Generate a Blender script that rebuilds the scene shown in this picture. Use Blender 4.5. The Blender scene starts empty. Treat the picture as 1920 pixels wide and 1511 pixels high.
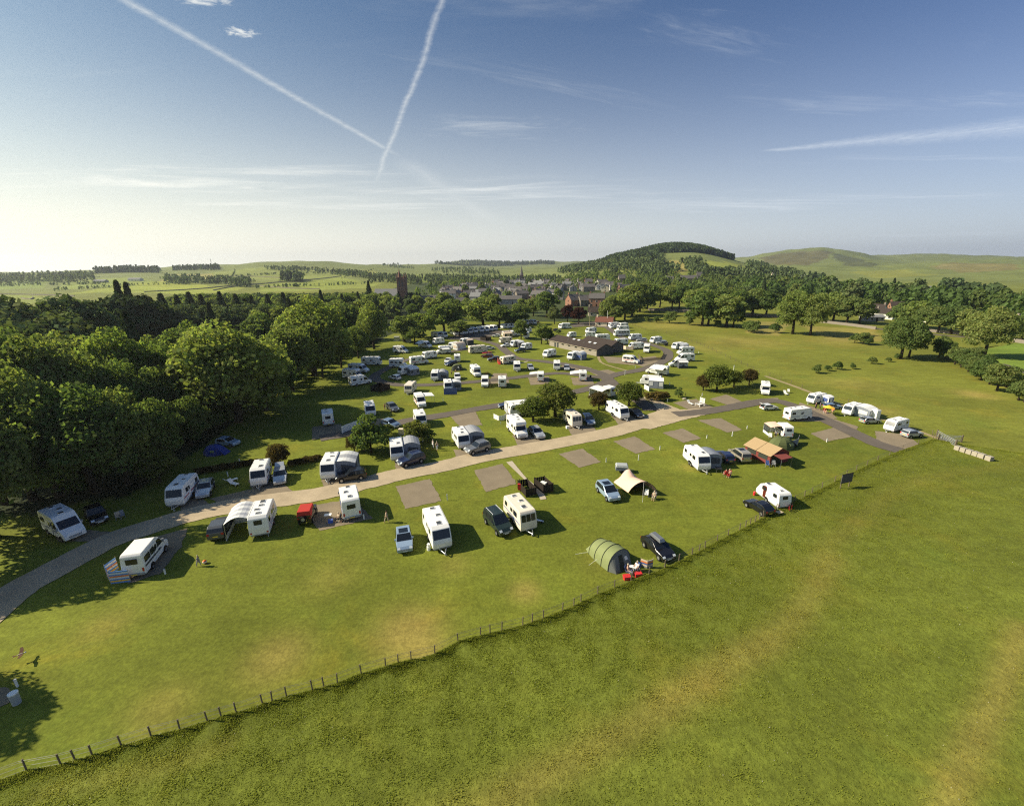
import bpy, bmesh, math, random
import numpy as np
from mathutils import Vector, Matrix, noise
R=math.radians
random.seed(7)
scene=bpy.context.scene
COL=scene.collection
# ------------------------------------------------------------------ camera
cam=bpy.data.cameras.new('camera'); cam.sensor_fit='HORIZONTAL'; cam.sensor_width=36.0
cam.lens=36.0*840/1920; cam.clip_start=0.5; cam.clip_end=30000
co=bpy.data.objects.new('camera',cam); COL.objects.link(co)
co.matrix_world=Matrix.Translation((0,0,32))@Matrix.Rotation(R(90-17.043),4,'X')@Matrix.Rotation(R(-0.5),4,'Z')
scene.camera=co
# ------------------------------------------------------------------ light
SUN_EL,SUN_AZ=R(35),R(177)          # the sun stands to the left; azimuth counted from +x
sun_dir=Vector((math.cos(SUN_EL)*math.cos(SUN_AZ),math.cos(SUN_EL)*math.sin(SUN_AZ),math.sin(SUN_EL)))
sl=bpy.data.lights.new('sun','SUN'); sl.energy=4.6; sl.angle=R(0.55); sl.color=(1.0,0.89,0.68)
so=bpy.data.objects.new('sun',sl); COL.objects.link(so)
so.rotation_euler=sun_dir.to_track_quat('Z','Y').to_euler()
scene.view_settings.view_transform='Standard'; scene.view_settings.look='None'
scene.view_settings.gamma=1.0; scene.view_settings.use_curve_mapping=False
scene.view_settings.exposure=0.80
scene.cycles.use_denoising=False
scene.cycles.max_bounces=6; scene.cycles.diffuse_bounces=4; scene.cycles.glossy_bounces=2
scene.cycles.transmission_bounces=2; scene.cycles.transparent_max_bounces=4; scene.cycles.volume_bounces=0
scene.cycles.filter_width=1.2
scene.cycles.use_adaptive_sampling=False
scene.cycles.sample_clamp_indirect=4.0
world=bpy.data.worlds.new('World'); scene.world=world; world.use_nodes=True
# ------------------------------------------------------------------ node helpers
class NT:
    def __init__(s,tree): s.t=tree; s.n=tree.nodes; s.l=tree.links
    def new(s,kind,**kw):
        n=s.n.new(kind)
        for k,v in kw.items(): setattr(n,k,v)
        return n
    def put(s,sock,v):
        if hasattr(v,'is_output') or isinstance(v,bpy.types.NodeSocket): s.l.new(v,sock)
        else: sock.default_value=v
    def math(s,op,a,b=0.0,c=None,clamp=False):
        n=s.new('ShaderNodeMath',operation=op,use_clamp=clamp); s.put(n.inputs[0],a); s.put(n.inputs[1],b)
        if c is not None: s.put(n.inputs[2],c)
        return n.outputs[0]
    def mix(s,f,a,b,blend='MIX'):
        n=s.new('ShaderNodeMix',data_type='RGBA',blend_type=blend); s.put(n.inputs[0],f)
        for i,v in ((6,a),(7,b)):
            s.put(n.inputs[i],v if isinstance(v,bpy.types.NodeSocket) else (tuple(v)+(1,))[:4])
        return n.outputs[2]
    def noise(s,vec,scale,detail=4,rough=.55,dist=0.0):
        n=s.new('ShaderNodeTexNoise'); n.inputs['Scale'].default_value=scale; n.inputs['Detail'].default_value=detail
        n.inputs['Roughness'].default_value=rough; n.inputs['Distortion'].default_value=dist
        if vec is not None: s.l.new(vec,n.inputs['Vector'])
        return n.outputs['Fac']
    def ramp(s,f,lo,hi,a=0.0,b=1.0,smooth=True):
        n=s.new('ShaderNodeMapRange',interpolation_type='SMOOTHSTEP' if smooth else 'LINEAR',clamp=True)
        s.put(n.inputs[0],f); s.put(n.inputs[1],lo); s.put(n.inputs[2],hi); s.put(n.inputs[3],a); s.put(n.inputs[4],b)
        return n.outputs[0]
    def xyz(s,x,y,z=0.0):
        n=s.new('ShaderNodeCombineXYZ'); s.put(n.inputs[0],x); s.put(n.inputs[1],y); s.put(n.inputs[2],z); return n.outputs[0]
# ------------------------------------------------------------------ sky
def make_sky():
    w=NT(world.node_tree); w.n.clear()
    sky=w.new('ShaderNodeTexSky',sky_type='NISHITA'); sky.sun_disc=False
    sky.sun_elevation=SUN_EL; sky.sun_rotation=math.pi/2-SUN_AZ
    sky.air_density=1.0; sky.dust_density=2.2; sky.ozone_density=2.2; sky.altitude=100
    tc=w.new('ShaderNodeTexCoord'); sp=w.new('ShaderNodeSeparateXYZ'); w.l.new(tc.outputs['Generated'],sp.inputs[0])
    x,y,z=sp.outputs
    zz=w.math('MAXIMUM',z,0.012)
    px_=w.math('DIVIDE',x,zz); py_=w.math('DIVIDE',y,zz)      # where the line of sight meets a cloud layer of unit height
    P=w.xyz(px_,py_)
    # thin bank of warm haze that thickens towards the horizon and the sun
    sd=w.new('ShaderNodeVectorMath',operation='DOT_PRODUCT'); w.l.new(tc.outputs['Generated'],sd.inputs[0])
    sd.inputs[1].default_value=Vector((sun_dir.x,sun_dir.y,0)).normalized()
    toward=w.ramp(sd.outputs['Value'],-0.75,0.95,0.0,1.0,False)
    hz=w.math('POWER',w.math('SUBTRACT',1.0,w.ramp(z,0.0,0.56,0.0,1.0,False)),2.9)
    hzf=w.math('MULTIPLY',hz,w.math('MULTIPLY_ADD',toward,0.32,0.68),clamp=True)
    hazec=w.mix(toward,HAZE_COOL,HAZE_WARM)
    col=w.mix(1.0,sky.outputs[0],SKY_TINT,'MULTIPLY')
    teal=w.mix(toward,(1.0,1.0,1.0),(1.0,1.02,0.74)); col=w.mix(1.0,col,teal,'MULTIPLY')
    col=w.mix(hzf,col,hazec)
    # cirrus: two stretched noises on the layer, only where a broad noise allows them
    def mapping(rot,sx,sy,off=(0,0,0)):
        m=w.new('ShaderNodeMapping'); w.l.new(P,m.inputs[0]); m.inputs['Rotation'].default_value=(0,0,rot)
        m.inputs['Scale'].default_value=(sx,sy,1); m.inputs['Location'].default_value=off; return m.outputs[0]
    c1=w.noise(mapping(R(20),0.35,1.5,(3.1,1.7,0)),1.3,7,.62,.6)
    c2=w.noise(mapping(R(8),0.22,0.5,(7.4,2.2,0)),0.9,3,.5)
    cir=w.math('MULTIPLY',w.ramp(c1,0.50,0.82),w.ramp(c2,0.48,0.66))
    cir=w.math('MULTIPLY',cir,w.ramp(z,0.05,0.13))
    def line(a,b,hw0,hw1,wob,strength,t0,t1,soft=.25,seed=0.0):
        # straight trail from a to b on the layer, with a wavering, crumbling edge
        ax,ay=a; bx,by=b; L=math.hypot(bx-ax,by-ay); ux,uy=(bx-ax)/L,(by-ay)/L
        dx=w.math('SUBTRACT',px_,ax); dy=w.math('SUBTRACT',py_,ay)
        t=w.math('DIVIDE',w.math('ADD',w.math('MULTIPLY',dx,ux),w.math('MULTIPLY',dy,uy)),L)
        s=w.math('ADD',w.math('MULTIPLY',dx,-uy),w.math('MULTIPLY',dy,ux))
        nz=w.math('SUBTRACT',w.noise(w.xyz(w.math('MULTIPLY',t,L),seed),1.1,3,.55),0.5)
        s=w.math('ADD',s,w.math('MULTIPLY',nz,wob))
        hw=w.math('MULTIPLY_ADD',t,hw1-hw0,hw0)
        rag=w.noise(P,26.0,4,.65)
        hw=w.math('MULTIPLY',hw,w.math('MULTIPLY_ADD',rag,1.1,0.45))
        f=w.math('SUBTRACT',1.0,w.math('DIVIDE',w.math('ABSOLUTE',s),hw),clamp=True)
        f=w.math('POWER',f,1.3)
        f=w.math('MULTIPLY',f,w.math('MULTIPLY',w.ramp(t,t0,t0+soft*.3),w.ramp(t,t1,t1-soft)))
        f=w.math('MULTIPLY',f,w.math('MULTIPLY_ADD',w.noise(P,13.0,4,.65),1.9,-0.05))
        return w.math('MULTIPLY',f,strength,clamp=True)
    def blob(c,rx,ry,rot,strength,lo=.45,hi=.7,sc=2.4,sy=1.0,edge=.75):
        # patch of broken cloud: fractal noise that thins out away from its middle
        m=w.new('ShaderNodeMapping',vector_type='TEXTURE'); w.l.new(P,m.inputs[0]); m.inputs['Location'].default_value=(c[0],c[1],0)
        m.inputs['Rotation'].default_value=(0,0,rot); m.inputs['Scale'].default_value=(rx,ry,1)
        ln=w.new('ShaderNodeVectorMath',operation='LENGTH'); w.l.new(m.outputs[0],ln.inputs[0])
        f=w.ramp(ln.outputs['Value'],1.25,0.0)
        m2=w.new('ShaderNodeMapping'); w.l.new(m.outputs[0],m2.inputs[0]); m2.inputs['Scale'].default_value=(1,sy,1); m2.inputs['Location'].default_value=(c[0]*3.1,c[1]*1.7,0)
        n=w.noise(m2.outputs[0],sc,9,.64,.7)
        v=w.math('ADD',n,w.math('MULTIPLY',w.math('SUBTRACT',f,1.0),edge))
        return w.math('MULTIPLY',w.ramp(v,lo,hi),strength)
    def stretch(c,rx,ry,rot,strength): return blob(c,rx*1.9,ry*2.4,rot,min(1,strength*.85),.30,.92,2.1,1.3,.36)
    parts=[w.math('MULTIPLY',cir,0.42)]
    parts+=[line(a,b,h0,h1,wb,st,t0,t1,so_,sd_) for (a,b,h0,h1,wb,st,t0,t1,so_,sd_) in TRAILS]
    parts+=[blob(*b) for b in PUFFS]
    parts+=[stretch(*b) for b in WISPS]
    tot=parts[0]
    for p in parts[1:]: tot=w.math('MAXIMUM',tot,p)
    cc=w.mix(toward,CLOUD_COOL,CLOUD_WARM)
    col=w.mix(tot,col,cc)
    bg=w.new('ShaderNodeBackground'); w.l.new(col,bg.inputs[0]); bg.inputs[1].default_value=0.15
    out=w.new('ShaderNodeOutputWorld'); w.l.new(bg.outputs[0],out.inputs[0])
HAZE_COOL=(4.0,4.3,4.55); HAZE_WARM=(5.9,5.45,4.2); SKY_TINT=(0.185,0.27,0.405)
CLOUD_COOL=(3.2,3.5,3.9); CLOUD_WARM=(4.9,4.75,4.1)
TRAILS=[((-1.501,2.093),(-1.026,4.907),.046,.055,.05,.30,-.05,1.0,.25,1.0),
        ((-0.236,2.105),(-1.809,6.505),.022,.048,.06,.34,-.2,1.0,.35,5.0),
        ((-1.076,4.684),(-0.362,12.050),.20,.45,.2,.16,0.0,1.0,.3,9.0),
        ((2.312,4.683),(4.149,3.935),.06,.55,.4,.36,0.0,1.5,.3,12.0)]
PUFFS=[((-1.185,2.393),.15,.12,0.3,.85,.30,.68,2.6,1.0,.6),((-1.187,2.141),.26,.09,0.0,.8,.30,.68,2.6,1.0,.6)]
WISPS=[((0.917,2.450),.42,.10,R(25),.24),((0.326,3.033),.8,.10,R(28),.24),((-0.144,3.864),.5,.2,R(5),.42),((-4.198,6.102),1.3,.55,R(10),1.0),
       ((-2.685,8.256),2.4,.6,R(4),.95),((-0.802,6.920),2.0,.55,R(-6),.9),((4.049,8.712),2.4,.7,R(4),.9),((2.268,3.397),.7,.14,R(10),.3),((3.189,3.369),.5,.12,R(10),.3),
       ((6.383,7.751),1.5,.4,R(3),.65),((0.739,7.258),1.5,.5,R(0),.8),((16.928,18.384),3.6,1.2,R(0),.7),((-5.473,5.856),1.8,.4,R(-12),.4),((-2.622,5.356),1.2,.3,R(5),.7)]
make_sky()
# ------------------------------------------------------------------ terrain height
#T0
TAZ=[-57.01, -47.41, -42.55, -36.79, -32.38, -27.5, -22.15, -16.35, -10.18, -5.06, 0.15, 5.35, 8.57, 11.1, 14.21, 17.83, 21.31, 24.1, 26.24, 29.31, 31.74, 33.59, 35.37, 37.08, 38.71, 40.27, 41.76, 43.88, 45.21, 47.7, 58.77]
TRR=[342.9, 514.3, 742.9, 1028.6, 1485.7, 2057.1, 2971.4, 3485.7, 4114.3, 4857.1, 5714.3, 8000.0]
THH=[[0.0, 0.0, 0.0, 3.4, 10.3, 18.3, 11.4, 0.0, 0.0, 0.0, 0.0, 0.0], [0.0, 0.0, 0.0, 2.3, 9.1, 25.0, 6.9, 0.0, 0.0, 0.0, 0.0, 0.0], [0.0, 0.0, 1.1, 5.7, 16.0, 25.5, 11.4, 0.0, 0.0, 0.0, 0.0, 0.0], [0.0, 0.0, 1.1, 8.0, 20.6, 29.8, 17.1, 0.0, 0.0, 0.0, 0.0, 0.0], [0.0, 0.0, 1.1, 9.1, 22.9, 41.2, 22.9, 0.0, 0.0, 0.0, 0.0, 0.0], [0.0, 0.0, 1.1, 10.3, 29.7, 57.7, 29.7, 0.0, 0.0, 0.0, 0.0, 0.0], [0.0, 0.0, 1.1, 10.3, 27.4, 52.9, 29.7, 0.0, 0.0, 0.0, 0.0, 0.0], [0.0, 0.0, 1.1, 8.0, 20.6, 43.3, 22.9, 11.4, 11.4, 0.0, 0.0, 0.0], [0.0, 0.0, 0.0, 3.4, 13.7, 22.9, 55.5, 34.3, 45.7, 0.0, 0.0, 0.0], [0.0, 0.0, 0.0, 2.3, 9.1, 18.3, 22.9, 27.4, 92.8, 45.7, 22.9, 0.0], [0.0, 0.0, 0.0, 2.3, 6.9, 16.0, 20.6, 27.4, 72.1, 45.7, 22.9, 0.0], [0.0, 0.0, 1.1, 4.6, 13.7, 18.3, 20.6, 27.4, 68.9, 45.7, 22.9, 0.0], [0.0, 0.0, 3.4, 16.0, 32.0, 16.0, 20.6, 27.4, 62.3, 45.7, 22.9, 0.0], [0.0, 0.0, 5.7, 22.9, 40.7, 16.0, 20.6, 34.3, 57.1, 45.7, 22.9, 0.0], [0.0, 0.0, 6.9, 34.3, 63.3, 22.9, 22.9, 34.3, 57.1, 45.7, 22.9, 0.0], [0.0, 0.0, 8.0, 38.9, 81.6, 25.1, 22.9, 34.3, 57.1, 45.7, 22.9, 0.0], [0.0, 0.0, 8.0, 38.9, 76.8, 25.1, 22.9, 34.3, 68.6, 57.1, 22.9, 0.0], [0.0, 0.0, 6.9, 32.0, 56.4, 22.9, 22.9, 45.7, 91.4, 68.6, 34.3, 0.0], [0.0, 0.0, 4.6, 22.9, 36.7, 22.9, 34.3, 57.1, 73.0, 57.1, 45.7, 0.0], [0.0, 0.0, 2.3, 10.3, 18.3, 20.6, 45.7, 91.4, 120.2, 68.6, 57.1, 0.0], [0.0, 0.0, 0.0, 5.7, 12.6, 18.3, 45.7, 102.9, 135.2, 80.0, 68.6, 0.0], [0.0, 0.0, 0.0, 3.4, 10.3, 17.1, 45.7, 108.6, 142.9, 91.4, 91.4, 0.0], [0.0, 0.0, 0.0, 2.3, 8.0, 16.0, 43.4, 91.4, 121.3, 91.4, 115.8, 0.0], [0.0, 0.0, 0.0, 2.3, 8.0, 14.9, 41.1, 57.1, 89.8, 68.6, 102.4, 0.0], [0.0, 0.0, 0.0, 2.3, 8.0, 14.9, 11.5, 34.3, 42.1, 68.6, 94.4, 0.0], [0.0, 0.0, 0.0, 2.3, 8.0, 14.9, 18.5, 22.9, 68.6, 91.4, 91.4, 0.0], [0.0, 0.0, 0.0, 2.3, 8.0, 14.9, 25.2, 22.9, 57.1, 91.4, 106.9, 0.0], [0.0, 0.0, 0.0, 2.3, 8.0, 16.0, 31.2, 22.9, 45.7, 80.0, 75.3, 0.0], [0.0, 0.0, 0.0, 2.3, 8.0, 16.0, 35.0, 22.9, 45.7, 68.6, 46.5, 0.0], [0.0, 0.0, 0.0, 2.3, 8.0, 16.0, 35.5, 22.9, 45.7, 57.1, 13.6, 0.0], [0.0, 0.0, 0.0, 2.3, 8.0, 16.0, 29.7, 22.9, 34.3, 45.7, 57.1, 0.0]]

def _mk():
    a=np.arange(-68,68.01,0.5); lr=np.linspace(math.log(150),math.log(8000),170)
    base=np.array([[np.interp(L,np.log(np.array(TRR,float)),row) for L in lr] for row in THH])
    g=np.array([np.interp(a,TAZ,base[:,j]) for j in range(len(lr))]).T
    def sm(g,ax,s):
        k=np.exp(-.5*(np.arange(-3*s,3*s+1)/s)**2); k/=k.sum()
        p=[(0,0),(0,0)]; p[ax]=(3*s,3*s); q=np.pad(g,p,mode='edge')
        return sum(k[i]*np.take(q,range(i,i+g.shape[ax]),axis=ax) for i in range(6*s+1))
    return a,lr,sm(sm(g,0,2),1,2)
_A,_L,_G=_mk()
def hgt(x,y):
    x=np.asarray(x,float); y=np.asarray(y,float)
    az=np.degrees(np.arctan2(x,y)); r=np.hypot(x,y)
    fa=np.clip((az-_A[0])/0.5,0,len(_A)-1.001); fl=np.clip((np.log(np.maximum(r,1))-_L[0])/(_L[1]-_L[0]),0,len(_L)-1.001)
    i=fa.astype(int); j=fl.astype(int); u=fa-i; v=fl-j
    h=_G[i,j]*(1-u)*(1-v)+_G[i+1,j]*u*(1-v)+_G[i,j+1]*(1-u)*v+_G[i+1,j+1]*u*v
    w=np.clip((r-900)/1400,0,1)
    h=h+w*(8.0*np.sin(x/131+1.3*np.sin(y/173))*np.sin(y/151+x/311)+4.0*np.sin(x/53+y/71)*np.sin(y/47-x/83)+1.2*np.sin(x/23-y/31))
    return np.where(r<310,0,h)*np.clip((r-310)/80,0,1)
#T1
# ------------------------------------------------------------------ materials
MATS={}
def pmat(key,color,rough=.6,spec=.4,metal=0.0,var=0.0,vscale=3.0,coat=0.0,bump=0.0,bscale=40.0,dirt=0.0,dirtcol=(.12,.11,.07)):
    m=bpy.data.materials.new(key); m.use_nodes=True; t=NT(m.node_tree); b=t.n['Principled BSDF']
    c=tuple(color)+(1,)
    b.inputs['Base Color'].default_value=c; b.inputs['Roughness'].default_value=rough
    b.inputs['Specular IOR Level'].default_value=spec; b.inputs['Metallic'].default_value=metal
    b.inputs['Coat Weight'].default_value=coat
    if var or bump or dirt:
        tc=t.new('ShaderNodeTexCoord')
        col=None
        if var:
            f=t.noise(tc.outputs['Object'],vscale,5,.6)
            col=t.mix(f,tuple(v*(1-var) for v in color),tuple(min(1,v*(1+var)) for v in color))
        if dirt:
            d=t.ramp(t.noise(tc.outputs['Object'],1.3,5,.65),.5,.75,0,dirt)
            col=t.mix(d,col if col is not None else color,dirtcol)
        if col is not None: t.l.new(col,b.inputs['Base Color'])
        if bump:
            bn=t.new('ShaderNodeBump'); bn.inputs['Strength'].default_value=bump; bn.inputs['Distance'].default_value=.05
            t.l.new(t.noise(tc.outputs['Object'],bscale,4,.6),bn.inputs['Height']); t.l.new(bn.outputs[0],b.inputs['Normal'])
    MATS[key]=m; return m
pmat('white_panel',(.82,.81,.77),.35,.5,var=.04,vscale=1.5,dirt=.10,dirtcol=(.45,.44,.38))
pmat('cream_panel',(.74,.66,.54),.4,.5,var=.04,dirt=.12,dirtcol=(.4,.36,.28))
pmat('grey_trim',(.30,.31,.33),.5); pmat('stripe_blue',(.08,.12,.32),.5); pmat('stripe_grey',(.42,.43,.45),.5)
pmat('stripe_red',(.45,.05,.05),.5); pmat('stripe_beige',(.52,.44,.33),.5)
pmat('glass',(.012,.016,.022),.06,.6); pmat('glass_pale',(.10,.12,.15),.08,.6)
pmat('rubber',(.015,.015,.016),.85,.2); pmat('alloy',(.45,.46,.48),.35,.5,metal=.7); pmat('steel',(.42,.43,.44),.4,.5,metal=.8)
pmat('vent_dark',(.06,.065,.07),.3,.5); pmat('vent_white',(.72,.72,.70),.4); pmat('arch',(.01,.01,.01),.9,.1)
pmat('lamp_clear',(.62,.66,.68),.1,.6); pmat('lamp_red',(.45,.015,.01),.25,.5); pmat('lamp_orange',(.6,.2,.02),.3)
pmat('plate_white',(.78,.78,.72),.5); pmat('plate_yellow',(.75,.55,.06),.5)
for k,c in dict(silver=(.46,.48,.50),silver_blue=(.34,.45,.58),grey=(.20,.21,.22),dark_grey=(.07,.075,.08),black=(.010,.010,.012),navy=(.015,.022,.06),
    dark_green=(.018,.030,.024),red=(.42,.02,.02),maroon=(.10,.012,.012),white=(.78,.78,.76),champagne=(.42,.38,.31),blue=(.07,.16,.38),steel_blue=(.16,.23,.34)).items():
    pmat('paint_'+k,c,.22,.5,metal=.35 if k in('silver','silver_blue','grey','champagne','steel_blue') else 0,coat=.6)
pmat('awning_grey',(.34,.35,.37),.8,.2,var=.08); pmat('awning_pale',(.66,.66,.64),.75,.2,var=.06); pmat('awning_dark',(.07,.075,.085),.85,.2)
pmat('awning_blue',(.07,.11,.30),.8,.2,var=.1); pmat('awning_white',(.80,.79,.75),.7,.2,var=.05); pmat('awning_beige',(.62,.50,.38),.8,.2,var=.08)
pmat('awning_green',(.07,.11,.05),.8,.2,var=.1); pmat('awning_mid',(.22,.24,.28),.8,.2,var=.1)
pmat('canvas_pink',(.72,.49,.38),.9,.15,var=.05); pmat('canvas_ochre',(.38,.27,.15),.9,.15,var=.08); pmat('canvas_red',(.20,.055,.045),.9,.15,var=.08)
pmat('tent_lime',(.20,.23,.095),.7,.25,var=.08); pmat('tent_olive',(.10,.12,.045),.8,.2,var=.1); pmat('tent_grey',(.16,.17,.16),.75,.2,var=.1); pmat('tent_blue',(.03,.05,.22),.75,.2,var=.1)
pmat('tent_dark',(.045,.05,.04),.85,.15)
pmat('wood_post',(.16,.13,.09),.9,.1,var=.3,vscale=8,bump=.3); pmat('wood_dark',(.035,.028,.022),.9,.1,var=.3,vscale=6); pmat('wood_pale',(.46,.38,.26),.9,.1,var=.25,vscale=6)
pmat('concrete',(.36,.32,.25),.9,.2,var=.12,vscale=6,bump=.2); pmat('wire',(.10,.10,.10),.5,.4,metal=.6); pmat('galv',(.45,.46,.46),.5,.4,metal=.5)
pmat('plastic_white',(.80,.80,.76),.45,.4); pmat('plastic_red',(.62,.03,.03),.45,.4); pmat('plastic_blue',(.05,.12,.5),.45,.4); pmat('plastic_orange',(.75,.16,.02),.5,.3)
pmat('plastic_yellow',(.80,.46,.04),.6,.3); pmat('plastic_black',(.02,.02,.022),.5,.3); pmat('plastic_grey',(.36,.38,.38),.6,.3); pmat('plastic_pink',(.72,.06,.10),.5,.3)
pmat('skin',(.50,.30,.21),.6,.3); pmat('hair_dark',(.03,.02,.014),.8,.2); pmat('hair_pale',(.42,.36,.26),.8,.2)
for k,c in dict(white=(.75,.74,.70),blue=(.06,.10,.26),dark=(.03,.032,.04),sky=(.15,.30,.62),red=(.45,.05,.04),grey=(.24,.25,.26),beige=(.45,.38,.27),orange=(.68,.22,.06)).items(): pmat('cloth_'+k,c,.9,.1)
pmat('slate',(.115,.105,.10),.7,.3,var=.25,vscale=1.2,bump=.3,bscale=9); pmat('roof_brown',(.050,.038,.032),.85,.2,var=.2,vscale=1.5,bump=.4,bscale=7)
pmat('roof_red',(.17,.07,.048),.85,.2,var=.2,vscale=1.5,bump=.3,bscale=9); pmat('roof_grey',(.20,.20,.20),.8,.2,var=.2,vscale=1.0)
pmat('wall_white',(.70,.68,.61),.85,.2,var=.06); pmat('wall_stone',(.22,.19,.155),.9,.15,var=.25,vscale=2.5,bump=.3,bscale=5); pmat('wall_sandstone',(.20,.115,.085),.9,.15,var=.2,vscale=2)
pmat('wall_brick',(.28,.15,.10),.9,.15,var=.2,vscale=3); pmat('wall_cream',(.62,.54,.40),.85,.2,var=.08); pmat('wall_grey',(.34,.33,.31),.85,.2,var=.12)
pmat('wall_block',(.30,.265,.215),.9,.15,var=.15,vscale=3,bump=.2,bscale=6); pmat('cladding_dark',(.095,.092,.088),.8,.2,var=.15,vscale=4); pmat('wall_orange',(.36,.16,.085),.85,.2,var=.1)
pmat('bark',(.055,.043,.030),.95,.1,var=.35,vscale=3,bump=.6,bscale=6); pmat('earth',(.06,.045,.03),.95,.1,var=.3)
pmat('bird_brown',(.085,.04,.02),.8,.2,var=.3,vscale=8)
pmat('container_grey',(.42,.43,.41),.6,.3,var=.06)
# ------------------------------------------------------------------ object helpers
def tag(o,label=None,cat=None,group=None,kind=None):
    if label: o['label']=label
    if cat: o['category']=cat
    if group: o['group']=group
    if kind: o['kind']=kind
    return o
def link(name,mesh,mat=None,parent=None,loc=None,rot=None):
    o=bpy.data.objects.new(name,mesh); COL.objects.link(o)
    if parent is not None: o.parent=parent
    if loc is not None: o.location=loc
    if rot is not None: o.rotation_euler=rot
    if mat is not None:
        m=MATS[mat] if isinstance(mat,str) else mat
        if len(mesh.materials)==0: mesh.materials.append(m)
        elif mesh.materials[0] is not m:
            o.material_slots[0].link='OBJECT'; o.material_slots[0].material=m
    return o
def root(name,loc,ang=0,label=None,cat=None,group=None,scale=None):
    o=bpy.data.objects.new(name,None); COL.objects.link(o); o.empty_display_size=.3
    o.location=loc if len(loc)==3 else (loc[0],loc[1],0); o.rotation_euler=(0,0,ang)
    if scale: o.scale=scale if hasattr(scale,'__len__') else (scale,)*3
    return tag(o,label,cat,group)
class MB:
    def __init__(s): s.v=[]; s.f=[]
    def add(s,vs,fs):
        n=len(s.v); s.v+= [tuple(v) for v in vs]; s.f+=[tuple(i+n for i in f) for f in fs]; return s
    def box(s,x0,x1,y0,y1,z0,z1):
        return s.add([(x0,y0,z0),(x1,y0,z0),(x1,y1,z0),(x0,y1,z0),(x0,y0,z1),(x1,y0,z1),(x1,y1,z1),(x0,y1,z1)],
            [(0,3,2,1),(4,5,6,7),(0,1,5,4),(1,2,6,5),(2,3,7,6),(3,0,4,7)])
    def tube(s,p0,p1,r,n=6,r1=None,caps=True):
        p0,p1=Vector(p0),Vector(p1); d=(p1-p0).normalized(); r1=r if r1 is None else r1
        a=d.orthogonal().normalized(); b=d.cross(a); vs=[]
        for p,q in((p0,r),(p1,r1)):
            for i in range(n):
                t=2*math.pi*i/n; vs.append(p+a*math.cos(t)*q+b*math.sin(t)*q)
        fs=[(i,(i+1)%n,n+(i+1)%n,n+i) for i in range(n)]
        if caps: fs+=[tuple(range(n))[::-1],tuple(range(n,2*n))]
        return s.add(vs,fs)
    def poly(s,pts): return s.add(pts,[tuple(range(len(pts)))])
    def slab(s,pts,thick):
        # closed plate: polygon pushed along its own normal
        P=[Vector(p) for p in pts]; n=(P[1]-P[0]).cross(P[2]-P[0]).normalized()*thick; k=len(P)
        return s.add(P+[p+n for p in P],[tuple(range(k))[::-1],tuple(range(k,2*k))]+[(i,(i+1)%k,k+(i+1)%k,k+i) for i in range(k)])
    def ball(s,c,rx,ry,rz,n=10,m=6):
        vs=[]; fs=[]
        for j in range(m+1):
            ph=math.pi*j/m
            for i in range(n):
                t=2*math.pi*i/n; vs.append((c[0]+rx*math.sin(ph)*math.cos(t),c[1]+ry*math.sin(ph)*math.sin(t),c[2]+rz*math.cos(ph)))
        for j in range(m):
            for i in range(n): fs.append((j*n+i,(j+1)*n+i,(j+1)*n+(i+1)%n,j*n+(i+1)%n))
        return s.add(vs,fs)
    def mesh(s,name='m',smooth=False):
        m=bpy.data.meshes.new(name); m.from_pydata(s.v,[],s.f); m.update()
        if smooth: m.shade_smooth()
        return m
def bevel_mesh(vs,fs,off,seg=2,name='body'):
    bm=bmesh.new(); V=[bm.verts.new(v) for v in vs]
    for f in fs: bm.faces.new([V[i] for i in f])
    bmesh.ops.recalc_face_normals(bm,faces=bm.faces)
    if off: bmesh.ops.bevel(bm,geom=list(bm.edges),offset=off,offset_type='OFFSET',segments=seg,profile=.6,affect='EDGES',clamp_overlap=True)
    m=bpy.data.meshes.new(name); bm.to_mesh(m); bm.free(); return m
def prism(prof,W,taper,off=.1,seg=2):
    n=len(prof); vs=[(x,sg*W/2*taper(x,z),z) for sg in(-1,1) for x,z in prof]
    fs=[tuple(range(n)),tuple(range(2*n-1,n-1,-1))]+[(i,n+i,n+(i+1)%n,(i+1)%n) for i in range(n)]
    return bevel_mesh(vs,fs,off,seg)
def edge_panel(p0,p1,t0,t1,hw0,hw1=None,out=.014,y0=None):
    # plate lying on the profile edge p0->p1 (outline runs rear-bottom, up, forward, down: outward is to the left of travel)
    hw1=hw0 if hw1 is None else hw1
    d=Vector((p1[0]-p0[0],0,p1[1]-p0[1])); a=Vector((p0[0],0,p0[1]))+d*t0; b=Vector((p0[0],0,p0[1]))+d*t1
    nrm=Vector((-d.z,0,d.x)).normalized()*out
    ya=(-hw0,hw0) if y0 is None else (y0[0],y0[1]); yb=(-hw1,hw1) if y0 is None else (y0[0],y0[1])
    m=MB(); inn=nrm*-1.5
    q=[a+Vector((0,ya[0],0)),a+Vector((0,ya[1],0)),b+Vector((0,yb[1],0)),b+Vector((0,yb[0],0))]
    m.add([p+nrm for p in q]+[p+inn for p in q],[(0,1,2,3),(0,4,5,1),(1,5,6,2),(2,6,7,3),(3,7,4,0)])
    return m.mesh()
def side_panel(pts,W,taper,sg,out=.014):
    m=MB(); k=len(pts); o=[(x,sg*(W/2*taper(x,z)+out),z) for x,z in pts]; i=[(x,sg*(W/2*taper(x,z)-.03),z) for x,z in pts]
    m.add(o+i,[tuple(range(k))]+[(j,(j+1)%k,k+(j+1)%k,k+j) for j in range(k)]); return m.mesh()
def rbox(x0,x1,z0,z1,c=.05):
    return [(x0+c,z0),(x1-c,z0),(x1,z0+c),(x1,z1-c),(x1-c,z1),(x0+c,z1),(x0,z1-c),(x0,z0+c)]
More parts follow.
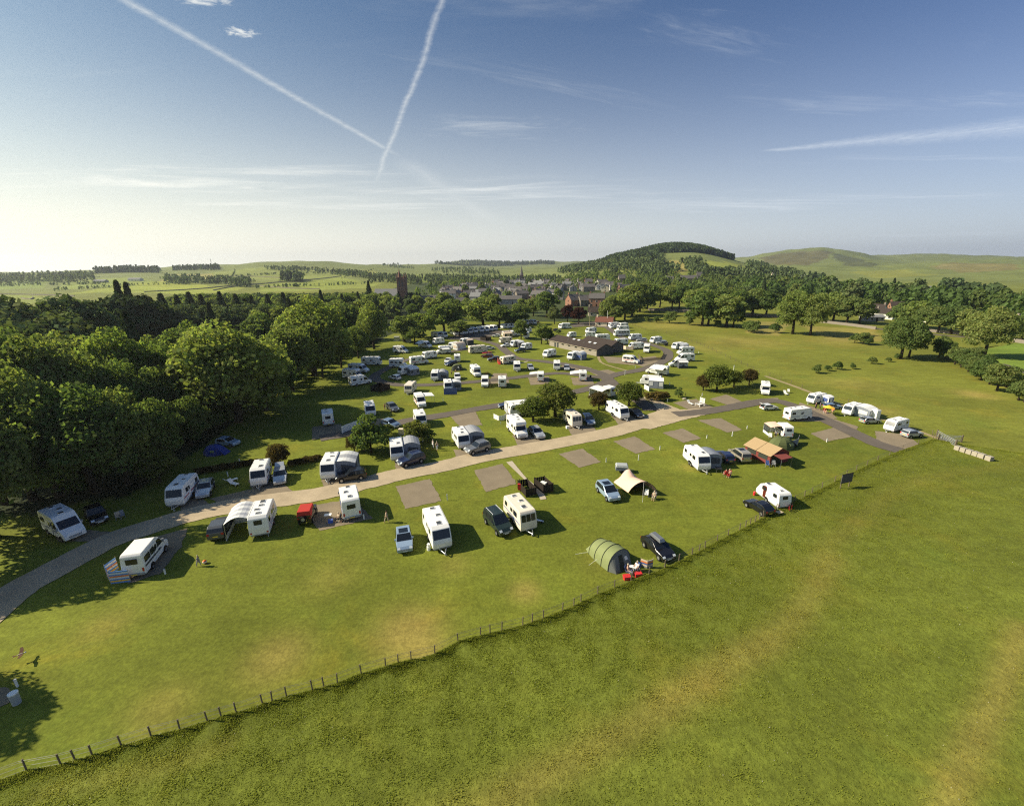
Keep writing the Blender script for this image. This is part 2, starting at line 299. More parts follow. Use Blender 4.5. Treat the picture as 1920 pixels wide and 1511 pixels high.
def disc_mesh(r,w,n=16):
    m=MB(); m.tube((0,-w/2,0),(0,w/2,0),r,n); me=m.mesh()
    return me
WHEELS={}
def wheel_parts(P,x,y,r,w,sg):
    k=(r,w)
    if k not in WHEELS:
        vs=[];fs=[];n=14
        prof=[(-w/2,r*.6),(-w/2,r*.9),(-w/2+.03,r),(w/2-.03,r),(w/2,r*.9),(w/2,r*.6)]
        for j,(yy,rr) in enumerate(prof):
            for i in range(n): vs.append((rr*math.cos(2*math.pi*i/n),yy,rr*math.sin(2*math.pi*i/n)))
        for j in range(5):
            for i in range(n): fs.append((j*n+i,j*n+(i+1)%n,(j+1)*n+(i+1)%n,(j+1)*n+i))
        t=MB().add(vs,fs).mesh('tyre'); rim=MB().tube((0,-w*.42,0),(0,w*.42,0),r*.62,12).mesh('rim'); WHEELS[k]=(t,rim)
    t,rim=WHEELS[k]; P.append(('wheel',t,'rubber',None,(x,y,r))); P.append(('rim',rim,'alloy',len(P)-1,None))
# a prototype is a list of parts: (name, mesh, material key, index of the parent part or None, offset)
def instance(kind,proto,loc,ang,label,cat,group=None,mats=None,scale=None):
    o=root(kind,loc,ang,label,cat,group,scale); made=[]
    for (nm,me,mk,pa,off) in proto:
        mk=(mats or {}).get(mk,mk)
        made.append(link(nm,me,mk,made[pa] if pa is not None else o,off))
    return o
# ------------------------------------------------------------------ vehicles
def taper_box(k=.04,z0=1.0): return lambda x,z: 1-k*max(0,z-z0)
def make_caravan(L=5.6,W=2.15,style='new',vents=3,twin=False,stripe='stripe_grey'):
    L*=.93
    h=L/2; P=[]
    if style=='new':
        prof=[(-h,.48),(-h+.0,1.25),(-h+.16,2.3),(-h+.5,2.58),(h-1.15,2.6),(h-.62,2.38),(h-.12,1.38),(h,1.05),(h-.08,.48)]; we=(5,6); re=(1,2); top=(3,4)
    elif style=='old':
        prof=[(-h,.45),(-h,1.3),(-h+.1,2.25),(-h+.35,2.5),(h-.55,2.52),(h-.3,2.3),(h-.06,1.3),(h,.9),(h-.02,.45)]; we=(5,6); re=(1,2); top=(3,4)
    else: # small high-top camper body
        prof=[(-h,.45),(-h-.02,1.2),(-h+.12,2.1),(-h+.4,2.35),(h-1.3,2.35),(h-.75,2.1),(h-.15,1.25),(h,.95),(h-.06,.45)]; we=(5,6); re=(1,2); top=(3,4)
    tp=taper_box(.03); P.append(('body',prism(prof,W,tp,.09,2),'skin_panel',None,None))
    P.append(('chassis',MB().box(-h+.15,h-.2,-W/2+.12,W/2-.12,.3,.5).mesh(),'grey_trim',None,None))
    a,b=prof[we[0]],prof[we[1]]
    if style=='new': P.append(('front_window',edge_panel(a,b,.06,.92,W*.42,W*.43),'glass',None,None))
    else:
        for s in(-1,0,1): P.append(('front_window',edge_panel(a,b,.1,.88,0,out=.014,y0=(s*W*.28-W*.125,s*W*.28+W*.125)),'glass',None,None))
    P.append(('gas_locker',edge_panel(prof[7],prof[8],.08,.9,W*.36),'skin_panel',None,None))
    a,b=prof[re[0]],prof[re[1]]; P.append(('rear_window',edge_panel(a,b,.35,.85,W*.2),'glass',None,None))
    for s in(-1,1):
        P.append(('rear_lamp',MB().box(-h-.03,-h+.05,s*W*.4-.1,s*W*.4+.1,.62,.8).mesh(),'lamp_red',None,None))
        for (x0,x1,z0,z1) in ((h-2.3,h-1.25,1.5,2.1),(-h+.55,-h+1.35,1.5,2.05))+(((-.45,.25,1.55,2.0),) if s<0 or L>6 else ()):
            P.append(('side_window',side_panel(rbox(x0,x1,z0,z1,.08),W,tp,s),'glass',None,None))
        P.append(('side_stripe',side_panel([(-h+.25,1.15),(h-.35,1.05),(h-.35,1.16),(-h+.25,1.27)],W,tp,s,.008),stripe,None,None))
        P.append(('wheel_arch',side_panel([(.05+.46*math.cos(t*math.pi/6)*(1.8 if twin else 1),.46+.36*math.sin(t*math.pi/6)) for t in range(7)],W,tp,s,.006),'arch',None,None))
        for dx in ((-.34,.36) if twin else (0,)): wheel_parts(P,.05+dx,s*(W/2-.09),.32,.2,s)
    P.append(('door',side_panel(rbox(.45 if L>6 else .3,1.08 if L>6 else .92,.52,2.25,.06),W,tp,1,.02),'door_panel',None,None)); d=len(P)-1
    P.append(('door_window',side_panel(rbox(.55 if L>6 else .4,.98 if L>6 else .82,1.55,2.05,.05),W,tp,1,.03),'glass',d,None))
    zt=prof[3][1]
    xs=[-h+1.0+i*(L-2.6)/max(1,vents-1) for i in range(vents)]
    for i,x in enumerate(xs):
        big=.36 if i==len(xs)-1 else .22
        y=0 if i!=1 else .3
        P.append(('rooflight',MB().box(x-big,x+big,y-.3,y+.3,zt-.02,zt+.07).mesh(),'vent_white',None,None))
        P.append(('rooflight_pane',MB().box(x-big+.06,x+big-.06,y-.24,y+.24,zt+.05,zt+.09).mesh(),'vent_dark',len(P)-1,None))
    P.append(('awning_rail',MB().box(-h+.6,h-1.2,W/2*tp(0,zt)-.14,W/2*tp(0,zt)-.10,zt-.02,zt+.02).mesh(),'grey_trim',None,None))
    P.append(('drawbar',MB().tube((h-.2,-.45,.42),(h+1.05,0,.42),.05).tube((h-.2,.45,.42),(h+1.05,0,.42),.05).mesh(),'galv',None,None))
    P.append(('jockey_wheel',MB().tube((h+.7,.1,0.0),(h+.7,.1,.75),.035).tube((h+.7,.02,.1),(h+.7,.18,.1),.1,8).mesh(),'galv',None,None))
    P.append(('corner_steady',MB().tube((-h+.3,-.8,.35),(-h+.15,-.8,0),.03).tube((-h+.3,.8,.35),(-h+.15,.8,0),.03).mesh(),'galv',None,None))
    return P
def make_motorhome(style='low',L=6.4,W=2.2,vents=3):
    L*=.94
    h=L/2; P=[]; tp=lambda x,z:(1-.03*max(0,z-1.2))*(1-.10*max(0,(x-(h-1.6))/1.6))
    if style=='low':
        prof=[(-h,.42),(-h,2.55),(-h+.25,2.72),(h-2.7,2.78),(h-2.05,2.72),(h-1.55,2.3),(h-.82,1.42),(h-.12,1.08),(h,.8),(h,.36)]; ws=(5,6)
    elif style=='luton':
        prof=[(-h,.42),(-h,2.75),(-h+.2,2.9),(h-1.5,3.0),(h-1.05,2.88),(h-.85,2.45),(h-1.3,2.16),(h-.82,1.42),(h-.12,1.08),(h,.8),(h,.36)]; ws=(6,7)
    elif style=='aclass':
        prof=[(-h,.42),(-h,2.65),(-h+.25,2.82),(h-.95,2.85),(h-.55,2.6),(h-.45,2.4),(h-.08,1.45),(h,1.0),(h-.02,.36)]; ws=(5,6); tp=lambda x,z:(1-.02*max(0,z-1.2))*(1-.06*max(0,(x-(h-1.2))/1.2))
    elif style=='coach':
        prof=[(-h,.42),(-h+.03,2.7),(-h+.3,2.95),(h-.7,2.95),(h-.35,2.75),(h-.28,2.6),(h-.05,1.4),(h,1.0),(h-.02,.36)]; ws=(5,6); tp=lambda x,z:1-.02*max(0,z-1.2)
    else: # high-roofed panel van
        W=2.0; tp=lambda x,z:(1-.055*max(0,z-1.1))*(1-.10*max(0,(x-(h-1.3))/1.3))
        prof=[(-h,.38),(-h-.02,1.2),(-h+.08,2.35),(-h+.3,2.55),(h-2.35,2.58),(h-1.75,2.25),(h-.98,1.38),(h-.12,1.06),(h,.78),(h,.34)]; ws=(5,6)
    P.append(('body',prism(prof,W,tp,.08,2),'skin_panel',None,None))
    a,b=prof[ws[0]],prof[ws[1]]
    P.append(('windscreen',edge_panel(a,b,.06,.95,W*.40,W*.42),'glass',None,None))
    P.append(('grille',edge_panel(prof[-2],prof[-1],.15,.7,W*.26),'grey_trim',None,None))
    for s in(-1,1):
        P.append(('headlight',edge_panel(prof[-3],prof[-2],.1,.9,0,y0=(s*W*.36-.17,s*W*.36+.17)),'lamp_clear',None,None))
        P.append(('rear_lamp',MB().box(-h-.03,-h+.05,s*W*.42-.09,s*W*.42+.09,.7,1.1).mesh(),'lamp_red',None,None))
        if style in('low','luton','van'):
            P.append(('cab_window',side_panel([(a[0]-.75,1.45),(b[0]-.25,1.45),(a[0]+.0,a[1]-.12),(a[0]-.75,a[1]-.1)],W,tp,s),'glass',None,None))
        if style=='van': wins=((-h+.35,-h+1.5,1.4,2.0),(-h+1.65,-h+2.75,1.4,2.0))
        elif style=='coach': wins=tuple((-h+.5+i*1.35,-h+1.65+i*1.35,1.55,2.25) for i in range(int((L-1.6)/1.35)))
        else: wins=((-h+.5,-h+1.5,1.6,2.15),(h-3.5,h-2.7,1.6,2.1))
        for (x0,x1,z0,z1) in wins: P.append(('side_window',side_panel(rbox(x0,x1,z0,z1,.07),W,tp,s),'glass',None,None))
        P.append(('side_stripe',side_panel([(-h+.2,1.0),(h-1.6,1.0),(h-1.9,1.14),(-h+.2,1.2)],W,tp,s,.008),'stripe',None,None))
        P.append(('mirror',MB().box(b[0]-.28,b[0]-.16,s*(W/2*.9)+(.0 if s>0 else -.2),s*(W/2*.9)+(.2 if s>0 else .0),1.4,1.72).mesh(),'grey_trim',None,None))
        for wx in(-h+1.45,h-.98):
            P.append(('wheel_arch',side_panel([(wx+.44*math.cos(t*math.pi/6),.36+.40*math.sin(t*math.pi/6)) for t in range(7)],W,tp,s,.006),'arch',None,None))
            wheel_parts(P,wx,s*(W/2*tp(wx,.5)-.09),.34,.22,s)
    P.append(('door',side_panel(rbox(-.35,.3,.5,2.2,.06),W,tp,-1,.02),'door_panel',None,None)); d=len(P)-1
    P.append(('door_window',side_panel(rbox(-.22,.17,1.5,2.0,.05),W,tp,-1,.03),'glass',d,None))
    P.append(('rear_window',MB().box(-h-.02,-h+.04,-.5,.5,1.55,2.1).mesh(),'glass',None,None))
    P.append(('bumper',MB().box(-h-.1,-h+.05,-W*.44,W*.44,.38,.58).mesh(),'grey_trim',None,None))
    P.append(('plate',MB().box(-h-.12,-h-.1,-.26,.26,.42,.53).mesh(),'plate_yellow',None,None))
    zt=prof[2][1]+.03
    for i in range(vents):
        x=-h+.9+i*(L-3.4)/max(1,vents-1); y=.35 if i==1 else 0
        P.append(('rooflight',MB().box(x-.26,x+.26,y-.28,y+.28,zt-.06,zt+.06).mesh(),'vent_white',None,None))
        P.append(('rooflight_pane',MB().box(x-.2,x+.2,y-.22,y+.22,zt+.04,zt+.085).mesh(),'vent_dark',len(P)-1,None))
    P.append(('awning_cassette',MB().box(-h+.7,h-2.6,-W/2*tp(0,zt)-.05,-W/2*tp(0,zt)+.07,zt-.22,zt-.08).mesh(),'vent_white',None,None))
    return P
CARP={ # outline of each body kind (x forward, z up), width, windscreen edge, rear window edge, side windows, wheel xs, wheel radius
'hatch':(4.15,1.76,[(-2.05,.3),(-2.08,.68),(-1.98,.93),(-1.72,1.36),(-1.4,1.47),(.05,1.46),(.92,.97),(1.78,.84),(2.05,.64),(2.07,.3)],(5,6),(2,3),[[(-1.55,.98),(-.42,.98),(-.42,1.36),(-1.36,1.33)],[(-.36,.98),(.66,.98),(.02,1.36),(-.36,1.36)]],(-1.27,1.3),.31),
'estate':(4.65,1.78,[(-2.3,.3),(-2.32,.7),(-2.24,.95),(-1.98,1.38),(-1.6,1.5),(-.05,1.49),(.85,.98),(1.95,.85),(2.28,.64),(2.3,.3)],(5,6),(2,3),[[(-1.95,.99),(-1.32,.99),(-1.32,1.39),(-1.75,1.36)],[(-1.26,.99),(-.42,.99),(-.42,1.4),(-1.26,1.4)],[(-.36,.99),(.6,.99),(-.06,1.39),(-.36,1.4)]],(-1.4,1.42),.32),
'suv':(4.6,1.86,[(-2.25,.4),(-2.28,.85),(-2.22,1.12),(-2.02,1.58),(-1.65,1.72),(-.05,1.71),(.75,1.15),(1.9,1.05),(2.25,.8),(2.27,.4)],(5,6),(2,3),[[(-1.95,1.15),(-1.3,1.15),(-1.3,1.58),(-1.78,1.55)],[(-1.24,1.15),(-.4,1.15),(-.4,1.6),(-1.24,1.6)],[(-.34,1.15),(.5,1.15),(-.08,1.58),(-.34,1.6)]],(-1.38,1.4),.36),
'mpv':(4.4,1.8,[(-2.15,.32),(-2.18,.75),(-2.12,1.0),(-1.92,1.48),(-1.6,1.62),(.15,1.6),(1.22,1.02),(1.85,.86),(2.15,.66),(2.17,.32)],(5,6),(2,3),[[(-1.85,1.02),(-1.2,1.02),(-1.2,1.5),(-1.68,1.46)],[(-1.14,1.02),(-.3,1.02),(-.3,1.51),(-1.14,1.51)],[(-.24,1.02),(.92,1.02),(.14,1.5),(-.24,1.51)]],(-1.32,1.38),.31),
'minivan':(4.85,1.92,[(-2.38,.35),(-2.42,.8),(-2.38,1.1),(-2.22,1.72),(-1.95,1.86),(.25,1.85),(1.3,1.12),(2.05,.98),(2.4,.74),(2.42,.35)],(5,6),(2,3),[[(-2.12,1.12),(-1.2,1.12),(-1.2,1.68),(-2.0,1.66)],[(-1.14,1.12),(-.2,1.12),(-.2,1.7),(-1.14,1.7)],[(-.14,1.12),(1.0,1.12),(.22,1.68),(-.14,1.7)]],(-1.45,1.5),.33),
'jeep':(3.8,1.7,[(-1.75,.5),(-1.78,.95),(-1.78,1.1),(-1.7,1.72),(-1.55,1.8),(.3,1.78),(.62,1.12),(1.72,1.06),(1.82,.85),(1.82,.5)],(5,6),(2,3),[[(-1.6,1.12),(-.55,1.12),(-.55,1.66),(-1.52,1.66)],[(-.48,1.12),(.45,1.12),(.24,1.66),(-.48,1.66)]],(-1.1,1.2),.38),
'fastback':(4.3,1.8,[(-2.1,.3),(-2.14,.72),(-2.05,.98),(-1.45,1.36),(-1.0,1.47),(.0,1.46),(.92,.97),(1.85,.82),(2.12,.62),(2.14,.3)],(5,6),(2,3),[[(-1.45,1.0),(-.42,1.0),(-.42,1.36),(-1.02,1.34)],[(-.36,1.0),(.66,1.0),(-.02,1.36),(-.36,1.36)]],(-1.3,1.35),.33)}
def make_car(kind,rails=False,tailgate=False,box=False,sunroof=False,soft=False):
    L,W,prof,ws,re,wins,wx,wr=CARP[kind]; h=L/2; P=[]
    zb=wins[0][0][1]; zr=prof[4][1]
    tp=lambda x,z:(1-.17*max(0,min(1,(z-zb)/(zr-zb))))*(1-.09*(abs(x)/h)**4)
    P.append(('body',prism(prof,W,tp,.055,2),'paint',None,None))
    a,b=prof[ws[0]],prof[ws[1]]; P.append(('windscreen',edge_panel(a,b,.08,.97,W/2*.80,W/2*.93),'glass',None,None))
    a,b=prof[re[0]],prof[re[1]]
    P.append(('rear_window',edge_panel(a,b,.12,.9,W/2*.86,W/2*.76),'glass',None,None))
    if tailgate: # raised hatch and the open load bay below it
        P.append(('tailgate',MB().slab([(prof[4][0],-.62,zr),(prof[4][0],.62,zr),(prof[4][0]-.95,.6,zr+.32),(prof[4][0]-.95,-.6,zr+.32)],-.05).mesh(),'paint',None,None))
        P.append(('load_bay',edge_panel(prof[1],prof[3],.12,.95,W/2*.74,W/2*.68,out=.03),'arch',None,None))
    for s in(-1,1):
        for w in wins: P.append(('side_window',side_panel(w,W,tp,s),'glass',None,None))
        P.append(('headlight',edge_panel(prof[7],prof[8],.25,.95,0,y0=(s*W*.36-.16,s*W*.36+.16),out=.012),'lamp_clear',None,None))
        P.append(('tail_lamp',edge_panel(prof[1],prof[2],.1,.95,0,y0=(s*W*.39-.13,s*W*.39+.13),out=.012),'lamp_red',None,None))
        P.append(('mirror',MB().box(prof[ws[1]][0]-.42,prof[ws[1]][0]-.28,s*W*.47-(.0 if s>0 else .2),s*W*.47+(.2 if s>0 else .0),zb-.02,zb+.13).mesh(),'paint',None,None))
        for x in wx:
            P.append(('wheel_arch',side_panel([(x+(wr+.07)*math.cos(t*math.pi/7),wr+(wr+.07)*math.sin(t*math.pi/7)) for t in range(8)],W,tp,s,.005),'arch',None,None))
            wheel_parts(P,x,s*(W/2*tp(x,.4)-.08),wr,.21,s)
        if rails: P.append(('roof_rail',MB().tube((prof[4][0]+.15,s*W*.34,zr+.07),(prof[5][0]-.1,s*W*.34,zr+.07),.03).box(prof[4][0]+.2,prof[4][0]+.28,s*W*.34-.02,s*W*.34+.02,zr-.03,zr+.07).box(prof[5][0]-.25,prof[5][0]-.17,s*W*.34-.02,s*W*.34+.02,zr-.03,zr+.07).mesh(),'alloy',None,None))
    P.append(('grille',edge_panel(prof[8],prof[9],.08,.5,W*.27,out=.012),'grey_trim',None,None))
    P.append(('front_plate',edge_panel(prof[8],prof[9],.55,.8,.26,out=.018),'plate_white',None,None))
    P.append(('rear_plate',edge_panel(prof[0],prof[1],.55,.85,.26,out=.018),'plate_yellow',None,None))
    if sunroof: P.append(('sunroof',MB().box(-.95,.0,-.5,.5,zr-.03,zr+.012).mesh(),'glass',None,None))
    if box: P.append(('roof_box',bevel_mesh([(x,y,z) for z,q in((zr+.08,1),(zr+.42,.75)) for x,y in((-1.3*q,-.38*q),(.75*q,-.38*q),(.75*q,.38*q),(-1.3*q,.38*q))],[(0,3,2,1),(4,5,6,7),(0,1,5,4),(1,2,6,5),(2,3,7,6),(3,0,4,7)],.07,2),'paint_grey',None,None))
    if soft:
        P.append(('soft_top',bevel_mesh([(x,y,z) for z,q in((1.22,.99),(1.9,.86)) for x,y in((-1.76,-.83*q),(.33,-.83*q),(.33,.83*q),(-1.76,.83*q))],[(0,3,2,1),(4,5,6,7),(0,1,5,4),(1,2,6,5),(2,3,7,6),(3,0,4,7)],.05,2),'canvas_top',None,None))
        P.append(('spare_wheel',MB().tube((-1.8,.1,1.02),(-2.03,.1,1.02),.36,14).mesh(),'rubber',None,None)); P.append(('spare_cover',MB().tube((-2.02,.1,1.02),(-2.06,.1,1.02),.22,12).mesh(),'alloy',len(P)-1,None))
    return P
PROTO={}
def proto(key):
    if key not in PROTO:
        k=key.split('|'); a=k[0]; o=k[1:]
        if a=='caravan': PROTO[key]=make_caravan(float(o[1]) if len(o)>1 else 5.6,2.15 if o[0]!='mini' else 2.05,o[0],int(o[2]) if len(o)>2 else 3,'twin' in o)
        elif a=='motorhome': PROTO[key]=make_motorhome(o[0],float(o[1]) if len(o)>1 else 6.4)
        else: PROTO[key]=make_car(a,'rails' in o,'tailgate' in o,'box' in o,'sunroof' in o,'soft' in o)
    return PROTO[key]
def heading(p,q): return math.atan2(q[1]-p[1],q[0]-p[0])
VEH={}
def V(key,p,q,label,group=None,skin=None,stripe='stripe_grey',flat=None,door=None):
    if stripe=='stripe_grey': stripe=['stripe_grey','stripe_grey','stripe_blue','stripe_beige','stripe_red','grey_trim'][sum(map(ord,label))%6]
    a=key.split('|')[0]; ang=heading(p,q) if flat is None else R(flat)
    if a=='caravan': nm,cat='caravan','caravan'; mats={'skin_panel':skin or 'white_panel','stripe_grey':stripe,'door_panel':door or skin or 'white_panel'}
    elif a=='motorhome': nm='campervan' if 'van' in key.split('|')[1] else 'motorhome'; cat=nm; mats={'skin_panel':skin or 'white_panel','stripe':stripe,'door_panel':door or skin or 'white_panel'}
    else:
        nm={'suv':'off_road_car','mpv':'people_carrier','minivan':'minivan','jeep':'open_jeep','estate':'estate_car'}.get(a,'hatchback_car'); cat='car'
        mats={'paint':'paint_'+(skin or 'silver'),'canvas_top':'cloth_red'}
    group=group or {'caravan':'caravans on the campsite','motorhome':'motorhomes on the campsite','campervan':'campervans on the campsite','car':'cars parked on the campsite'}[cat]
    q=1-.14*min(1,max(0,(math.degrees(math.atan2(p[0],p[1]))-18)/18)); near=min(1,max(0,(130-math.hypot(*p))/60)); sc=(q*(1+.02*near),q*(1+.07*near),q*(1+.13*near)); o=instance(nm,proto(key),(p[0],p[1],0.03),ang,label,cat,group,mats,sc); VEH[label]=o
    return o
# ------------------------------------------------------------------ awnings and tents
def awning(v,side,x0,x1,depth,hin,hout,label,roof='awning_grey',wall='awning_grey',pane='awning_dark',style='full',stripes=None,arch=.25,W=2.15,name='caravan_awning',off=0.0,door=True):
    # stands against one long side of vehicle v; walls, roof strips and windows are parts
    o=root(name,v.location,v.rotation_euler[2],label,'awning','awnings on the campsite',v.scale)
    y0=side*(W/2+.01+off); y1=side*(W/2+depth); n=6
    def zr(t): return hin+(hout-hin)*t+arch*math.sin(math.pi*min(1,t))*(.9)
    ts=[i/n for i in range(n+1)]
    cols=stripes or [roof]; k=len(cols)
    for j,c in enumerate(cols):
        xa=x0+(x1-x0)*j/k; xb=x0+(x1-x0)*(j+1)/k; m=MB()
        top=[];bot=[]
        for t in ts: top+= [(xa,y0+(y1-y0)*t,zr(t)),(xb,y0+(y1-y0)*t,zr(t))]
        vs=top+[(x,y,z-.03) for x,y,z in top]; q=len(top); fs=[]
        for i in range(n): a=2*i; fs+= [(a,a+1,a+3,a+2),(q+a,q+a+2,q+a+3,q+a+1),(a,a+2,q+a+2,q+a),(a+1,q+a+1,q+a+3,a+3)]
        fs+=[(0,q,q+1,1),(2*n,2*n+1,q+2*n+1,q+2*n)]
        m.add(vs,fs); link('roof_panel',m.mesh(smooth=False),c,o)
    def plate(pts,nm,mat,par=None,th=.03):
        return link(nm,MB().slab(pts,th).mesh(),mat,par or o)
    if style=='full':
        lo=.02; zf=zr(1)-.05
        f=plate([(x0,y1,lo),(x1,y1,lo),(x1,y1,zf),(x0,y1,zf)],'front_wall',wall)
        nw=3; w=(x1-x0)/nw
        for i in range(nw):
            if door and i==1: plate([(x0+i*w+.1,y1+side*.035,lo),(x0+(i+1)*w-.1,y1+side*.035,lo),(x0+(i+1)*w-.1,y1+side*.035,zf-.15),(x0+i*w+.1,y1+side*.035,zf-.15)],'door_panel',wall,f,.02)
            else: plate([(x0+i*w+.15,y1+side*.04,.75),(x0+(i+1)*w-.15,y1+side*.04,.75),(x0+(i+1)*w-.15,y1+side*.04,zf-.25),(x0+i*w+.15,y1+side*.04,zf-.25)],'window_pane',pane,f,.02)
        for x,s in((x0,-1),(x1,1)):
            pts=[(x,y0+(y1-y0)*t,zr(t)-.06) for t in ts]+[(x,y1,lo),(x,y0,lo)]
            sw=plate(pts,'side_wall',wall)
            plate([(x+s*.05,y0+(y1-y0)*.25,.8),(x+s*.05,y0+(y1-y0)*.85,.8),(x+s*.05,y0+(y1-y0)*.85,hout-.35),(x+s*.05,y0+(y1-y0)*.25,hout-.1)],'window_pane',pane,sw,.02)
    elif style=='open': # roof, one end wall, open front in deep shade
        m=MB()
        for x in(x0+.05,x1-.05): m.tube((x,y1-side*.05,0),(x,y1-side*.05,zr(1)),.03)
        link('pole',m.mesh(),'steel',o)
        pts=[(x1,y0+(y1-y0)*t,zr(t)-.06) for t in ts]+[(x1,y1,.02),(x1,y0,.02)]; plate(pts,'side_wall',wall)
        plate([(x0,y1,.02),(x1,y1,.02),(x1,y1,.55),(x0,y1,.55)],'skirt',wall)
    else:
        m=MB()
        for x in(x0+.05,x1-.05): m.tube((x,y1-side*.05,0),(x,y1-side*.05,zr(1)),.03)
        link('pole',m.mesh(),'steel',o)
    return o
def tunnel_tent(p,q,L,W,Hh,label,cols,front,bands=3,group='tents'):
    ang=heading(p,q); o=root('tunnel_tent',p,ang,label,'tent',group); n=12; st=[0,.33,.68,1.0]
    def ring(t,sc=1.0,ex=0.0):
        hh=Hh*(.72+.28*min(1,t*1.6)) if t<.6 else Hh; ww=W*(.8+.2*min(1,t*2))
        return [(-L/2+L*t+ex,ww/2*math.cos(math.pi*i/n)*sc,max(0.01,hh*math.sin(math.pi*i/n)**.75*sc)) for i in range(n+1)]
    for j in range(3):
        a,b=ring(st[j]),ring(st[j+1]); m=MB().add(a+b,[(i,i+1,n+2+i,n+1+i) for i in range(n)]); me=m.mesh(smooth=True)
        link('fly_panel',me,cols[j%len(cols)],o)
    for t in st[:bands+1]:
        r=ring(t,1.015); m=MB()
        for i in range(n): m.tube(r[i],r[i+1],.035,5,caps=False)
        link('pole_sleeve',m.mesh(),'tent_dark',o)
    r=ring(0); link('rear_wall',MB().poly([(-L/2-.55,v[1]*.6,v[2]*.1) if 0 else v for v in r]).add([(-L/2-.9,y,0.01) for y in(-W*.3,W*.3)]+[r[0],r[n],r[n//2]],[(0,1,2,4),(1,3,4),(0,4,3)] if 0 else [(0,3,4),(0,4,1),(1,4,2)]).mesh(),cols[0],o)
    r=ring(1.0); fw=link('front_wall',MB().add([(x+.0,y,z) for x,y,z in r]+[(L/2+.85,y,.01) for y in(-W*.36,W*.36)],
        [(n+2,i,i+1) for i in range(n//2)]+[(n+1,i,i+1) for i in range(n//2,n)]+[(n+1,n+2,n//2)]).mesh(),front,o)
    def on(y,z): return (L/2+.85*(1-z/Hh)+.03,y,z)
    link('door_panel',MB().slab([on(-.55,.1),on(.15,.1),on(.1,Hh*.78),on(-.4,Hh*.78)],.01).mesh(),'tent_dark',fw)
    link('window_pane',MB().slab([on(.35,.95),on(.85,.95),on(.7,1.35),on(.35,1.35)],.01).mesh(),'awning_pale',fw)
    m=MB()
    for s in(-1,1): m.tube((-L/2,s*W*.45,.3),(-L/2-.8,s*W*.8,0),.012,4).tube((0,s*W*.5,.5),(-.2,s*(W*.5+1),0),.012,4)
    link('guy_line',m.mesh(),'plastic_white',o); return o
def dome_tent(p,q,L,W,Hh,label,col,front,group='tents'):
    ang=heading(p,q); o=root('dome_tent',p,ang,label,'tent',group); n,mm=10,6
    vs=[];fs=[]
    for j in range(mm+1):
        t=j/mm; s=math.cos(t*math.pi/2)**.8
        for i in range(n): a=2*math.pi*i/n; vs.append((L/2*s*math.cos(a),W/2*s*math.sin(a),Hh*math.sin(t*math.pi/2)))
    for j in range(mm):
        for i in range(n): fs.append((j*n+i,j*n+(i+1)%n,(j+1)*n+(i+1)%n,(j+1)*n+i))
    fly=link('fly_sheet',MB().add(vs,fs).mesh(),col,o)
    m=MB()
    for a0 in(.6,2.2):
        pts=[(L/2*1.01*math.cos(t)*math.cos(a0),W/2*1.01*math.cos(t)*math.sin(a0),Hh*1.015*abs(math.sin(t))**.9) for t in [math.pi*i/10 for i in range(11)]]
        for i in range(10): m.tube(pts[i],pts[i+1],.025,5,caps=False)
    link('pole',m.mesh(),'tent_dark',o)
    link('porch',MB().slab([(L*.30,-W*.25,Hh*.72),(L*.30,W*.25,Hh*.72),(L*.62,W*.3,.02),(L*.62,-W*.3,.02)],.03).mesh(),front,o)
    link('window_pane',MB().slab([(L*.02,-W*.40,Hh*.62),(L*.2,-W*.38,Hh*.62),(L*.2,-W*.46,Hh*.42),(L*.02,-W*.48,Hh*.42)],.05).mesh(),'tent_lime',fly)
    return o
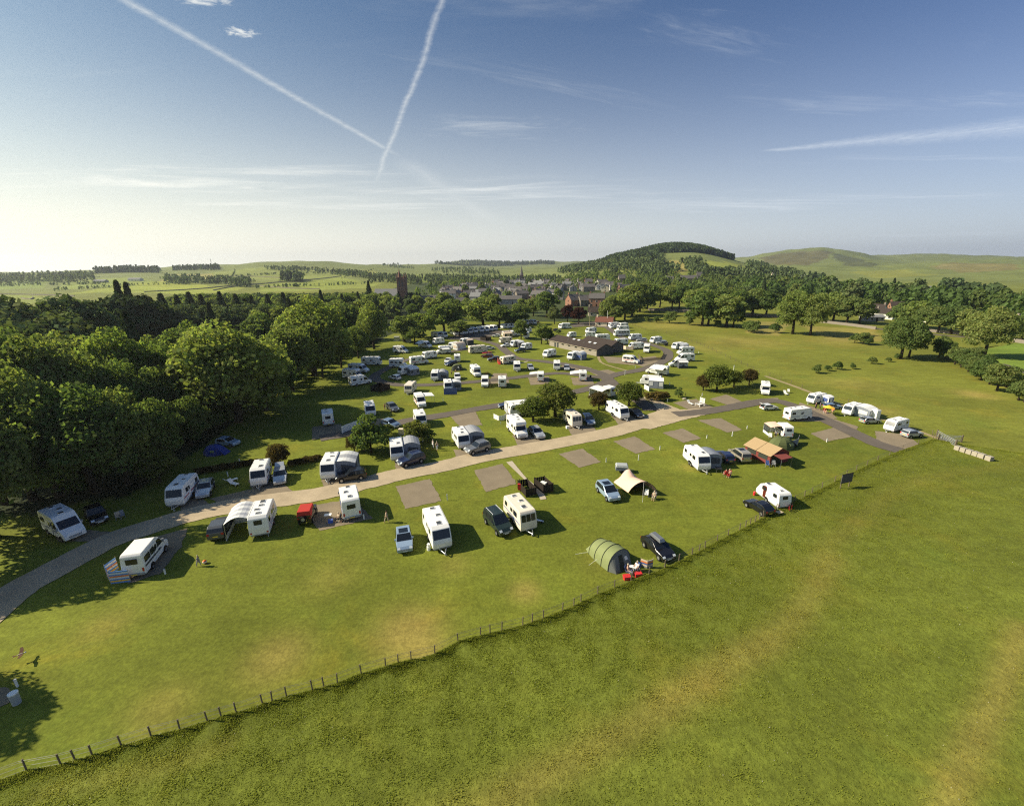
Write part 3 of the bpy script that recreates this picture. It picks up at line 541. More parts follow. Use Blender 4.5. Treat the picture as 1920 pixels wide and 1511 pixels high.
# ------------------------------------------------------------------ people
def skin_mesh(pts,edges,rad,sub=1):
    me=bpy.data.meshes.new('figure'); me.from_pydata(pts,edges,[]); ob=bpy.data.objects.new('figure',me); COL.objects.link(ob)
    ob.modifiers.new('s','SKIN'); sv=me.skin_vertices[0].data
    for i,r in enumerate(rad): sv[i].radius=(r,r); sv[i].use_root=(i==0)
    if sub: ob.modifiers.new('u','SUBSURF').levels=sub
    dg=bpy.context.evaluated_depsgraph_get(); dg.update(); res=bpy.data.meshes.new_from_object(ob.evaluated_get(dg)); bpy.data.objects.remove(ob); res.shade_smooth(); return res
def figure(pose):
    # joints: pelvis, chest, neck, head; legs and arms both sides (x forward)
    if pose=='stand':
        J=dict(pel=(0,0,.95),che=(0,0,1.3),nec=(0,0,1.5),hea=(.02,0,1.66)); leg=lambda s:[(0,s*.1,.9),(.03,s*.11,.5),(-.02,s*.12,.09),(.14,s*.13,.05)]; arm=lambda s:[(0,s*.19,1.42),(-.02,s*.25,1.14),(.1,s*.26,.9),(.16,s*.25,.83)]
    elif pose=='walk':
        J=dict(pel=(0,0,.95),che=(.04,0,1.3),nec=(.06,0,1.5),hea=(.1,0,1.66)); leg=lambda s:[(0,s*.1,.9),(.18*s,s*.1,.52),(.24*s-.05,s*.1,.09),(.24*s+.1,s*.1,.05)]; arm=lambda s:[(.04,s*.19,1.42),(-.12*s,s*.24,1.15),(-.1*s+.08,s*.24,.92),(-.1*s+.14,s*.23,.86)]
    else:
        J=dict(pel=(0,0,.48),che=(-.1,0,.84),nec=(-.1,0,1.04),hea=(-.05,0,1.2)); leg=lambda s:[(.02,s*.1,.47),(.42,s*.13,.5),(.46,s*.13,.1),(.6,s*.14,.05)]; arm=lambda s:[(-.08,s*.19,.97),(.04,s*.26,.72),(.26,s*.2,.66),(.34,s*.17,.66)]
    pts=[J['pel'],J['che'],J['nec'],J['hea'],(J['hea'][0]+.01,0,J['hea'][2]+.1)]; ed=[(0,1),(1,2),(2,3),(3,4)]; rd=[.14,.15,.06,.095,.075]
    for s in(-1,1):
        b=len(pts); pts+=leg(s); ed+=[(0,b),(b,b+1),(b+1,b+2),(b+2,b+3)]; rd+=[.095,.065,.045,.04]
    for s in(-1,1):
        b=len(pts); pts+=arm(s); ed+=[(1,b),(b,b+1),(b+1,b+2),(b+2,b+3)]; rd+=[.06,.048,.036,.034]
    body=skin_mesh(pts,ed,rd)
    # clothes follow the same joints a little wider
    tp=[J['pel'],J['che'],(J['nec'][0],0,J['nec'][2]-.07)]; te=[(0,1),(1,2)]; tr=[.155,.168,.085]
    for s in(-1,1):
        a=arm(s); b=len(tp); tp+=[a[0],tuple((Vector(a[0])*.35+Vector(a[1])*.65))]; te+=[(1,b),(b,b+1)]; tr+=[.075,.062]
    shirt=skin_mesh(tp,te,tr)
    tp=[J['pel']]; te=[]; tr=[.158]
    for s in(-1,1):
        a=leg(s); b=len(tp); tp+=[a[0],a[1],tuple(Vector(a[1])*.35+Vector(a[2])*.65)]; te+=[(0,b),(b,b+1),(b+1,b+2)]; tr+=[.108,.08,.062]
    trou=skin_mesh(tp,te,tr)
    h=J['hea']; hair=MB().ball((h[0]-.02,0,h[2]+.07),.115,.105,.11).mesh(smooth=True)
    return body,shirt,trou,hair
FIG={}
def person(pose,p,q,label,shirt='cloth_white',trousers='cloth_dark',hair='hair_dark',sc=1.0,z=0.0):
    if pose not in FIG: FIG[pose]=figure(pose)
    b,s,t,h=FIG[pose]; o=root('person',(p[0],p[1],z),heading(p,q),label,'person','people on the campsite',sc)
    body=link('body',b,'skin',o); link('shirt',s,shirt,o); link('trousers',t,trousers,o); link('hair',h,hair,o); return o
def chair(p,q,label,col='cloth_blue',frame='steel',group='camping chairs'):
    o=root('camping_chair',p,heading(p,q),label,'chair',group)
    link('seat',MB().box(-.24,.26,-.26,.26,.38,.42).mesh(),col,o); link('backrest',MB().slab([(-.22,-.26,.42),(-.22,.26,.42),(-.42,.26,.98),(-.42,-.26,.98)],.03).mesh(),col,o)
    for s in(-1,1):
        link('leg',MB().tube((.24,s*.27,0),(-.2,s*.27,.62),.018).tube((-.3,s*.27,0),(.22,s*.27,.42),.018).mesh(),frame,o)
        link('armrest',MB().box(-.3,.25,s*.29-.03,s*.29+.03,.6,.63).mesh(),frame,o)
    return o
def lounger(p,q,label,col='plastic_white'):
    o=root('sun_lounger',p,heading(p,q),label,'sun lounger','white sun loungers')
    link('seat',MB().box(-.3,1.1,-.3,.3,.28,.33).mesh(),col,o); link('backrest',MB().slab([(-.3,-.3,.32),(-.3,.3,.32),(-.85,.3,.85),(-.85,-.3,.85)],.04).mesh(),col,o)
    for x in(-.2,.95):
        for s in(-1,1): link('leg',MB().tube((x,s*.25,0),(x,s*.25,.28),.025).mesh(),col,o)
    return o
def table(p,ang,label,top='plastic_white',w=.9,d=.6,h=.7):
    o=root('folding_table',p,R(ang),label,'table','folding tables'); link('tabletop',MB().box(-w/2,w/2,-d/2,d/2,h-.03,h).mesh(),top,o)
    for x in(-1,1):
        for y in(-1,1): link('leg',MB().tube((x*w*.45,y*d*.45,0),(x*w*.4,y*d*.4,h-.03),.018).mesh(),'steel',o)
    return o
def bike(p,ang,label):
    o=root('bicycle',p,R(ang),label,'bicycle','bicycles leaning by the caravan')
    for x in(-.52,.52):
        m=MB(); pts=[(x+.33*math.cos(2*math.pi*i/16),0,.33+.33*math.sin(2*math.pi*i/16)) for i in range(16)]
        for i in range(16): m.tube(pts[i],pts[(i+1)%16],.025,4,caps=False)
        for i in range(0,16,2): m.tube((x,0,.33),pts[i],.006,3,caps=False)
        link('wheel',m.mesh(),'rubber',o)
    link('frame',MB().tube((-.52,0,.33),(-.05,0,.3),.02).tube((-.05,0,.3),(-.18,0,.85),.02).tube((-.05,0,.3),(.4,0,.8),.02).tube((-.16,0,.78),(.4,0,.85),.02).tube((.52,0,.33),(.38,0,.95),.02).tube((-.52,0,.33),(-.16,0,.78),.018).mesh(),'paint_red',o)
    link('saddle',MB().box(-.32,-.08,-.06,.06,.86,.92).mesh(),'plastic_black',o); link('handlebar',MB().tube((.36,-.28,1.0),(.36,.28,1.0),.018).mesh(),'plastic_black',o)
    return o
def windbreak(pts,hs,label,cols,group='windbreaks'):
    o=root('windbreak',pts[0],0,label,'windbreak',group); p0=Vector(pts[0]).to_3d()
    for i in range(len(pts)-1):
        a=Vector(pts[i]).to_3d()-p0; b=Vector(pts[i+1]).to_3d()-p0; nrm=Vector((-(b-a).y,(b-a).x,0)).normalized()*.02; n=len(cols)
        for j,c in enumerate(cols):
            z0=.05+(hs-.05)*j/n; z1=.05+(hs-.05)*(j+1)/n; up=Vector((0,0,1)); A=a+nrm; B=b+nrm
            vs=[a+up*z0-nrm,b+up*z0-nrm,b+up*z1-nrm,a+up*z1-nrm,A+up*z0,B+up*z0,B+up*z1,A+up*z1]
            link('stripe',MB().add(vs,[(0,1,2,3),(7,6,5,4),(0,4,5,1),(3,2,6,7),(0,3,7,4),(1,5,6,2)]).mesh(),c,o)
    for p in pts:
        a=Vector(p).to_3d()-p0; link('pole',MB().tube(a,a+Vector((0,0,hs+.15)),.022,6).mesh(),'wood_pale',o)
    return o
# ------------------------------------------------------------------ ground
FENCE=[(-37.25,19.24),(-34.94,20.1),(-32.66,21.34),(-30.57,21.76),(-28.92,22.32),(-27.43,22.95),(-25.85,23.57),(-24.2,24.09),(-22.6,24.7),(-20.78,25.3),(-19.32,25.93),(-17.7,26.62),(-15.85,27.15),(-14.1,27.79),(-12.6,28.55),(-9.82,29.55),(-6.83,30.43),(-4.92,31.78),(-2.12,32.71),(0.81,33.55),(3.37,34.7),(5.81,35.92),(8.34,37.52),(10.39,38.5),(12.36,39.53),(14.5,40.52),(16.56,41.56),(20.49,43.86),(24.94,46.7),(29.56,49.5),(34.89,52.99),(40.52,56.32),(48.25,61.01),(57,66.42),(67.18,72.27),(78.6,78)]
def fy(x):
    return np.interp(x,[p[0] for p in FENCE],[p[1] for p in FENCE])
def fence_y(x):
    a,b=FENCE[0],FENCE[-1]; x=np.asarray(x,float)
    return np.where(x<a[0],a[1]+(x-a[0])*.42,np.where(x>b[0],b[1]-(x-b[0])*.72,fy(x)))
CAMP=[(-37.52,16.19),(-37.25,19.24),(-32.66,21.34),(-19.32,25.93),(-6.83,30.43),(10.39,38.5),(24.94,46.7),(48.25,61.01),(78.6,78),(78.56,88.83),(76,101.48),(76.14,129.43),(72.9,162.93),(72.84,230.6),(55.42,274.33),(15.02,308.59),(-19.72,285.78),(-49.69,234.36),(-60.18,186.69),(-63.7,145.89),(-64.67,113.75),(-57.69,77.47),(-56.72,59.27),(-63.46,54.89),(-86.03,50.08)]
def inpoly(x,y,P):
    x=np.asarray(x,float);y=np.asarray(y,float); r=np.zeros(np.broadcast(x,y).shape,bool); n=len(P)
    for i in range(n):
        x0,y0=P[i];x1,y1=P[(i+1)%n]
        if y0==y1: continue
        r^=((y0>y)!=(y1>y))&(x<(x1-x0)*(y-y0)/(y1-y0)+x0)
    return r
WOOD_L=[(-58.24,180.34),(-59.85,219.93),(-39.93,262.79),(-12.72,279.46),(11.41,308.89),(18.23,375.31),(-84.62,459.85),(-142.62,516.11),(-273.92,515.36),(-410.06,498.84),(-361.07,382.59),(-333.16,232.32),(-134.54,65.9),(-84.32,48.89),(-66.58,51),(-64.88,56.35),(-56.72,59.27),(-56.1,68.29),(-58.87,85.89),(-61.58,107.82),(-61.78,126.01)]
LAWN_C=(.142,.162,.020); PAST_C=(.165,.176,.026); HILL_C=(.165,.19,.055)
FIELDS_AND_SHADE=[([(-657.5,664.3),(-604.2,720.9),(-625.4,827.8),(-784.5,982.3),(-839.0,872.3)],(.21,.25,.05)),([(-645.7,855.2),(-583.3,946.6),(-715.8,1187.6),(-841.1,1154.5)],(.27,.25,.075)),([(-605.4,1001.6),(-458.1,912.3),(-420.4,1026.1),(-552.5,1217.6),(-742.5,1257.5)],(.20,.24,.055)),([(-625.3,1253.1),(-489.7,1350.4),(-536.1,1582.0),(-697.1,1469.0)],(.18,.20,.06)),([(-364.6,1001.0),(-317.5,1166.2),(-440.7,1498.9),(-489.7,1350.4)],(.24,.25,.06)),([(-824.9,702.8),(-749.3,741.2),(-930.0,934.3),(-1108.3,949.1)],(.19,.24,.05)),([(-296.6,645.1),(-217.2,702.4),(-232.7,850.2),(-349.9,851.1)],(.24,.27,.055)),([(-63.0,283.6),(-18.7,269.9),(31.7,265.5),(61.9,274.4),(113.6,450.9),(159.3,721.4),(-176.9,974.9),(-178.1,708.0)],(.055,.072,.022)),([(1477.2,2786.3),(1789.7,3088.5),(1883.2,2912.3),(1942.6,2850.8),(1378.8,2117.6),(966.8,1624.1)],(.13,.12,.045)),([(1904.1,2792.6),(1981.3,2675.8),(1399.2,1772.3),(1184.2,1616.0)],(.095,.105,.04)),([(1516.7,1687.8),(1942.9,1809.1),(1252.1,1143.4),(1062.7,1100.8)],(.19,.17,.06)),([(935.8,1293.1),(1098.7,1294.9),(887.3,964.1),(702.1,895.5)],(.21,.22,.05)),([(-270.1,248.4),(-454.1,509.7),(-288.2,319.6),(-252.8,237.3)],(0.230,0.270,0.041)),([(-362.4,333.0),(-345.4,331.7),(-260.0,244.3),(-277.0,249.4)],(0.230,0.270,0.041)),([(-669.7,604.8),(-627.2,597.5),(-523.6,520.2),(-446.4,417.2),(-449.4,402.1)],(0.203,0.236,0.041)),  # far right hill: shade of its right flank painted in as a darker polygon
 ([(-567.5,585.5),(-638.9,763.1),(-553.3,753.8),(-376.6,617.0),(-405.2,575.9),(-510.1,614.9)],(0.257,0.290,0.047)),([(-663.7,804.6),(-633.7,880.0),(-459.4,714.8),(-400.4,697.3),(-381.5,637.4),(-466.1,643.0)],(0.270,0.297,0.047)),([(-412.9,750.5),(-373.8,817.3),(-364.6,1001.0),(-277.2,868.0),(-265.8,642.5),(-332.5,614.4)],(0.223,0.257,0.047)),
 ([(-801.4,1236.1),(-646.3,1358.5),(-436.2,1201.2),(-344.4,1009.0),(-449.1,893.9),(-583.3,946.6)],(0.203,0.230,0.054)),([(302.7,950.0),(355.8,978.5),(318.3,785.7),(254.6,788.5)],(0.297,0.257,0.081)),([(403.0,973.8),(487.8,989.6),(327.7,738.0),(329.4,819.1)],(0.257,0.284,0.054)),([(470.1,1055.0),(547.2,1036.3),(465.8,870.5),(407.6,834.0)],(0.257,0.284,0.054)),
 ([(-266.5,1309.6),(-142.9,1155.0),(-100.5,939.7),(-170.9,884.6)],(0.216,0.257,0.047)),([(516.5,589.8),(491.6,503.3),(429.2,449.0),(416.8,477.3)],(0.230,0.257,0.041)),([(169.97,163.67),(213.88,185.73),(189.02,135.8),(152.8,129.97),(149.2,137.39)],(0.162,0.230,0.034)),([(155.21,242.13),(182.48,225.55),(158.4,188.73),(136.61,189.9)],(0.257,0.223,0.054)),([(139.56,268.01),(153.66,249.17),(122.98,205.83),(112.84,214.93)],(0.257,0.223,0.061))]
WORN=[((-9.71,33.1),3.2,1.0),((-8.14,31.29),1.5,.8),((33.37,49.08),2.0,1.1),((33.58,50.04),1.4,.8),((1.2,38.38),1.6,.7),((-20.55,30.85),2.2,.5),((36.84,48.2),1.3,.6),((-38.41,34.39),2.2,.35),((-26.94,25.78),2.5,.4),((-20.14,30.03),3.0,.45),((-6.72,42.6),2.0,.3),((10.12,43.32),2.5,.25),((-19.82,40.98),3,.3),((83.05,95.96),4,.5),((94.16,119.4),8,.4),((116.68,108.01),4,1.0),((101.2,191.82),15,.6),((85.11,246.93),20,.5),((136.61,189.9),12,.5),((73.63,179.94),12,.4),((28.98,67.6),1.5,.4),((51.38,156.93),5,.7)]
def make_ground():
    ra=np.concatenate([np.exp(np.arange(math.log(6),math.log(420),.0165)),np.exp(np.arange(math.log(420),math.log(8100),.021))])
    aa=np.concatenate([np.arange(-62,62.01,.34),np.arange(68,298,8)]); na,nr=len(aa),len(ra)
    A,RR=np.meshgrid(np.radians(aa),ra,indexing='ij'); X=RR*np.sin(A); Y=RR*np.cos(A); Z=hgt(X,Y)
    Z=np.where(RR>7900,-40,Z)
    v=np.stack([X,Y,Z],-1).reshape(-1,3); v=np.vstack([v,[[0,0,0]]])
    i=np.arange(na)[:,None]; j=np.arange(nr-1)[None,:]; i2=(i+1)%na
    q=np.stack([i*nr+j,i2*nr+j,i2*nr+j+1,i*nr+j+1],-1).reshape(-1,4)
    fan=[(k*nr,na*nr,((k+1)%na)*nr) for k in range(na)]
    me=bpy.data.meshes.new('ground'); me.from_pydata(v.tolist(),[],q.tolist()+fan); me.shade_smooth()
    c=np.empty((len(v),4),np.float32); c[:]=PAST_C+(1,)
    x,y,z=v[:,0],v[:,1],v[:,2]; r=np.hypot(x,y)
    t=np.clip((r-600)/500,0,1)[:,None]; c[:,:3]=c[:,:3]*(1-t)+np.array(HILL_C)*t
    lawn=inpoly(x,y,CAMP); c[lawn,:3]=LAWN_C
    for P,k in FIELDS_AND_SHADE: c[inpoly(x,y,P),:3]=k
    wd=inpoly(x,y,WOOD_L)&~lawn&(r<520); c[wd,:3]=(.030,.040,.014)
    for (p,rad,s) in WORN:
        f=np.exp(-((x-p[0])**2+(y-p[1])**2)/rad**2)*s; f=np.clip(f,0,.9)[:,None]
        c[:,:3]=c[:,:3]*(1-f)+np.array((.30,.24,.06))*f
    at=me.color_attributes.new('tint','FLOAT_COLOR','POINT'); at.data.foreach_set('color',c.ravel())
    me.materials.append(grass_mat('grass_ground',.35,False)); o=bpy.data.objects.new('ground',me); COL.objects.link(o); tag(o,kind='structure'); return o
def grass_mat(name,amp,rough):
    m=bpy.data.materials.new(name); m.use_nodes=True; t=NT(m.node_tree); b=t.n['Principled BSDF']
    at=t.new('ShaderNodeAttribute',attribute_name='tint'); tc=t.new('ShaderNodeTexCoord'); P=tc.outputs['Object']
    def mapd(rot,sx,sy):
        mp=t.new('ShaderNodeMapping'); t.l.new(P,mp.inputs[0]); mp.inputs['Rotation'].default_value=(0,0,rot); mp.inputs['Scale'].default_value=(sx,sy,1); return mp.outputs[0]
    n1=t.noise(P,.045,6,.65,.4); n2=t.noise(P,.5,5,.7); n3=t.noise(P,6.0,3,.7); n4=t.noise(mapd(R(24),.25,1.1),.55,4,.6)
    n0=t.noise(P,.0065,6,.62,.8); k=t.math('MULTIPLY',t.math('MULTIPLY_ADD',n0,.9,.55),t.math('MULTIPLY_ADD',n1,1.1,.45)); k=t.math('MULTIPLY',k,t.math('MULTIPLY_ADD',n2,.7,.65)); k=t.math('MULTIPLY',k,t.math('MULTIPLY_ADD',n3,.8 if rough else .7,.6 if rough else .65))
    k=t.math('MULTIPLY',k,t.math('MULTIPLY_ADD',n4,.5,.75))
    col=t.mix(1.0,at.outputs['Color'],t.xyz(k,k,k),'MULTIPLY')
    n5=t.noise(P,2.4,4,.75,.3); k2=t.math('MULTIPLY_ADD',t.ramp(n5,.35,.65),.34,.83); col=t.mix(1.0,col,t.xyz(k2,k2,k2),'MULTIPLY')
    # dry, yellower grass in patches of its own
    dry=t.ramp(t.noise(P,.11,5,.6,.5),.52,.74,0,.5); dry=t.math('MULTIPLY',dry,t.ramp(n2,.3,.7,.4,1.0))
    warm=t.mix(1.0,col,(1.55,1.12,.95),'MULTIPLY'); col=t.mix(dry,col,warm)
    lush=t.ramp(t.noise(P,.075,4,.6),.55,.78,0,.55); green=t.mix(1.0,col,(.62,.86,.75),'MULTIPLY'); col=t.mix(lush,col,green)
    t.l.new(col,b.inputs['Base Color']); b.inputs['Roughness'].default_value=.95; b.inputs['Specular IOR Level'].default_value=.12
    b.inputs['Sheen Weight'].default_value=.0
    bn=t.new('ShaderNodeBump'); bn.inputs['Strength'].default_value=.45 if rough else .6; bn.inputs['Distance'].default_value=.18 if rough else .07
    h=t.math('ADD',t.noise(P,1.6,5,.7),t.math('MULTIPLY',n3,.6)); t.l.new(h,bn.inputs['Height']); t.l.new(bn.outputs[0],b.inputs['Normal'])
    return m
make_ground()
STRIPS=[([(84.38,67.5),(76.33,65.64),(69.83,64.22),(63.26,62.49),(56.15,58.85),(49.58,54.41),(43.35,49.89),(37.63,45.97),(33.78,42.05)],1.3,.55),([(35.88,42.96),(31.26,38.64),(26.43,34.3),(22.4,31.54),(17.53,29.11),(13.52,26.73),(9.15,24.42),(4.92,22.39),(1.16,20.43),(-2.11,17.89)],1.5,.75),([(46.36,32.79),(41.53,29.39),(36.95,26.05),(32.53,23.25),(29.09,20.84),(25.62,18.22)],1.1,1.0),([(22.57,31.83),(17.77,29.64),(13.7,27.19),(10.76,25.86)],1.3,.5),([(-30.1,20.37),(-23.81,21.6),(-20.35,22.96)],1.0,.35),([(1.18,20.75),(-2.89,19.56),(-6.66,18.46)],1.2,.35)]
def meadow_tint(x,y):
    c=np.empty((len(x),3)); c[:]=(.132,.155,.022)
    for P,w,s in STRIPS:
        d=np.full(len(x),1e9)
        for (ax,ay),(bx,by) in zip(P,P[1:]):
            ux,uy=bx-ax,by-ay; L2=ux*ux+uy*uy; t=np.clip(((x-ax)*ux+(y-ay)*uy)/L2,0,1); d=np.minimum(d,np.hypot(x-ax-t*ux,y-ay-t*uy))
        f=(np.exp(-(d/w)**2)*s)[:,None]; c=c*(1-f*.9)+np.array((.215,.19,.042))*f*.9
    t=np.clip((y-30)/35,0,1)[:,None]; c=c*(1-t*.55)+np.array((.135,.150,.022))*t*.55
    return c
def make_meadow():
    # rough hay meadow on the near side of the wire fence
    xs=np.concatenate([np.arange(-75,75,.45),np.arange(75,190,1.2)]); ts=np.concatenate([np.arange(0,3,.25),np.arange(3,70,.5)])
    X,T=np.meshgrid(xs,ts,indexing='ij'); Y=fence_y(X)-.05-T
    nz=np.array([noise.noise((a*.4,b*.4,0))*.05+noise.noise((a*1.5,b*1.5,3))*.028 for a,b in zip(X.ravel(),Y.ravel())])
    verge=np.exp(-(T.ravel()/1.1)**2)*(.16+.12*np.array([noise.noise((a*.8,7,0)) for a in X.ravel()]))
    Z=.10+nz+verge; Z=np.where(T.ravel()<.01,-.05,Z)
    v=np.stack([X.ravel(),Y.ravel(),Z],-1); n=len(ts); i=np.arange(len(xs)-1)[:,None]; j=np.arange(n-1)[None,:]
    q=np.stack([i*n+j,i*n+j+1,(i+1)*n+j+1,(i+1)*n+j],-1).reshape(-1,4)
    me=bpy.data.meshes.new('meadow'); me.from_pydata(v.tolist(),[],q.tolist()); me.shade_smooth()
    c=np.ones((len(v),4),np.float32); c[:,:3]=meadow_tint(v[:,0],v[:,1])
    at=me.color_attributes.new('tint','FLOAT_COLOR','POINT'); at.data.foreach_set('color',c.ravel())
    me.materials.append(grass_mat('grass_meadow',.5,True)); o=bpy.data.objects.new('meadow',me); COL.objects.link(o); tag(o,kind='structure')
    return o
make_meadow()
def blade_mat(name):
    m=bpy.data.materials.new(name); m.use_nodes=True; t=NT(m.node_tree); t.n.clear()
    at=t.new('ShaderNodeAttribute',attribute_name='tint')
    d=t.new('ShaderNodeBsdfDiffuse'); tr=t.new('ShaderNodeBsdfTranslucent'); t.l.new(at.outputs['Color'],d.inputs[0]); t.l.new(at.outputs['Color'],tr.inputs[0])
    mx=t.new('ShaderNodeMixShader'); mx.inputs[0].default_value=.55; t.l.new(d.outputs[0],mx.inputs[1]); t.l.new(tr.outputs[0],mx.inputs[2])
    o=t.new('ShaderNodeOutputMaterial'); t.l.new(mx.outputs[0],o.inputs[0]); return m
def quads_mesh(name,C,U,Vv,col=None,mat=None):
    # n quads: centre C, half axes U and V
    n=len(C); v=np.empty((n,4,3),np.float32); v[:,0]=C-U-Vv; v[:,1]=C+U-Vv; v[:,2]=C+U+Vv; v[:,3]=C-U+Vv
    me=bpy.data.meshes.new(name); me.vertices.add(4*n); me.vertices.foreach_set('co',v.ravel())
    me.loops.add(4*n); me.loops.foreach_set('vertex_index',np.arange(4*n,dtype=np.int32)); me.polygons.add(n)
    me.polygons.foreach_set('loop_start',np.arange(0,4*n,4,dtype=np.int32)); me.update(calc_edges=True)
    if col is not None:
        at=me.color_attributes.new('tint','FLOAT_COLOR','POINT'); c=np.ones((n,4,4),np.float32); c[:,:,:3]=col[:,None,:]; at.data.foreach_set('color',c.ravel())
    if mat: me.materials.append(mat)
    return me
def make_grass():
    # standing grass of the meadow: tapering blades, thick along the fence, thinner with distance
    rg=np.random.default_rng(3); N=430000
    x=rg.uniform(-66,92,N*3); T=np.abs(rg.gamma(1.1,12,N*3)); T=np.where(rg.random(N*3)<.14,rg.gamma(1.2,.45,N*3),T)
    y=fence_y(x)-.03-T; r=np.hypot(x,y)
    el=np.abs(x)/np.maximum(y,.1); keep=(y>11)&(el<1.75)&(rg.random(N*3)<np.clip(45/r,0.2,1))
    x,y,T=x[keep][:N],y[keep][:N],T[keep][:N]; n=len(x)
    cl=np.array([noise.noise((a*.7,b*.7,11)) for a,b in zip(x,y)])
    keep=rg.random(n)<np.clip(.9+cl*.5+np.exp(-(T/.8)**2),.3,1); x,y,T,cl=x[keep],y[keep],T[keep],cl[keep]; n=len(x)
    hgtb=(.04+.05*np.clip(cl+.2,0,1))*(0.6+.8*rg.random(n))*(1+1.3*np.exp(-(T/.7)**2)); w=.022+.02*rg.random(n)
    a=rg.random(n)*2*np.pi; lean=rg.normal(0,.35,(n,2))
    z0=.02+.0*x
    nz=np.array([noise.noise((p*.4,q*.4,0))*.05+noise.noise((p*1.5,q*1.5,3))*.028 for p,q in zip(x,y)])
    C=np.stack([x,y,.09+nz+np.exp(-(T/1.1)**2)*.14],-1); top=C+np.stack([lean[:,0]*hgtb+.25*hgtb,lean[:,1]*hgtb,hgtb],-1)
    ux=np.stack([np.cos(a)*w,np.sin(a)*w,0*w],-1)
    v=np.empty((n,4,3),np.float32); v[:,0]=C-ux; v[:,1]=C+ux; v[:,2]=top+ux*.35; v[:,3]=top-ux*.35
    col=meadow_tint(x,y)*(1.4+.8*rg.random((n,1)))*np.array([1.12,1.08,1.0])
    fl=rg.random(n)<.004; col[fl]=(.6,.58,.42)
    me=bpy.data.meshes.new('grass'); me.vertices.add(4*n); me.vertices.foreach_set('co',v.ravel()); me.loops.add(4*n)
    me.loops.foreach_set('vertex_index',np.arange(4*n,dtype=np.int32)); me.polygons.add(n); me.polygons.foreach_set('loop_start',np.arange(0,4*n,4,dtype=np.int32)); me.update(calc_edges=True)
    at=me.color_attributes.new('tint','FLOAT_COLOR','POINT'); c=np.ones((n,4,4),np.float32); c[:,:,:3]=col[:,None,:]; at.data.foreach_set('color',c.ravel())
    me.materials.append(blade_mat('grass_blades')); o=bpy.data.objects.new('meadow_grass',me); COL.objects.link(o); tag(o,'tall rough meadow grass outside the wire fence','grass',kind='stuff')
make_grass()
# ------------------------------------------------------------------ roads and pitches
def gravel(name,c,var=.38,edge=True):
    m=bpy.data.materials.new(name); m.use_nodes=True; t=NT(m.node_tree); b=t.n['Principled BSDF']; tc=t.new('ShaderNodeTexCoord'); P=tc.outputs['Object']
    n1=t.noise(P,.35,5,.65); n2=t.noise(P,7,4,.7); n3=t.noise(P,1.8,5,.7)
    k=t.math('MULTIPLY',t.math('MULTIPLY_ADD',n1,var*2,1-var),t.math('MULTIPLY_ADD',n2,var*1.4,1-var*.7))
    col=t.mix(1.0,c,t.xyz(k,k,k),'MULTIPLY'); col=t.mix(t.ramp(n3,.6,.8,0,.35),col,(.10,.105,.04))
    t.l.new(col,b.inputs['Base Color']); b.inputs['Roughness'].default_value=.95; b.inputs['Specular IOR Level'].default_value=.15
    bn=t.new('ShaderNodeBump'); bn.inputs['Strength'].default_value=.5; bn.inputs['Distance'].default_value=.03; t.l.new(n2,bn.inputs['Height']); t.l.new(bn.outputs[0],b.inputs['Normal'])
    MATS[name]=m
gravel('track_gravel',(.415,.335,.225)); gravel('tarmac',(.125,.106,.088),.25); gravel('pitch_gravel',(.225,.182,.125),.3); gravel('path_concrete',(.44,.38,.29),.12); gravel('dirt',(.30,.24,.13),.3)
def smooth_line(P,step=.6):
    P=[np.array(p) for p in P]; out=[]
    for i in range(len(P)-1):
        p0=P[max(0,i-1)];p1=P[i];p2=P[i+1];p3=P[min(len(P)-1,i+2)]; n=max(2,int(np.hypot(*(p2-p1))/step))
        for k in range(n):
            t=k/n; out.append(.5*((2*p1)+(-p0+p2)*t+(2*p0-5*p1+4*p2-p3)*t*t+(-p0+3*p1-3*p2+p3)*t**3))
    out.append(P[-1]); return np.array(out)
def ribbon(name,P,w,mat,z=.008,w1=None,seed=0):
    L=smooth_line(P); d=np.gradient(L,axis=0); d/=np.maximum(np.hypot(d[:,0],d[:,1])[:,None],1e-6); nn=np.stack([-d[:,1],d[:,0]],-1)
    n=len(L); ww=np.linspace(w,w1 or w,n)/2; V_=[]
    for i in range(n):
        j=[noise.noise((i*.45,seed,5*s))*.2+noise.noise((i*.07,seed,9+s))*.28 for s in(0,1)]
        a=L[i]+nn[i]*(ww[i]+j[0]); b=L[i]-nn[i]*(ww[i]+j[1]); V_+=[(a[0],a[1],float(hgt(a[0],a[1]))+z),(b[0],b[1],float(hgt(b[0],b[1]))+z)]
    me=bpy.data.meshes.new(name); me.from_pydata(V_,[],[(2*i,2*i+1,2*i+3,2*i+2) for i in range(n-1)])
    o=link(name,me,mat); tag(o,kind='structure'); return o
def sheet(name,P,mat,z=.016,rag=.2):
    out=[]; n=len(P)
    for i in range(n):
        a,b=np.array(P[i]),np.array(P[(i+1)%n]); k=max(1,int(np.hypot(*(b-a))/.35))
        for j in range(k): p=a+(b-a)*j/k; out.append((p[0]+rag*(noise.noise((p[0]*1.3,p[1]*1.3,1))+.6*noise.noise((p[0]*4,p[1]*4,2))),p[1]+rag*(noise.noise((p[0]*1.3,p[1]*1.3,4))+.6*noise.noise((p[0]*4,p[1]*4,5))),z))
    bm=bmesh.new(); f=bm.faces.new([bm.verts.new(p) for p in out]); f.normal_update()
    if f.normal.z<0: f.normal_flip()
    bmesh.ops.triangulate(bm,faces=[f]); me=bpy.data.meshes.new(name); bm.to_mesh(me); bm.free(); o=link(name,me,mat); tag(o,kind='structure'); return o
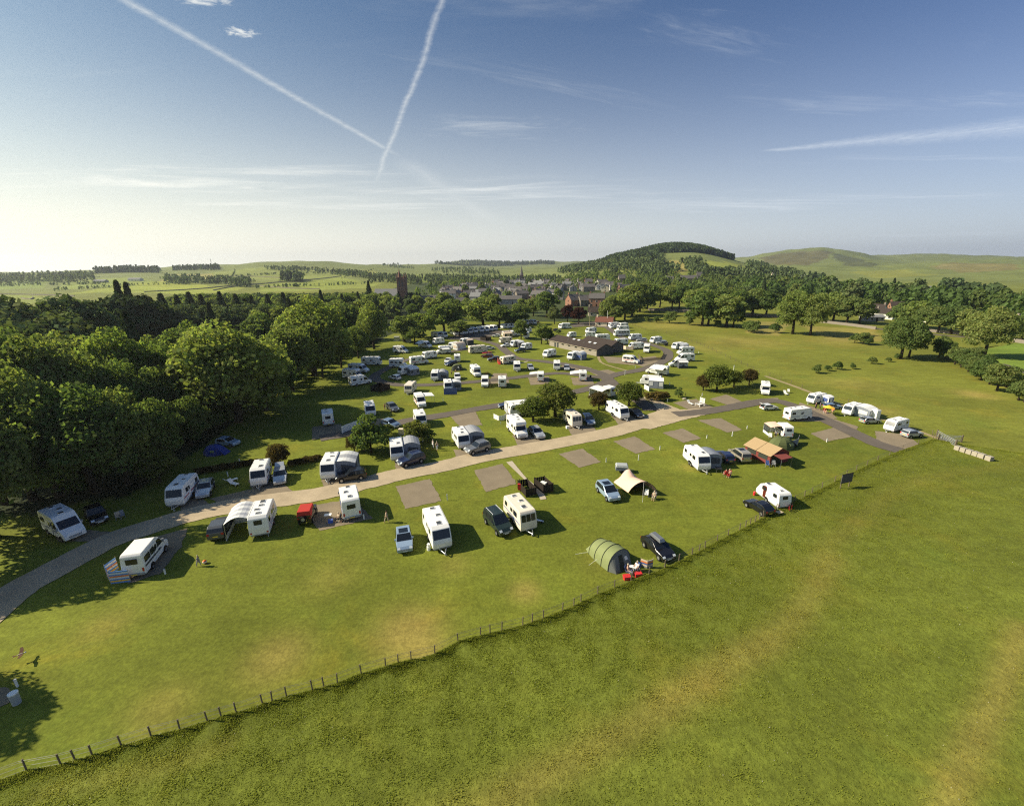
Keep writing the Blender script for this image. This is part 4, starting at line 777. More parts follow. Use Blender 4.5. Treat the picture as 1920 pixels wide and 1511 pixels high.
ribbon('gravel_track',[(-50.22,30.89),(-51.03,34.86),(-51.89,39.05),(-51.27,42.1),(-50.32,45.98),(-49.33,48.59),(-46.74,51.31),(-44.16,53.61),(-40.35,55.64),(-35.27,57.33),(-28.54,59.57),(-21.77,63.39),(-17.38,66.13),(-11.7,68.64),(-5.68,72.22),(1.87,75.38),(8.99,78.55),(16.71,82.26),(25.45,87.56),(32.34,93.59),(36.04,96.5)],4.3,'track_gravel',.056,4.6,1)
sheet('track_bend',[(23.09,86.97),(28.33,91.89),(32.92,96.59),(33.94,102.72),(32.92,108.22),(36.02,109.57),(36.62,103.08),(38.64,98),(45.65,98.61),(52.51,100.05),(44.01,94.75),(36.55,90.62),(28.09,85.27)],'track_gravel',.061)
ribbon('tarmac_road',[(36.22,94.59),(43.46,96.3),(50.89,99.27),(59.21,103.28),(64.14,104.03),(66.03,99.66),(66.66,91.22),(66.97,82.2),(67.45,76.17),(69.22,72.69)],3.6,'tarmac',.066,3.6,2)
ribbon('tarmac_road',[(-37.61,81.84),(-32.3,84.63),(-26.83,88.24),(-23.1,91.5),(-14.47,95.99),(-7.52,100.13),(-0,104.17),(10.96,110.36),(18.53,115.25),(24.54,120.63),(28.78,126.57)],3.4,'tarmac',.071,3.6,3)
ribbon('side_track',[(31.95,97.4),(31.37,105.02),(29.45,113.31),(28.52,120.49),(27.96,127.89),(27.76,133.3),(25.4,138.47),(19.7,146.64),(11.25,153.08),(2.06,159.1),(-1.89,171.8),(-5.38,186.51),(-11.58,197.91),(-17.04,207.38)],3.8,'tarmac',.076,3.4,4)
ribbon('side_track',[(28.23,129.19),(33.75,134.49),(40.64,138.63),(48.44,146.29),(55.12,156.76),(59.56,168.89),(59.67,178.17),(55.98,194.26),(50.79,206.74),(50.91,224.2),(51.06,244.72),(49.35,258.98)],3.6,'tarmac',.081,3.4,5)
ribbon('side_track',[(26.65,129.25),(21.08,132.15),(14.93,135.2),(8.22,133.33),(0.06,129.55),(-9.22,126.03),(-16.68,123.83),(-24.01,122.29),(-31.59,122.55),(-37.93,126.42),(-41.9,133.11),(-41.33,141.84),(-39.89,149.93),(-37.85,157.03),(-33.61,164.69),(-26.55,170.74),(-17.05,179.53),(-12.1,186.85)],3.2,'tarmac',.086,3.0,6)
sheet('storage_yard',[(-29.35,203.37),(-27.81,214.59),(-15.7,224.54),(-2.44,233.38),(8.99,243.11),(7.05,226.91),(-7.45,216.84),(-13.13,204.01),(-21.39,201.41)],'tarmac',.092)
sheet('reception_yard',[(33.27,257.64),(51.23,269.18),(58.92,260.8),(51.15,238.18),(41.03,245.39),(33.25,241.5)],'tarmac',.097)
sheet('loop_turning_area',[(45,157.21),(52.19,160.82),(52.06,153.15),(42.78,143.23),(41.14,148.29)],'pitch_gravel',.026)
PITCH=[[(-17.82,61.55),(-13.03,63.95),(-10.17,57.05),(-14.86,54.93)],[(-6.38,66.89),(-1.62,69.27),(0.63,62.07),(-3.99,59.62)],[(8.25,73.31),(12.76,75.64),(15.04,69.78),(11,67.56)],[(19.11,78.85),(23.85,81.51),(25.83,75.1),(21.79,73.02)],[(29.77,83.11),(34.75,85.73),(36.26,80.09),(32.12,78.02)],[(39.71,90.54),(45.3,91.79),(46.33,84.51),(42.67,83.09)],[(58.44,82.12),(65.96,85.57),(66.65,80.77),(58.86,77.93)],
 [(48.91,106.31),(54.82,109.97),(56.03,102.07),(51.52,100.08)],[(38.93,103.45),(45.65,106.41),(47.12,97.76),(41.07,96.36)],[(61.27,105.94),(66.06,106.72),(64.28,102.69),(60.02,102.38)],[(61.28,95.8),(66.45,92.66),(65.31,89.18),(58.66,89.36)],[(69.06,102.55),(71.13,94.38),(69.81,90.78),(64.64,89.88),(64.58,97.27)],[(68.69,90.81),(70.66,85.77),(66.97,82.2),(66.39,85.88)],[(71.99,83.27),(76.52,81.1),(74.43,75.75),(68.1,72.25),(67.77,77.2)],
 [(-43.89,58.25),(-36.64,63.13),(-31.51,59.14),(-39.34,55.2)],[(-60.52,51.52),(-56.75,50.84),(-49.78,49.53),(-50.65,47.82),(-55.98,47.9)],[(-49.16,59.13),(-45.06,58.27),(-42.05,55.96),(-45.09,53.9)],[(-45.87,47.75),(-41.95,50.61),(-39.93,46.57),(-38.83,41.67),(-40.96,39.97),(-42.86,41.72)],[(-41.77,64.14),(-35.8,63.11),(-32.37,59.64),(-37.24,58.13)],[(-31.09,65.81),(-25.56,64.75),(-21.88,63.76),(-22.06,61.63),(-28.08,60.38)],[(-20.72,71.86),(-15.65,70.64),(-14.24,67.86),(-18.73,66.35)],[(-10.78,75.66),(-4.42,75.03),(-2.88,72.16),(-9.16,69.85)],
 [(-0.05,82.95),(5.74,82.81),(6.87,77.29),(1.38,75.39)],[(11.2,88.91),(16.62,87.79),(17.29,82.53),(11.78,80.67)],[(21.96,94.61),(27.86,94.45),(28.29,87.81),(22.32,86.04)],[(-29.84,55.46),(-23.24,57.89),(-18.58,52.53),(-24.54,49.73)],[(-14.52,96.37),(-8.65,98.54),(-6.21,88.7),(-10.93,87.84)],[(24.32,137.02),(30.74,139.78),(33.42,133.08),(28.81,130.5),(25.57,131.99)],[(33.33,161.67),(43.87,157.26),(40.84,145.77),(32.94,150.38)],
 [(-42.06,88.63),(-36.44,90.14),(-34.14,83.78),(-38.83,81.03)],[(-32.96,93.53),(-26.45,93.36),(-24.9,87.23),(-29.71,86.72)],[(-20.66,88.09),(-17.86,88.01),(-16.76,81.91),(-19.27,81.4)],[(4.84,130.04),(11.3,131.15),(10.57,122.29),(5.27,121.29)],[(17.52,129.58),(23.82,129.35),(23.06,120.68),(17.15,120.88)],[(-5.73,135.98),(-1.58,135.83),(-0.71,123.88),(-6.75,122.88)],[(18.42,150.99),(26.07,142.31),(21.72,136.39),(15.72,142.72)]]
for p in PITCH: sheet('gravel_pitch',p,'pitch_gravel',.034+.0015*(PITCH.index(p)%5))
sheet('concrete_path',[(-1.07,69.96),(-0.07,70.42),(2.2,63.78),(3.37,61.61),(4.46,59.38),(4.82,57.3),(3.97,57.04),(3.43,59.4),(2.84,61.62),(1.74,63.59)],'path_concrete',.050,.02)
ribbon('footpath',[(31.78,161.74),(30.77,150.47),(33.28,143.62),(37.56,136.51)],.9,'dirt',.012,.9,8)
ribbon('footpath',[(6.32,155.12),(2.86,150.76),(-1.69,148.36)],.6,'path_concrete',.012,.6,9)
ribbon('field_track',[(75.36,129.46),(77.03,115.47),(77.47,103.62),(78.47,91.61),(80.25,85.52),(80.84,79.04),(82.97,73.1),(84.13,66.48)],1.1,'dirt',.010,1.1,10)
ribbon('farm_road',[(158.78,143.39),(157.24,137.07),(153.08,124.63),(149.75,111.99)],4,'tarmac',.012,4,11)
ribbon('road_to_town',[(91.63,353.56),(131.42,328.29),(154.15,296.99),(169.78,265.74),(182.52,240.26),(183.96,227.45),(195.73,204.85),(209.67,185.96),(221.15,166.69)],4.5,'tarmac',.05,4.5,12)
# ------------------------------------------------------------------ trees
def leaf_mat(name,c0,c1,trans=.5,hue=.25):
    m=bpy.data.materials.new(name); m.use_nodes=True; t=NT(m.node_tree); t.n.clear()
    at=t.new('ShaderNodeAttribute',attribute_name='tint'); oi=t.new('ShaderNodeObjectInfo'); tc=t.new('ShaderNodeTexCoord')
    col=t.mix(oi.outputs['Random'],c0,c1); col=t.mix(1.0,col,at.outputs['Color'],'MULTIPLY')
    n=t.noise(tc.outputs['Object'],5.0,3,.6); k=t.math('MULTIPLY_ADD',n,.8,.6); col=t.mix(1.0,col,t.xyz(k,k,k),'MULTIPLY')
    d=t.new('ShaderNodeBsdfDiffuse'); tr=t.new('ShaderNodeBsdfTranslucent'); t.l.new(col,d.inputs[0])
    t.l.new(t.mix(1.0,col,(1.3,1.35,.6),'MULTIPLY'),tr.inputs[0])
    mx=t.new('ShaderNodeMixShader'); mx.inputs[0].default_value=trans; t.l.new(d.outputs[0],mx.inputs[1]); t.l.new(tr.outputs[0],mx.inputs[2])
    o=t.new('ShaderNodeOutputMaterial'); t.l.new(mx.outputs[0],o.inputs[0]); MATS[name]=m; return m
leaf_mat('leaf_broad',(.105,.160,.050),(.185,.225,.072)); leaf_mat('leaf_bright',(.175,.235,.062),(.225,.265,.085)); leaf_mat('leaf_conifer',(.050,.076,.030),(.066,.088,.034),.2)
leaf_mat('leaf_copper',(.050,.022,.018),(.060,.028,.022),.25); leaf_mat('leaf_shrub',(.12,.155,.038),(.15,.17,.048)); leaf_mat('leaf_reed',(.17,.135,.04),(.18,.14,.05)); leaf_mat('leaf_far',(.085,.125,.05),(.135,.170,.066),.25); leaf_mat('leaf_brown',(.085,.065,.028),(.10,.08,.03)); leaf_mat('leaf_pale',(.15,.18,.075),(.175,.19,.085))
def crown_mesh(name,seed,n,ls,shape='broad',nb=16):
    rg=np.random.default_rng(seed)
    if shape=='conifer':
        t=rg.random(n)**.75; z=.10+.90*t; rad=.25*(1-t)**.9*(.62+.38*np.sin(z*62+1.5*np.sin(rg.random(n)*6.28)))*(.35+.65*rg.random(n)**.4); a=rg.random(n)*2*np.pi
        C=np.stack([rad*np.cos(a),rad*np.sin(a),z-rad*.25],-1); D=np.stack([np.cos(a),np.sin(a),.25*np.ones(n)],-1)
    else:
        zc,rz,rx={'broad':(.545,.46,.43),'tall':(.53,.47,.30),'dome':(.52,.48,.46),'shrub':(.50,.48,.62),'haw':(.54,.42,.60)}[shape]
        # lobes sit over the outline of the crown, some inside it
        B=[];Rr=[]
        for k in range(nb):
            ph=math.acos(1-1.75*(k+.5)/nb); th=k*2.399963+rg.normal(0,.35); q=.54+.30*rg.random()
            B.append((rx*q*math.sin(ph)*math.cos(th),rx*q*math.sin(ph)*math.sin(th),zc+rz*q*math.cos(ph)+rg.normal(0,.035))); Rr.append(rx*(.20+.24*rg.random()))
        for k in range(max(3,nb//4)): B.append((rg.normal(0,.08),rg.normal(0,.08),zc+rg.normal(0,.1))); Rr.append(rx*.55)
        B=np.array(B);Rr=np.array(Rr); i=rg.choice(len(B),n,p=Rr**2/np.sum(Rr**2)); D=rg.normal(size=(n,3)); D/=np.linalg.norm(D,axis=1)[:,None]; D[:,2]=np.where(D[:,2]<-.3,-D[:,2]*.5,D[:,2])
        rr=Rr[i]*(.62+.46*rg.random(n)**.6); C=B[i]+D*rr[:,None]*np.array([1,1,.85])
        low=C[:,2]<.05; C[low,2]=.05+.06*rg.random(low.sum())
        # thin out leaves buried deep in other lobes
    N=D+rg.normal(0,.55,(n,3)); N/=np.linalg.norm(N,axis=1)[:,None]
    U=np.cross(N,rg.normal(size=(n,3))); U/=np.maximum(np.linalg.norm(U,axis=1)[:,None],1e-6); W=np.cross(N,U); s=(ls*(.6+.8*rg.random(n)))[:,None]
    col=np.ones((n,3))*(.70+.6*rg.random((n,1))); col[:,0]*=.9+.25*rg.random(n)
    return quads_mesh(name,C,U*s,W*s*.8,col)
def trunk_mesh(seed,top=.62,r=.028,limbs=7):
    rg=random.Random(seed); m=MB(); p=Vector((0,0,-.02)); q=Vector((rg.uniform(-.02,.02),rg.uniform(-.02,.02),top*.45)); m.tube(p,q,r*1.3,8,r*.9); e=Vector((rg.uniform(-.05,.05),rg.uniform(-.05,.05),top)); m.tube(q,e,r*.9,7,r*.45)
    for k in range(limbs):
        a=k*2.4+rg.random(); s=q.lerp(e,rg.uniform(-.3,.8)); t=s+Vector((math.cos(a)*.22,math.sin(a)*.22,rg.uniform(.08,.22))); m.tube(s,t,r*.45,5,r*.15)
    return m.mesh(smooth=True)
CM={}
def crowns():
    for i in range(4): CM['big%d'%i]=crown_mesh('crown',20+i,17000,.0125,'broad',38+2*i)
    for i in range(2): CM['dome%d'%i]=crown_mesh('crown',30+i,18000,.0125,'dome',44)
    for i in range(4): CM['mid%d'%i]=crown_mesh('crown',40+i,5200,.0215,'broad',26)
    for i in range(3): CM['tall%d'%i]=crown_mesh('crown',50+i,2600,.026,'tall',15)
    for i in range(3): CM['far%d'%i]=crown_mesh('crown',60+i,1300,.040,'broad',18)
    for i in range(2): CM['con%d'%i]=crown_mesh('crown',70+i,2600,.026,'conifer')
    for i in range(3): CM['shrub%d'%i]=crown_mesh('crown',80+i,2600,.030,'shrub',13)
    for i in range(2): CM['haw%d'%i]=crown_mesh('crown',90+i,6000,.022,'haw',28)
    for i in range(4): CM['trunk%d'%i]=trunk_mesh(i)
    CM['trunkc']=trunk_mesh(9,.9,.016,0); CM['trunkh']=trunk_mesh(11,.6,.04,9); CM['trunks']=trunk_mesh(12,.5,.03,8)
crowns(); TREES=[]
def tree(spec,label,kind='mid',w=1.0,leaf=None,group=None,cat='tree',name=None,seed=None):
    x,y,h=spec; rg=random.Random(seed if seed is not None else int(x*31+y*17)); k={'big':4,'dome':2,'mid':4,'tall':3,'far':3,'con':2,'shrub':3,'haw':2}[kind]
    o=root(name or {'con':'conifer_tree','shrub':'shrub','haw':'hawthorn_tree'}.get(kind,'broadleaf_tree'),(x,y,float(hgt(x,y))),rg.random()*6.28,label,cat,group,(h*w*(.94+.12*rg.random()),h*w*(.94+.12*rg.random()),h))
    lf=leaf or {'con':'leaf_conifer','shrub':'leaf_shrub','haw':'leaf_shrub','far':'leaf_broad'}.get(kind,'leaf_broad')
    link('trunk',CM['trunkc' if kind=='con' else 'trunkh' if kind=='haw' else 'trunks' if kind=='shrub' else 'trunk%d'%rg.randrange(4)],'bark',o)
    link('crown',CM[kind+str(rg.randrange(k))],lf,o); TREES.append((x,y,h*w*.42)); return o
# ------------------------------------------------------------------ amenity building
def wall_prism(pts,z0,z1):
    m=MB(); n=len(pts); m.add([(x,y,z0) for x,y in pts]+[(x,y,z1) for x,y in pts],[tuple(range(n,2*n))]+[(i,(i+1)%n,n+(i+1)%n,n+i) for i in range(n)]); return m
def gable_block(o,x0,x1,y0,y1,eh,rh,wall,roof,axis='x',ov=.35,th=.14,gable=None):
    # walls with gable ends, two roof slopes with thickness, verge boards
    m=MB(); ym=(y0+y1)/2
    m.add([(x0,y0,0),(x1,y0,0),(x1,y1,0),(x0,y1,0),(x0,y0,eh),(x1,y0,eh),(x1,y1,eh),(x0,y1,eh),(x0,ym,eh+rh),(x1,ym,eh+rh)],[(0,1,5,4),(2,3,7,6),(1,2,6,9,5),(3,0,4,8,7)])
    w=link('wall',m.mesh(),wall,o); sl=rh/((y1-y0)/2)
    rr=[]
    for s in(-1,1):
        ye=(y0-ov) if s<0 else (y1+ov); ze=eh-ov*sl+.02
        P=[(x0-ov,ye,ze),(x1+ov,ye,ze),(x1+ov,ym,eh+rh+.02),(x0-ov,ym,eh+rh+.02)]
        if s>0: P=P[::-1]
        rr.append(link('roof',MB().slab(P,th).mesh(),roof,o))
        link('gutter',MB().box(x0-ov,x1+ov,ye-.06,ye+.06,ze-.08,ze+.04).mesh(),'wall_cream' if wall=='wall_block' else 'grey_trim',o)
    return w,rr
def amenity():
    A=(31.12,161.6);B=(15.72,185.67); ang=heading(A,B)
    o=root('amenity_building',A,ang,'long brown-roofed timber and block washroom building with four skylights','building',None,(1,1,.88))
    # local x runs along the front wall away from the near gable, local y points away from the camera side
    L=min(32,math.hypot(B[0]-A[0],B[1]-A[1])); D=-8.2
    w,rr=gable_block(o,0,L,D,0,2.7,1.9,'wall_block','roof_brown')
    link('gable_cladding',MB().slab([(-.02,D,0),(-.02,0,0),(-.02,0,2.75),(-.02,D/2,4.55),(-.02,D,2.75)],-.04).mesh(),'cladding_dark',w)
    for k in range(12): link('cladding_board',MB().box(-.09,-.06,D+.1+k*.68,D+.1+k*.68+.5,0,2.6+min(k,11-k)*.27).mesh(),'cladding_dark',w)
    # the rear wing, set back behind the front range
    gable_block(o,1.5,L*.62,D*1.85,D,2.8,2.0,'cladding_dark','roof_brown')
    for f in(.10,.20,.42,.52):
        x=L*f+1.0; z=4.42; y=D/2+.62
        link('skylight',MB().slab([(x,y,z+.2),(x+1.2,y,z+.2),(x+1.2,y+.75,z-.15),(x,y+.75,z-.15)],.1).mesh(),'vent_white',rr[1])
    for x in(L*.33,L*.66): link('vent_pipe',MB().tube((x,D*.25,3.4),(x,D*.25,4.4),.07).mesh(),'galv',rr[1])
    for i,x in enumerate((L-4.5,L-6.2)): link('doorway',MB().box(x,x+1.0,.0,.06,0,2.1).mesh(),'vent_dark',w)
    for i in range(5): link('window',MB().box(3+i*4,4.4+i*4,.0,.05,1.7,2.2).mesh(),'glass',w)
    [link('downpipe',MB().tube((x,.12,0),(x,.12,2.7),.06).mesh(),'wall_cream',o) for x in(.2,L-.2)]
amenity()
# ------------------------------------------------------------------ houses
def house(p,ang,w,d,eh,rh,wall,roof,label,group='houses of the town',chim=2,win=3,storeys=2,name='house',dormer=0,z=None,cat='house'):
    zz=float(hgt(p[0],p[1])) if z is None else z
    o=root(name,(p[0],p[1],zz-.1),R(ang),label,cat,group)
    wl,rr=gable_block(o,-w/2,w/2,-d/2,d/2,eh,rh,wall,roof,th=.2)
    for s in range(storeys):
        z0=.9+s*2.7
        for i in range(win):
            x=-w/2+w*(i+.5)/win
            if s==0 and i==win//2: link('door',MB().box(x-.5,x+.5,-d/2-.05,-d/2+.02,.1,2.2).mesh(),'wood_dark',wl); continue
            f=link('window',MB().box(x-.6,x+.6,-d/2-.06,-d/2+.02,z0,z0+1.35).mesh(),'vent_white',wl)
            link('window_pane',MB().box(x-.5,x+.5,-d/2-.08,-d/2-.05,z0+.1,z0+1.25).mesh(),'glass',f) if 0 else f
            link('window',MB().box(x-.5,x+.5,-d/2-.09,-d/2-.055,z0+.1,z0+1.25).mesh(),'glass',wl)
        link('window',MB().box(-w/2-.05,-w/2+.02,-.55,.55,z0,z0+1.3).mesh(),'glass',wl)
    for k in range(chim):
        x=(-w/2+.5) if k==0 else (w/2-.5) if k==1 else 0
        c=link('chimney',MB().box(x-.4,x+.4,-.5,.5,eh+rh-.7,eh+rh+1.3).mesh(),wall if wall!='wall_white' else 'wall_stone',rr[0])
    for k in range(dormer):
        x=-w/2+w*(k+.5)/dormer; link('dormer',MB().box(x-.8,x+.8,-d/2+.2,-d/4+.6,eh+.2,eh+rh*.62).mesh(),wall,rr[0])
    return o
# reception cottage at the campsite gate
house((50.91,246.53),-20,9,6.5,2.6,2.3,'wall_cream','roof_red','small cream reception cottage with red tiled roof at the campsite entrance','reception cottage',1,2,1,'reception_cottage',z=0)
H_=[ # key houses, told apart by their look
((-70.2,379.8),-10,11,8,4.5,4.2,'wall_white','slate','white gabled bungalow with two dark slate roofs near the church',1,2,1),
((-65.1,389.2),-10,9,8,4.2,4.4,'wall_cream','slate','cream gabled bungalow beside the white gabled bungalow',0,2,1),
((-23.4,696.4),15,7,7,8.5,2,'wall_orange','slate','tall orange-rendered house end rising over the town roofs',1,2,3),
((6.1,535.0),-6,26,8,6,3,'wall_white','slate','long white terrace with dark slate roof in the town centre',3,7,2),
((14.4,463.9),-6,34,5,2.5,.8,'wall_sandstone','roof_grey','long low sandstone range below the white terrace',0,5,1),
((-0.6,398.9),-6,20,9,4.4,2.8,'wall_grey','slate','long grey hall with dark slate roof behind the camp trees',0,4,1),
((50.4,373.6),25,9,9,5.2,4.2,'wall_brick','slate','red brick house with a steep gable and dark roof near the campsite entrance',2,2,2),
((59.8,372.0),10,10,9,5.0,3.8,'wall_stone','slate','grey stone house with twin gables beside the red brick gable',2,3,2),
((69.5,370.5),-15,12,10,6.6,3.6,'wall_brick','slate','large brick villa with bay windows and hipped grey roof',2,3,2),
((56.8,299.2),-8,12,9,2.8,3.0,'wall_cream','roof_brown','low bungalow with brown tiled roof between villa and reception',1,3,1),
((107.5,643.0),0,10,8,7,4,'wall_orange','slate','tall orange stone house with pointed gables above the town',2,2,3),
((123.6,630.3),5,11,8,6,3.4,'wall_white','slate','white two-storey house beside the tall orange stone house',2,3,2),
((165.7,695.4),0,9,8,6.5,5,'wall_stone','slate','stone house with a spiky turret gable under the wooded hill',2,2,2),
((244.4,638.9),-5,22,10,7,4,'wall_stone','slate','broad grey stone mansion with many gables on the hillside',3,5,2),
((226.6,662.7),-5,9,8,5,3.5,'wall_grey','slate','grey house just beside the broad stone mansion',1,2,2),
((277.3,685.1),-5,7,7,7,5,'wall_stone','slate','steep dark gable attached to the broad stone mansion',1,2,2),
((228.5,284.8),-55,9,6,4.6,2.6,'wall_white','roof_brown','sunlit white house with a brown roof beyond the far field wall',2,3,2),
((220.9,267.7),-55,9,6,3.6,2.4,'wall_white','roof_brown','lower white house in front of the sunlit white house',1,3,1),
((252.7,299.2),-20,7,6,4.8,2.6,'wall_brick','roof_brown','brick house with brown roof beside the sunlit white house',1,2,2),
((205.5,257.9),-10,10,6,2.6,1.0,'wall_grey','roof_grey','low grey flat-roofed building behind the field wall',0,4,1),
((371.7,432.9),0,14,8,5.5,3.6,'wall_white','slate','white house with dormers among the trees above the brick house',2,3,2),
((360.4,333.0),0,10,7,4.6,2.8,'wall_white','roof_grey','bright white villa half hidden by trees on the valley side',2,3,2),
((347.6,329.0),0,7,7,3.8,2.4,'wall_white','roof_grey','small white house beside the bright white villa',1,2,1),
((485.5,537.2),0,10,6,3,2,'wall_white','roof_grey','tiny white cottage standing alone on the green hillside',1,2,1),
((232.0,203.4),0,9,8,5,3.4,'wall_white','slate','white house end showing at the far field corner',1,2,2),
((236.9,251.5),0,14,7,4.4,2.6,'wall_white','slate','white row showing between the trunks of the avenue',1,4,1),
((241.4,245.4),0,12,7,4.4,2.6,'wall_grey','slate','grey row showing between the trunks of the avenue',1,4,1),
((-712.3,883.4),-4,24,9,3.5,2.2,'wall_white','roof_grey','long white-topped farm shed on the far green fields',0,4,1),
((-747.7,848.1),-4,22,8,3.2,2.0,'wall_grey','roof_grey','grey farmhouse range at the foot of the wooded ridge',1,4,1),
((517.2,830.1),-20,18,8,4,3,'wall_cream','roof_grey','long cream farm building on the slope under the bare hill',1,4,1),
((467.7,824.5),-10,10,8,4,3,'wall_cream','slate','cream house at the edge of the hill wood',1,2,1),
((-42.9,471.5),8,12,8,5,3.4,'wall_sandstone','slate','sandstone house with two chimneys above the round camp trees',2,3,2),
((-32.5,427.6),-20,10,8,5,3.6,'wall_grey','roof_grey','grey gabled house with pale roof above the round camp trees',1,2,2),
((-41.1,376.7),0,7,7,4.4,3,'wall_white','slate','small white cottage glimpsed between two round camp trees',1,2,1),
((-21.8,386.0),-8,14,9,3.2,1.4,'wall_cream','roof_grey','low pale-roofed building behind the round camp trees',0,3,1),
((-117.1,313.1),20,10,7,3,1.6,'wall_white','roof_grey','white-roofed shed showing through the left wood',0,2,1),
((-103.3,299.2),-35,12,7,3.4,2.0,'wall_white','roof_grey','pale-roofed building showing through the left wood near the dome-shaped tree',0,2,1),
]
for (p,a,w,d,eh,rh,wl,rf,lab,ch,wn,st) in H_: house(p,a,w,d,eh,rh,wl,rf,lab,'houses of the town',ch,wn,st,dormer=2 if 'dormers' in lab else 0)
rg=random.Random(5)
TOWN=[(-87.4,475.4),(-55.9,443.6),(-28.2,454.5),(0.8,424.1),(30.2,420.6),(48.0,405.5),(63.0,561.8),(119.3,509.6),(142.6,555.5),(130.7,659.2),(77.0,816.2),(31.5,856.3),(-26.5,818.9),(-78.7,629.3),(-104.6,570.9)]
bx=[min(p[0] for p in TOWN),max(p[0] for p in TOWN),min(p[1] for p in TOWN),max(p[1] for p in TOWN)]
used=[h[0] for h in H_]; kinds=[('wall_white','slate','white house with dark slate roof in the crowded town'),('wall_stone','slate','grey stone house with slate roof in the crowded town'),('wall_sandstone','slate','brown sandstone house with slate roof in the crowded town'),('wall_cream','roof_grey','cream house with pale grey roof in the crowded town'),('wall_grey','slate','grey rendered house with slate roof in the crowded town')]
cnt=0
for _ in range(4000):
    if cnt>=100: break
    p=(rg.uniform(bx[0],bx[1]),rg.uniform(bx[2],bx[3]))
    if not inpoly(p[0],p[1],TOWN) or min(math.hypot(p[0]-q[0],p[1]-q[1]) for q in used)<12.5: continue
    used.append(p); k=kinds[rg.randrange(5)]; cnt+=1
    house(p,rg.choice([-12,-6,0,78,84,20,-30])+rg.uniform(-4,4),rg.uniform(9,17),rg.uniform(7,9),rg.uniform(4.2,6.2),rg.uniform(2.6,3.8),k[0],k[1],k[2],k[2].split(' in ')[0]+'s of the town',rg.choice([1,2,2]),rg.choice([2,3,4]),2)
# ------------------------------------------------------------------ churches and mast
def church(p,ang,label,sc=1.0,nave=True,spire=10,th=20,tw=6.5):
    o=root('church',(p[0],p[1],float(hgt(*p))),R(ang),label,'church','churches',sc)
    t=link('tower',MB().box(-tw/2,tw/2,-tw/2,tw/2,0,th).mesh(),'wall_sandstone',o)
    for z in(th*.3,th*.62):
        link('string_course',MB().box(-tw/2-.15,tw/2+.15,-tw/2-.15,tw/2+.15,z,z+.35).mesh(),'wall_stone',t)
    for s in(-1,1):
        link('belfry_opening',MB().box(s*1.3-.55,s*1.3+.55,-tw/2-.06,-tw/2+.02,th*.68,th*.9).mesh(),'vent_dark',t); link('belfry_opening',MB().box(-tw/2-.06,-tw/2+.02,s*1.3-.55,s*1.3+.55,th*.68,th*.9).mesh(),'vent_dark',t)
    for x in(-1,1):
        for y in(-1,1): link('pinnacle',MB().tube((x*tw*.46,y*tw*.46,th-1),(x*tw*.46,y*tw*.46,th+1.2),.55,6).tube((x*tw*.46,y*tw*.46,th+1.2),(x*tw*.46,y*tw*.46,th+3.8),.5,6,.03).mesh(),'wall_sandstone',t)
    if spire: link('spire',MB().tube((-tw*.25 if nave else 0,0,th-.2),(-tw*.25 if nave else 0,0,th+spire),1.6 if nave else tw*.48,8,.05).mesh(),'wall_sandstone' if nave else 'slate',t)
    if nave:
        n=root('nave',(0,0,0)); n.parent=o
        m=MB(); L0,L1,Dp,eh,rh=-24,-tw/2,5.5,8,7
        m.add([(L0,-Dp,0),(L1,-Dp,0),(L1,Dp,0),(L0,Dp,0),(L0,-Dp,eh),(L1,-Dp,eh),(L1,Dp,eh),(L0,Dp,eh),(L0,0,eh+rh),(L1,0,eh+rh)],[(0,1,5,4),(2,3,7,6),(1,2,6,9,5),(3,0,4,8,7)]); bpy.data.objects.remove(n)
        w=link('nave_wall',m.mesh(),'wall_sandstone',o)
        for s in(-1,1):
            P=[(L0-.3,s*(Dp+.5),eh-.5),(L1,s*(Dp+.5),eh-.5),(L1,0,eh+rh+.1),(L0-.3,0,eh+rh+.1)]; link('nave_roof',MB().slab(P if s<0 else P[::-1],.2).mesh(),'roof_grey',o)
        for k in range(4): link('lancet_window',MB().box(L0+2+k*4.6,L0+3.2+k*4.6,-Dp-.08,-Dp+.02,2.5,6.8).mesh(),'glass',w)
    return o
church((-89.7,381.3),-4,'dark sandstone church with a tall pinnacled tower and pale nave roof',.95,True,7,25,7)
church((19.0,825.6),0,'distant church with a slim dark spire above the town roofs',1.0,False,17,14,6)
mp=(-1160.9,1821.3); o=root('radio_mast',(mp[0],mp[1],float(hgt(*mp))),0,'thin lattice radio mast on the skyline beside the ridge plantation','mast')
m=MB()
for k in range(3):
    a=k*2.1; m.tube((math.cos(a)*1.2,math.sin(a)*1.2,0),(math.cos(a)*.25,math.sin(a)*.25,26),.28,5)
link('lattice',m.mesh(),'steel',o); link('antenna',MB().tube((0,0,22),(0,0,29),.3,6).box(-1,1,-.3,.3,21,23).mesh(),'galv',o)
